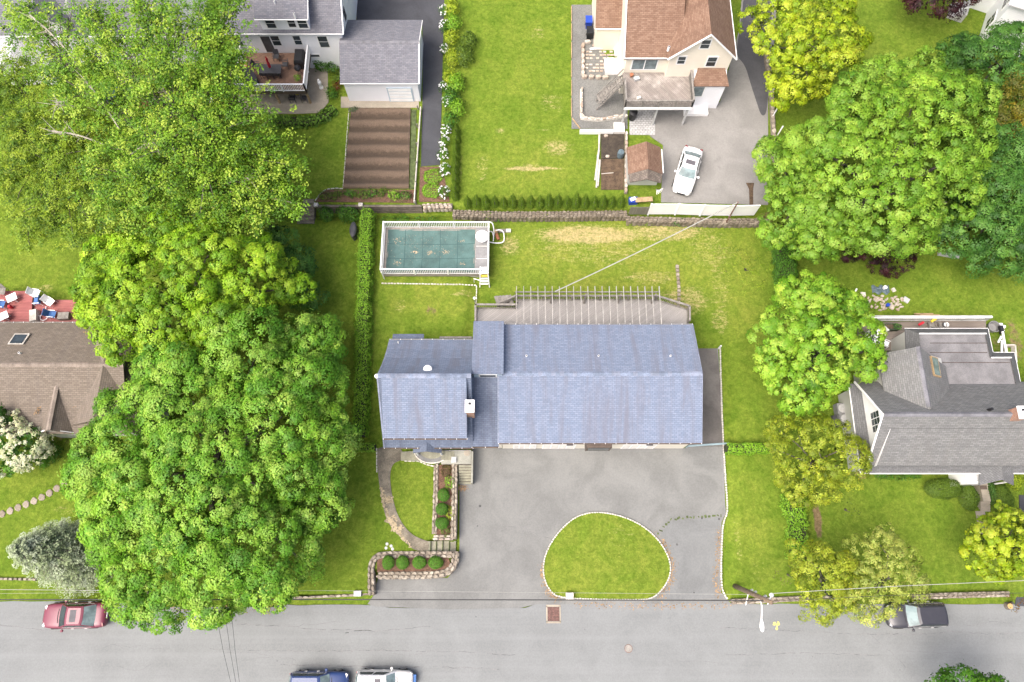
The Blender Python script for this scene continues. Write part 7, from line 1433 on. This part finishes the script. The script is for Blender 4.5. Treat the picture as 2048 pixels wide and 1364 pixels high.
c = P(828, 1358, .5); tag(MB().obox((c.x, c.y, .45), (.3, .6, .3)).build('blue_crate', 'blue_cloth'), 'pale blue box standing at the nose of the white car', 'box')
# ------------------------------------------------------------------ trees
def nlobes(lst, rz=None): return [lobe(*x, rz=rz) if len(x) == 4 else lobe(x[0], x[1], x[2], x[3], x[4]) for x in lst]
E = nlobes([(440, 930, 7.5, 150, 4.0), (312, 1000, 6.5, 125, 3.5), (560, 830, 6.5, 120, 3.6), (610, 930, 6, 85, 3), (530, 1080, 6, 115, 3.4), (345, 1130, 5.2, 105, 3.2), (440, 1165, 4.8, 75, 2.8), (275, 870, 6.5, 88, 3.2), (380, 800, 7.5, 110, 3.5), (505, 715, 6.8, 85, 3),
    (630, 760, 5.4, 62, 2.6), (655, 880, 5.0, 55, 2.5), (220, 930, 5.2, 58, 2.6), (650, 1000, 4.8, 52, 2.4), (600, 1120, 4.4, 45, 2.2), (290, 1190, 4.2, 48, 2), (430, 1030, 7.6, 110, 3.6), (256, 1060, 5.0, 66, 2.6), (620, 690, 5.0, 55, 2.4), (330, 740, 6.0, 62, 2.6)])
tree('large_maple', 'huge bright green maple spreading from the road to the left house', (430, 960, .7), E, PAL_MAPLE, .5, seed=3, limbn=16, dens=1.0, per=155, clump=(.32, .72))
Dl = nlobes([(300, 565, 8.5, 90, 3), (400, 530, 9.0, 85, 3.2), (500, 560, 8.0, 80, 3), (240, 600, 7.5, 70, 2.6), (350, 640, 7.5, 85, 2.8), (215, 560, 7.0, 45, 2), (450, 625, 7.2, 75, 2.6), (330, 490, 8.2, 50, 2.2), (565, 575, 6.2, 48, 2.2), (260, 680, 6.5, 50, 2.2), (430, 480, 8.0, 40, 2), (230, 530, 7.5, 45, 2)])
tree('tall_maple', 'yellow green maple between the loose tall tree and the huge maple', (410, 640, .7), Dl, PAL_BRIGHT, .38, seed=5, limbn=12, dens=1.15, per=138, clump=(.28, .6))
# the tall loose tree: many thin tufts on visible grey limbs
def loose_tree(name, label, base, tips, pal, r0, hub, dens=1.0, tuft=(.35, .8), per=26, leaf=(.13, .24), dead=(), bark='bark', spread=1.0, seed=4, subs=5):
    rr = random.Random(seed); b = P(*base); t = thing(name, label, 'tree', b); hb = P(*hub)
    MB().tube([b-Vector((0, 0, .3)), b+Vector((0, 0, .5)), b.lerp(hb, .5)+Vector((.2, -.1, 0)), hb], [r0*1.4, r0, r0*.85, r0*.7], 10).build('trunk', bark, t, smooth=True); CC = []
    for k, tp in enumerate(tips):
        e = P(*tp[:3]); rad = tp[3]*MPP(*tp[:3]); mid = hb.lerp(e, .55)+Vector((rr.uniform(-.6, .6), rr.uniform(-.6, .6), rr.uniform(.2, .9)))
        pts = smooth_path([hb-Vector((0, 0, .5)), mid, e], 2); n = len(pts); rs = [r0*.42*(1-i/(n-1))+.035 for i in range(n)]
        MB().tube(pts, rs, 7).build('branch', bark, t, smooth=True); mt = MB()
        for s in range(subs):
            f = rr.uniform(.35, .98); p = pts[int(f*(n-1))]; q = e+Vector((rr.gauss(0, 1)*rad*.55, rr.gauss(0, 1)*rad*.55, rr.gauss(0, .5)*rad*.5+.3))
            m2 = p.lerp(q, .5)+Vector((0, 0, .3)); mt.tube([p, m2, q], [.05, .035, .015], 5); CC.append(np.array([list(p.lerp(q, x)+Vector((0, 0, .15))) for x in (.55, .8, 1.0, 1.1)]))
        mt.build('twig', bark, t)
        m = int(14*dens*rad*rad); CC.append(np.array(e)+RNG.normal(size=(m, 3))*np.array([rad*.52, rad*.52, rad*.32])*spread)
    CC = np.concatenate(CC); nc = len(CC); rc = RNG.uniform(*tuft, nc); idx = np.repeat(np.arange(nc), (per*rc/np.mean(tuft)).astype(int)+4); n = len(idx)
    d = unit(RNG.normal(size=(n, 3))); pos = CC[idx]+d*rc[idx][:, None]*RNG.random((n, 1))**.6*np.array([1, 1, .55]); nor = d*.5+np.array([0, 0, .9])+RNG.normal(size=(n, 3))*.4
    colr = pal_pick(pal, nc)[idx]*(1+.16*RNG.normal(size=(n, 1))); leaf_object('crown', pos, nor, RNG.uniform(*leaf, n), colr, t)
    for p0, p1 in dead:
        a, e = P(*p0), P(*p1); MB().tube(smooth_path([a, a.lerp(e, .5)+Vector((.1, .15, .2)), e]), [.11]*2+[.09]*3+[.06]*3+[.04] if False else .06, 6).build('dead_branch', 'dead_bark', t); mm = MB()
        for _ in range(16):
            f = rr.uniform(.4, 1); p = a.lerp(e, f); d_ = (e-a).normalized()*rr.uniform(.2, .7)+Vector((rr.gauss(0, .5), rr.gauss(0, .5), rr.gauss(0, .25))); mm.tube([p, p+d_*.6, p+d_*1.2+Vector((rr.gauss(0, .1), rr.gauss(0, .1), 0))], [.025, .018, .008], 4)
        mm.build('dead_twigs', 'dead_bark', t)
    return t
tipsA = [(250, 90, 12, 75), (330, 60, 13, 60), (420, 60, 12, 65), (180, 110, 11, 70), (390, 150, 13, 80), (300, 170, 13, 75), (470, 190, 11, 60), (220, 200, 12, 70), (430, 250, 12, 75), (340, 270, 12, 80), (260, 300, 11, 70), (500, 300, 10, 70), (420, 340, 10, 80), (330, 380, 10, 80), (540, 350, 9, 60), (480, 410, 9, 70), (240, 390, 10, 70), (400, 430, 9, 60), (560, 400, 8.5, 45), (80, 60, 11, 60), (130, 160, 11, 60), (300, 20, 13, 45), (450, 15, 12, 45), (200, 40, 12, 40), (40, 20, 10, 40), (570, 345, 8.5, 30), (470, 120, 11, 40)]
PAL_LOOSE = g((84, 128, 20), (114, 160, 28), (150, 190, 38), (200, 220, 74))
loose_tree('tall_loose_tree', 'tall loose leafed tree with grey limbs and dead twigs at the top left', (450, 440, .7), tipsA, PAL_LOOSE, .42, (400, 370, 6.5), dens=1.2, dead=(((210, 290, 10.5), (105, 262, 12)), ((260, 310, 10.8), (310, 285, 12)), ((240, 260, 11), (170, 160, 12.5)), ((150, 215, 11), (110, 205, 12)), ((150, 120, 11), (60, 30, 12.5)), ((440, 375, 9), (505, 355, 10))))
tipsB = [(40, 150, 8, 60), (110, 220, 8, 70), (30, 250, 8, 70), (90, 320, 7.5, 75), (160, 360, 7.5, 60), (20, 360, 7, 60), (100, 420, 7, 65), (180, 440, 7, 60), (230, 470, 6.5, 50), (60, 450, 6.5, 40), (-20, 200, 8, 60), (140, 290, 8.5, 60), (190, 250, 8, 50)]
PAL_LB = g((84, 122, 18), (120, 154, 22), (156, 184, 32), (184, 200, 54))
loose_tree('yellowish_tree', 'fine leafed yellowish green tree left of the tall loose tree', (110, 440, .7), tipsB, PAL_LB, .3, (110, 330, 5.0), dens=2.0, per=30, leaf=(.1, .19), tuft=(.3, .6), seed=9)
Gb = nlobes([(590, 540, 3.6, 42, 2.0), (610, 590, 3.2, 30, 1.8), (560, 500, 3.6, 32, 1.8)])
tree('dark_understory_tree', 'dark bluish green small tree under the right side of the yellow green maple', (590, 555, .7), Gb, PAL_DARK, .12, dens=1.3, per=105, leaf=(.12, .22))
# silvery spruce: whorls of drooping sprays round a tall stem, seen from above
def spruce(name, label, base, top, rbase, pal, z0=.7):
    b = P(*base); tp = P(*top); t = thing(name, label, 'tree', b); MB().tube([b-Vector((0, 0, .2)), b.lerp(tp, .5), tp], [.2, .12, .02], 8).build('trunk', 'bark', t); C = []; N = []; CL = []; rr = random.Random(3); mm = MB()
    for lv in range(30):
        f = (lv+.5)/30; c = b.lerp(tp, .06+.94*f); R = rbase*(1-f)**.62*rr.uniform(.8, 1.15)+.1; nb = int(6+R*5)
        for k in range(nb):
            a = 2*math.pi*(k+rr.random())/nb; Rk = R*rr.uniform(.8, 1.12); dr = Vector((math.cos(a), math.sin(a), 0)); tipp = c+dr*Rk+Vector((0, 0, -.28*Rk)); mm.tube([c, c.lerp(tipp, .6)+Vector((0, 0, .05*Rk)), tipp], [.025, .018, .008], 4); m = int(40*Rk+18); s = RNG.random(m)**.7
            w_ = .30*Rk*(1-s*.75)+.07; off = (RNG.random(m)-.5)*2*w_; pts = np.array(c)+np.outer(s*Rk, np.array(dr))+np.outer(off, np.array((-dr.y, dr.x, 0)))
            pts[:, 2] += -.28*Rk*s+.06*RNG.normal(size=m)-.25*np.abs(off); C.append(pts); N.append(np.array([0, 0, 1.0])+np.array(dr)*.4+RNG.normal(size=(m, 3))*.4)
            CL.append(pal_pick(pal, 1)*(1+.14*RNG.normal(size=(m, 1)))*np.ones((m, 3)))
    C = np.concatenate(C); n = len(C); leaf_object('crown', C, np.concatenate(N)+np.array([0, 0, .5]), RNG.uniform(.08, .18, n), np.concatenate(CL), t, 'leaf_matte', .55); mm.build('branches', 'bark', t); return t
PAL_SPR = g((158, 172, 112), (184, 196, 138), (206, 214, 164), (220, 226, 184))
spruce('silvery_spruce', 'silvery blue green spruce leaning beside the huge maple near the road', (180, 1110, .7), (20, 1098, 8.2), 3.0, PAL_SPR)
# flowering dogwood
dl = nlobes([(20, 865, 3.4, 45, 1.8), (55, 895, 3.2, 45, 1.6), (10, 915, 3.0, 36, 1.5), (-30, 880, 3.2, 55, 1.8), (80, 905, 2.6, 20, 1.0)])
DW = tree('flowering_dogwood', 'small tree covered in white blossom by the left house', (25, 895, .7), dl, PAL_SHRUB, .1, dens=1.6, per=70, leaf=(.1, .18), clump=(.2, .4))
crown('blossoms', sub=0, lobes=[(c+np.array([0, 0, .12]), r*1.03) for c, r in dl], pal=[(.46, .5, .26), (.62, .64, .44)], parent=DW, dens=3.6, per=34, clump=(.16, .34), leaf=(.1, .17), inner=0, low=-.1, up=.9, jitter=.08)
# right side of the picture
tree('yellow_green_maple', 'yellow green tree beside the damp strip of the rear lot', (1600, 130, U), nlobes([(1590, 40, 6.5, 75, 3), (1640, 90, 6.2, 75, 2.8), (1560, 90, 6, 55, 2.4), (1690, 90, 5.5, 42, 2), (1600, 150, 5.2, 50, 2.2), (1570, 190, 4.6, 28, 1.5), (1540, 40, 5.8, 42, 2), (1650, 20, 6.2, 60, 2.4), (1620, 175, 4.6, 30, 1.5)]), PAL_YEL, .25, seed=8, dens=1.15, per=117, clump=(.28, .55), keep=.9)
tree('broad_maple', 'broad rounded green maple crown at the upper right', (1720, 420, .8), nlobes([(1790, 280, 10, 110, 4), (1700, 330, 9.5, 105, 3.8), (1860, 330, 9.5, 90, 3.6), (1830, 210, 9.2, 80, 3.2), (1900, 230, 9.0, 68, 3), (1770, 400, 9, 85, 3.2), (1640, 290, 8.4, 60, 2.8), (1900, 400, 8, 55, 2.6), (1720, 220, 8.6, 60, 2.6), (1930, 300, 8, 45, 2.4), (1680, 430, 7.5, 55, 2.6), (1810, 450, 7, 50, 2.4), (1760, 165, 8.4, 45, 2.2), (1840, 155, 8.4, 45, 2.2)]), PAL_DEEP, .45, seed=12, limbn=12, dens=1.05, per=147, clump=(.3, .62))
tree('lot_side_maple', 'green maple overhanging the lower right corner of the rear lot', (1600, 440, .6), nlobes([(1600, 370, 6.5, 70, 2.8), (1570, 440, 6, 52, 2.4), (1630, 440, 6.2, 60, 2.6), (1560, 320, 6, 42, 2.2), (1640, 480, 5.4, 42, 2), (1570, 350, 6.4, 50, 2.2), (1690, 470, 5.6, 42, 2), (1600, 490, 4.8, 28, 1.6), (1730, 480, 5, 30, 1.6)]), PAL_DEEP, .28, seed=14, dens=1.15, per=130, clump=(.28, .58))
tree('dark_tree', 'dark green tree at the right edge beside the broad maple', (1960, 420, .6), nlobes([(1990, 380, 6, 70, 3), (1940, 450, 5.4, 60, 2.6), (2030, 470, 5.4, 60, 2.6), (2020, 320, 6, 55, 2.6), (1990, 500, 4.6, 42, 2), (1910, 470, 5, 38, 2), (2080, 400, 6, 60, 2.6), (1950, 520, 4, 22, 1.4), (2040, 520, 4.2, 25, 1.5), (1960, 330, 5.6, 50, 2.4)]), PAL_DARK, .3, seed=15, dens=1.15, per=126)
tree('corner_dark_tree', 'dark green tree in front of the white corner house', (1990, 150, U), nlobes([(2000, 130, 6, 55, 2.4), (1940, 135, 5.4, 45, 2), (2040, 90, 6.2, 45, 2.2), (1900, 120, 4, 28, 1.5), (2040, 160, 5.6, 40, 2), (1920, 90, 3.6, 18, 1.2), (1960, 170, 5, 40, 2)]), PAL_DARK, .22, seed=16, dens=1.2, per=117)
tree('golden_leaf_tree', 'olive gold leafed tree between the dark trees at the right edge', (2010, 240, 1.0), nlobes([(2020, 220, 6, 45, 2), (2000, 260, 5.4, 38, 1.8), (2050, 190, 6, 42, 2), (2040, 265, 5.2, 34, 1.6)]), g((84, 96, 22), (122, 118, 26), (158, 140, 36)), .16, seed=17, dens=1.0, per=70, leaf=(.1, .2))
tree('red_japanese_maple', 'dark red leafed low tree under the broad maple', (1765, 500, .4), nlobes([(1755, 490, 2.4, 42, 1.3), (1790, 505, 2.2, 35, 1.2), (1720, 490, 2.2, 35, 1.2), (1770, 520, 1.6, 28, 1.0)]), PAL_RED, .1, dens=1.8, per=80, leaf=(.08, .16), clump=(.2, .4))
tree('red_beech', 'dark purple red tree at the top edge by the white corner house', (1880, -5, U), nlobes([(1870, -15, 5, 45, 2), (1920, -25, 5.2, 45, 2), (1830, -20, 4.5, 30, 1.6)]), PAL_RED, .2, dens=1.2, per=90)
tree('round_tree', 'round bright green tree between the lawn and the right house deck', (1630, 720, .35), nlobes([(1620, 700, 6, 75, 2.8), (1680, 680, 5.6, 62, 2.4), (1570, 680, 5.4, 55, 2.4), (1620, 620, 5.6, 55, 2.2), (1580, 770, 4.6, 48, 2), (1625, 765, 4.8, 48, 2.2), (1710, 720, 4.8, 42, 2), (1600, 800, 3.8, 38, 1.6), (1630, 575, 5.2, 30, 1.4), (1545, 730, 4.6, 36, 1.8), (1580, 590, 5, 30, 1.4), (1680, 620, 5, 38, 1.6)]), g((106, 156, 30), (138, 186, 42), (168, 208, 58), (196, 224, 80)), .3, seed=20, dens=1.2, per=134, clump=(.26, .52))
def feathery(name, label, base, lst, pal, **k): return tree(name, label, base, nlobes(lst), pal, .16, dens=k.pop('dens', 1.5), per=k.pop('per', 80), leaf=(.09, .18), clump=(.22, .45), aspect=.45, inner=.5, **k)
feathery('golden_cypress', 'feathery golden green tree beside the driveway hedge', (1620, 930, .4), [(1640, 900, 4.4, 55, 2), (1600, 930, 4, 48, 1.8), (1680, 930, 4.2, 48, 1.8), (1560, 860, 3.6, 24, 1.2), (1630, 960, 3.4, 44, 1.6), (1700, 900, 4.2, 32, 1.4), (1600, 985, 2.6, 30, 1.2), (1560, 900, 3.4, 28, 1.3), (1600, 870, 3.8, 30, 1.4)], PAL_GOLD)
feathery('golden_street_tree', 'dense golden yellow tree between the lawn and road, left of the pale one', (1640, 1160, .3), [(1640, 1150, 4.6, 50, 2), (1620, 1120, 4.4, 40, 1.8), (1660, 1190, 4.2, 42, 1.8), (1640, 1215, 3.4, 28, 1.4), (1690, 1150, 4.2, 36, 1.6)], PAL_GOLD, dens=1.6)
feathery('pale_street_tree', 'airy pale gold tree overhanging the black car', (1765, 1160, .4), [(1760, 1120, 5, 56, 2.2), (1778, 1142, 4.8, 46, 2.2), (1732, 1155, 4.8, 50, 2.2), (1752, 1182, 4.4, 38, 2), (1720, 1200, 4, 34, 1.6), (1760, 1085, 4.8, 30, 1.6), (1740, 1222, 3.4, 24, 1.2)], g((158, 170, 62), (192, 200, 82), (214, 218, 104)), dens=1.5, per=75)
tree('bright_round_maple', 'bright yellow green round tree at the right edge below the front steps', (2005, 1095, .4), nlobes([(2000, 1080, 5, 55, 2.2), (2030, 1060, 5, 45, 2), (1985, 1120, 4.4, 42, 1.8), (2040, 1110, 4.6, 45, 2), (1965, 1080, 4.2, 34, 1.6), (2010, 1035, 4.4, 24, 1.2), (2070, 1090, 4.6, 50, 2), (2012, 1092, 5.2, 48, 2.2)]), PAL_YEL, .2, seed=22, dens=1.4, per=113, clump=(.2, .4), leaf=(.1, .2))
tree('bottom_tree', 'green treetop showing at the bottom right edge of the road', (1940, 1400, .1), nlobes([(1930, 1382, 5, 42, 1.6), (1880, 1385, 4.6, 28, 1.3), (1970, 1390, 4.6, 32, 1.4)]), PAL_SHRUB, .16, dens=1.3, per=105, leaf=(.12, .22))
# ------------------------------------------------------------------ hedges and shrubs
hedge('tall_clipped_hedge', 'long tall clipped bright hedge left of the pool and blue-roofed house', [P(733, 418, 1.8), P(729, 500, 1.8), P(727, 560, 1.8), P(724, 640, 1.8), P(723, 720, 1.8), P(721, 790, 1.8), P(717, 870, 1.8)], 1.12, .55, 1.45, PAL_HEDGE, lump=.2, rag=.12)
hedge('low_corner_hedge', 'short green hedge touching the left front corner of the house', [P(700, 893, 1.4), P(749, 893, 1.4)], .6, .65, .8, PAL_HEDGE)
hedge('driveway_hedge', 'short bright hedge between the driveway kerb and the golden tree', [P(1455, 895, 1.2), P(1500, 896, 1.2), P(1540, 895, 1.2)], .85, .2, 1.1, PAL_HEDGE)
hedge('boundary_hedge', 'deep green hedge running up from the round tree to the broad maple', [P(1573, 490, 1.4), P(1575, 540, 1.4), P(1580, 590, 1.4)], 1.7, .3, 1.3, PAL_SHRUB, lump=.2)
hedge('lower_boundary_hedge', 'bright green hedge beside the bare soil strip on the right lawn', [P(1590, 985, 1.2), P(1598, 1040, 1.2), P(1600, 1120, 1.2)], 1.5, .25, 1.1, PAL_HEDGE, lump=.25, rag=.2)
for k, (u, v) in enumerate(((653, 430), (688, 428), (705, 432))): c = P(u, v, 1.0); shrub('leafy_shrub', ('leftmost', 'middle', 'rightmost')[k]+' leafy shrub in front of the timber wall left of the hedge', (c.x, c.y, 1.05), (.62, .7, .7), PAL_SHRUB, 'shrubs at the timber wall', (.09, .16), 150, .25)
for k, u in enumerate((776, 805, 838, 871)): c = P(u, 1125, 1.2); shrub('clipped_boxwood', ORD[k]+' of four round clipped bushes from the left in the front planter', (c.x, c.y, 1.1), (.5*(.9+.07*k), .5*(1.02-.04*k), .42), g((84, 136, 26), (106, 164, 36), (130, 188, 48)), 'round bushes in the front planter', (.04, .08), 900, .05, 'bush')
for k, (u, v) in enumerate(((887, 990), (884, 1018), (884, 1046))): c = P(u, v, 1.3); shrub('clipped_boxwood', ('top', 'middle', 'lowest')[k]+' of three round clipped bushes in the narrow planter', (c.x, c.y, 1.2), (.46+.03*k, .5-.025*k, .42), g((78, 130, 28), (98, 156, 38), (120, 178, 50)), 'round bushes in the narrow planter', (.04, .08), 900, .05, 'bush')
for k, (u, v, lbl, pl) in enumerate(((893, 940, 'small rusty green shrub at the top of the narrow planter', g((70, 80, 20), (110, 100, 30))), (898, 965, 'low bright ground plant in the narrow planter', PAL_HEDGE), (899, 1025, 'low yellow green plant beside the middle bush of the narrow planter', PAL_YEL), (892, 1062, 'low grassy plant at the foot of the narrow planter', PAL_OLIVE))): c = P(u, v, .95); shrub('low_plant', lbl, (c.x, c.y, .95), (.35, .5, .2), pl, None, (.06, .12), 160, .15, 'plant')
# arborvitae
def arb_mesh(seed, h, r):
    n = 1500; p, nn = hull_points('cone', n, c=np.zeros(3), r=r, h=h); nn = unit(nn); f = np.sin(p[:, 2]*7+np.arctan2(p[:, 1], p[:, 0])*5); p += nn*(f*.04+RNG.normal(size=n)*.03-(RNG.random(n)**3)*.15)[:, None]
    o = leaf_object('foliage', p, nn*1.2+RNG.normal(size=(n, 3))*.35, RNG.uniform(.06, .13, n), pal_pick(PAL_ARB, n)*(1+.1*RNG.normal(size=(n, 1))), None, 'leaf_matte', .45, origin=(0, 0, 0)); me = o.data; bpy.data.objects.remove(o); return me
ARB = [arb_mesh(i, 2.1, .44) for i in range(4)]
def arborvitae(label, c, group, s=1.0):
    t = thing('arborvitae', label, 'conifer', c, group=group); f = bpy.data.objects.new('foliage', random.choice(ARB)); COL.objects.link(f); f.parent = t; f.rotation_euler = (0, 0, random.uniform(0, 6)); f.scale = (s, s, s*random.uniform(.9, 1.1)); MB().cyl((c.x, c.y, c.z-.1), (c.x, c.y, c.z+1.2*s), .05, .02, 6).build('stem', 'bark', t)
for i in range(18): arborvitae('%s pointed arborvitae from the left in the row above the retaining wall' % ORD[i], P(936+i*17.9, 411+random.uniform(-1, 1), U-.05), 'arborvitae row above the wall', random.uniform(.84, 1.1))
for i in range(9): arborvitae('%s arborvitae from the top in the column beside the rose hedge' % ORD[i], P(914-i*.3, 268+i*16, U), 'arborvitae column by the roses', random.uniform(.8, .95))
WX = sorted(random.uniform(915, 1500) for _ in range(14))
for k in range(14):
    u = WX[k]; c = P(u, 432+random.uniform(-10, 5)+(10 if u > 1260 else 0), .9); shrub('wall_weed', '%s weed tuft from the left along the rear stone walls' % ORD[k], (c.x, c.y, .9 if random.random() < .5 else .5), (random.uniform(.2, .5), random.uniform(.15, .3), .25), random.choice([PAL_OLIVE, PAL_SHRUB, PAL_LB]), 'weeds along the rear walls', (.06, .13), 110, .3, 'plant', stem=False)
# bushes and white roses along the dark driveway
for k, (u, v, s, pl) in enumerate(((903, 15, .9, PAL_YEL), (908, 45, .9, PAL_HEDGE), (902, 75, .8, PAL_YEL), (905, 115, .9, PAL_YEL), (928, 110, 1.1, PAL_OLIVE), (899, 155, .8, PAL_YEL), (912, 165, 1.0, PAL_HEDGE), (902, 195, .9, PAL_SHRUB), (915, 215, .9, PAL_HEDGE), (900, 240, .8, PAL_SHRUB), (938, 80, .9, PAL_OLIVE))):
    c = P(u, v, U+.7); shrub('hedge_bush', '%s bush from the top along the dark driveway' % ORD[k], (c.x, c.y, U+.6), (.75*s, .9*s, .8*s), pl, 'bushes along the dark driveway', (.1, .2), 110, .3, 'bush')
for k, (u, v, s) in enumerate(((889, 22, .6), (889, 52, .6), (888, 98, .45), (887, 175, .5), (894, 205, .6), (892, 260, .55), (889, 285, .55), (886, 310, .6), (890, 340, .6), (888, 385, .6))):
    c = P(u, v, U+.4); t = shrub('white_rose_bush', '%s white flowering rose bush from the top along the dark driveway' % ORD[k], (c.x, c.y, U+.4), (s*.8, s, .5), PAL_SHRUB, 'white roses along the driveway', (.07, .14), 130, .2, 'rose bush')
    n = 24; d = unit(RNG.normal(size=(n, 3))); d[:, 2] = np.abs(d[:, 2]); p = np.array([c.x, c.y, U+.42])+d*np.array([s*.85, s*1.05, .52]); q = np.repeat(p, 7, 0)+RNG.normal(size=(n*7, 3))*.03
    tag(leaf_object('blossoms', q, np.repeat(d, 7, 0)+RNG.normal(size=(n*7, 3))*.5+np.array([0, 0, .5]), RNG.uniform(.07, .12, n*7), np.full((n*7, 3), .78), t, aspect=.9), kind='stuff')
for k, (u, v, s) in enumerate(((865, 352, .8), (862, 380, .8))): c = P(u, v, U+.2); shrub('ground_cover', ('upper', 'lower')[k]+' patch of light green ground cover at the end of the dark driveway', (c.x, c.y, U+.1), (.85, .75, .28), PAL_HEDGE, 'ground cover patches', (.07, .13), 190, .12, 'plant')
hb_ = smooth_path([P(540, 240, U+.3), P(580, 242, U+.3), P(620, 243, U+.3), P(650, 232, U+.3), P(668, 215, U+.3)])
hedge('hosta_border', 'curved border of light green leafy plants around the concrete patio', hb_, 1.05, U, .5, g((86, 128, 24), (120, 162, 40), (150, 188, 62)), 110, (.16, .3), .2, 'plants')
for k, (u, v, s, pl, lbl) in enumerate(((643, 130, .7, PAL_SHRUB, 'dark green shrub at the wall of the white house'), (665, 136, .5, PAL_DARK, 'small dark shrub between the white house and the garage'), (678, 155, .5, PAL_OLIVE, 'brownish green shrub against the garage corner'), (664, 186, .5, PAL_SHRUB, 'low shrub beside the garage wall at the patio'), (674, 172, .35, g((110, 60, 24), (150, 80, 34)), 'rusty orange plant against the garage wall'))): c = P(u, v, U+.4); shrub('patio_shrub', lbl, (c.x, c.y, U+.4), (s, s, s*.8), pl, None, (.1, .2), 120, .3)
for k in range(8): c = P(655+k*22, 388+random.uniform(-3, 5), U+.2); shrub('bed_plant', '%s leafy plant from the left in the strip below the ploughed bed' % ORD[k], (c.x, c.y, U+.2), (random.uniform(.35, .8), random.uniform(.3, .5), random.uniform(.25, .45)), random.choice([PAL_SHRUB, PAL_HEDGE, PAL_OLIVE]), 'plants below the ploughed bed', (.08, .16), 110, .3, 'plant')
c = P(708, 220, U+.2); shrub('bed_corner_plant', 'grey green plant at the top left corner of the ploughed bed', (c.x, c.y, U+.2), (.5, .35, .3), g((90, 110, 70), (130, 146, 100)), None, (.08, .14), 120, .2, 'plant')
for k, (u, v, rx, ry, lbl) in enumerate(((1894, 976, 1.45, .8, 'wide olive clipped hedge left of the front steps'), (1943, 993, .65, 1.0, 'tall olive clipped hedge directly left of the front steps'), (2010, 997, .8, 1.2, 'olive clipped hedge right of the front steps'))): c = P(u, v, 1.6); shrub('clipped_hedge', lbl, (c.x, c.y, 1.15), (rx, ry, .9), PAL_OLIVE, 'clipped hedges by the front steps', (.05, .1), 420, .08, 'hedge')
c = P(1984, 985, 1.2); shrub('dark_hedge', 'narrow dark hedge at the right side of the front landing', (c.x, c.y, .9), (.3, .9, .7), PAL_DARK, None, (.06, .1), 300, .08, 'hedge')
for k in range(5): c = P(1760+k*18, 952, .7); shrub('foundation_plant', '%s low plant from the left under the eave of the right house' % ORD[k], (c.x, c.y, .6), (.45, .3, .3), PAL_SHRUB, 'plants under the right eave', (.08, .14), 120, .2, 'plant')
c = P(2030, 955, 1.0); shrub('yellow_shrub', 'yellow green shrub right of the porch roof', (c.x, c.y, .9), (.5, .9, .6), PAL_YEL, None, (.07, .14), 140, .2)
loose = lambda nm, lbl, u, v, z, rp, pal, **k: tree(nm, lbl, (u, v, z), [lobe(u, v, z+1.3, rp, 1.0)], pal, .05, dens=k.get('dens', 1.2), per=k.get('per', 12), leaf=(.06, .13), clump=(.15, .35), inner=.05, cat='shrub', keep=k.get('keep', .8))
loose('airy_bush', 'airy low bush in the dry lawn beside the boundary hedge', 1490, 540, .35, 48, PAL_LB, keep=.7); loose('dry_twiggy_bush', 'dry twiggy bush beside the golden street tree', 1575, 1150, .3, 22, g((120, 104, 60), (150, 130, 80)), keep=.6); loose('dead_grass_clump', 'dry brown grass clump around the cut stump', 2022, 1205, .1, 16, g((120, 86, 40), (150, 112, 60)), dens=2); loose('thin_roadside_bush', 'thin pale bush in the right lawn below the soil strip', 1690, 1020, .4, 24, PAL_OLIVE, keep=.5)
c = P(170, 630, 1.2); shrub('deck_side_shrub', 'bright shrub at the right end of the maroon deck', (c.x, c.y, 1.1), (.6, .9, .6), PAL_HEDGE, None, (.08, .15), 130, .25); c = P(95, 905, 1.0); shrub('dark_shrub', 'dark shrub in the shade right of the flowering dogwood', (c.x, c.y, 1.0), (1.1, .9, .6), PAL_SHRUB, None, (.1, .18), 110, .3)
for k in range(4): c = P(775+k*30, 440+random.uniform(-4, 4), .6); shrub('weed_clump', '%s weed clump from the left between the pool and the garden wall' % ORD[k], (c.x, c.y, .5), (.7, .5, .35), PAL_SHRUB, 'weeds above the pool', (.08, .16), 90, .3, 'plant')
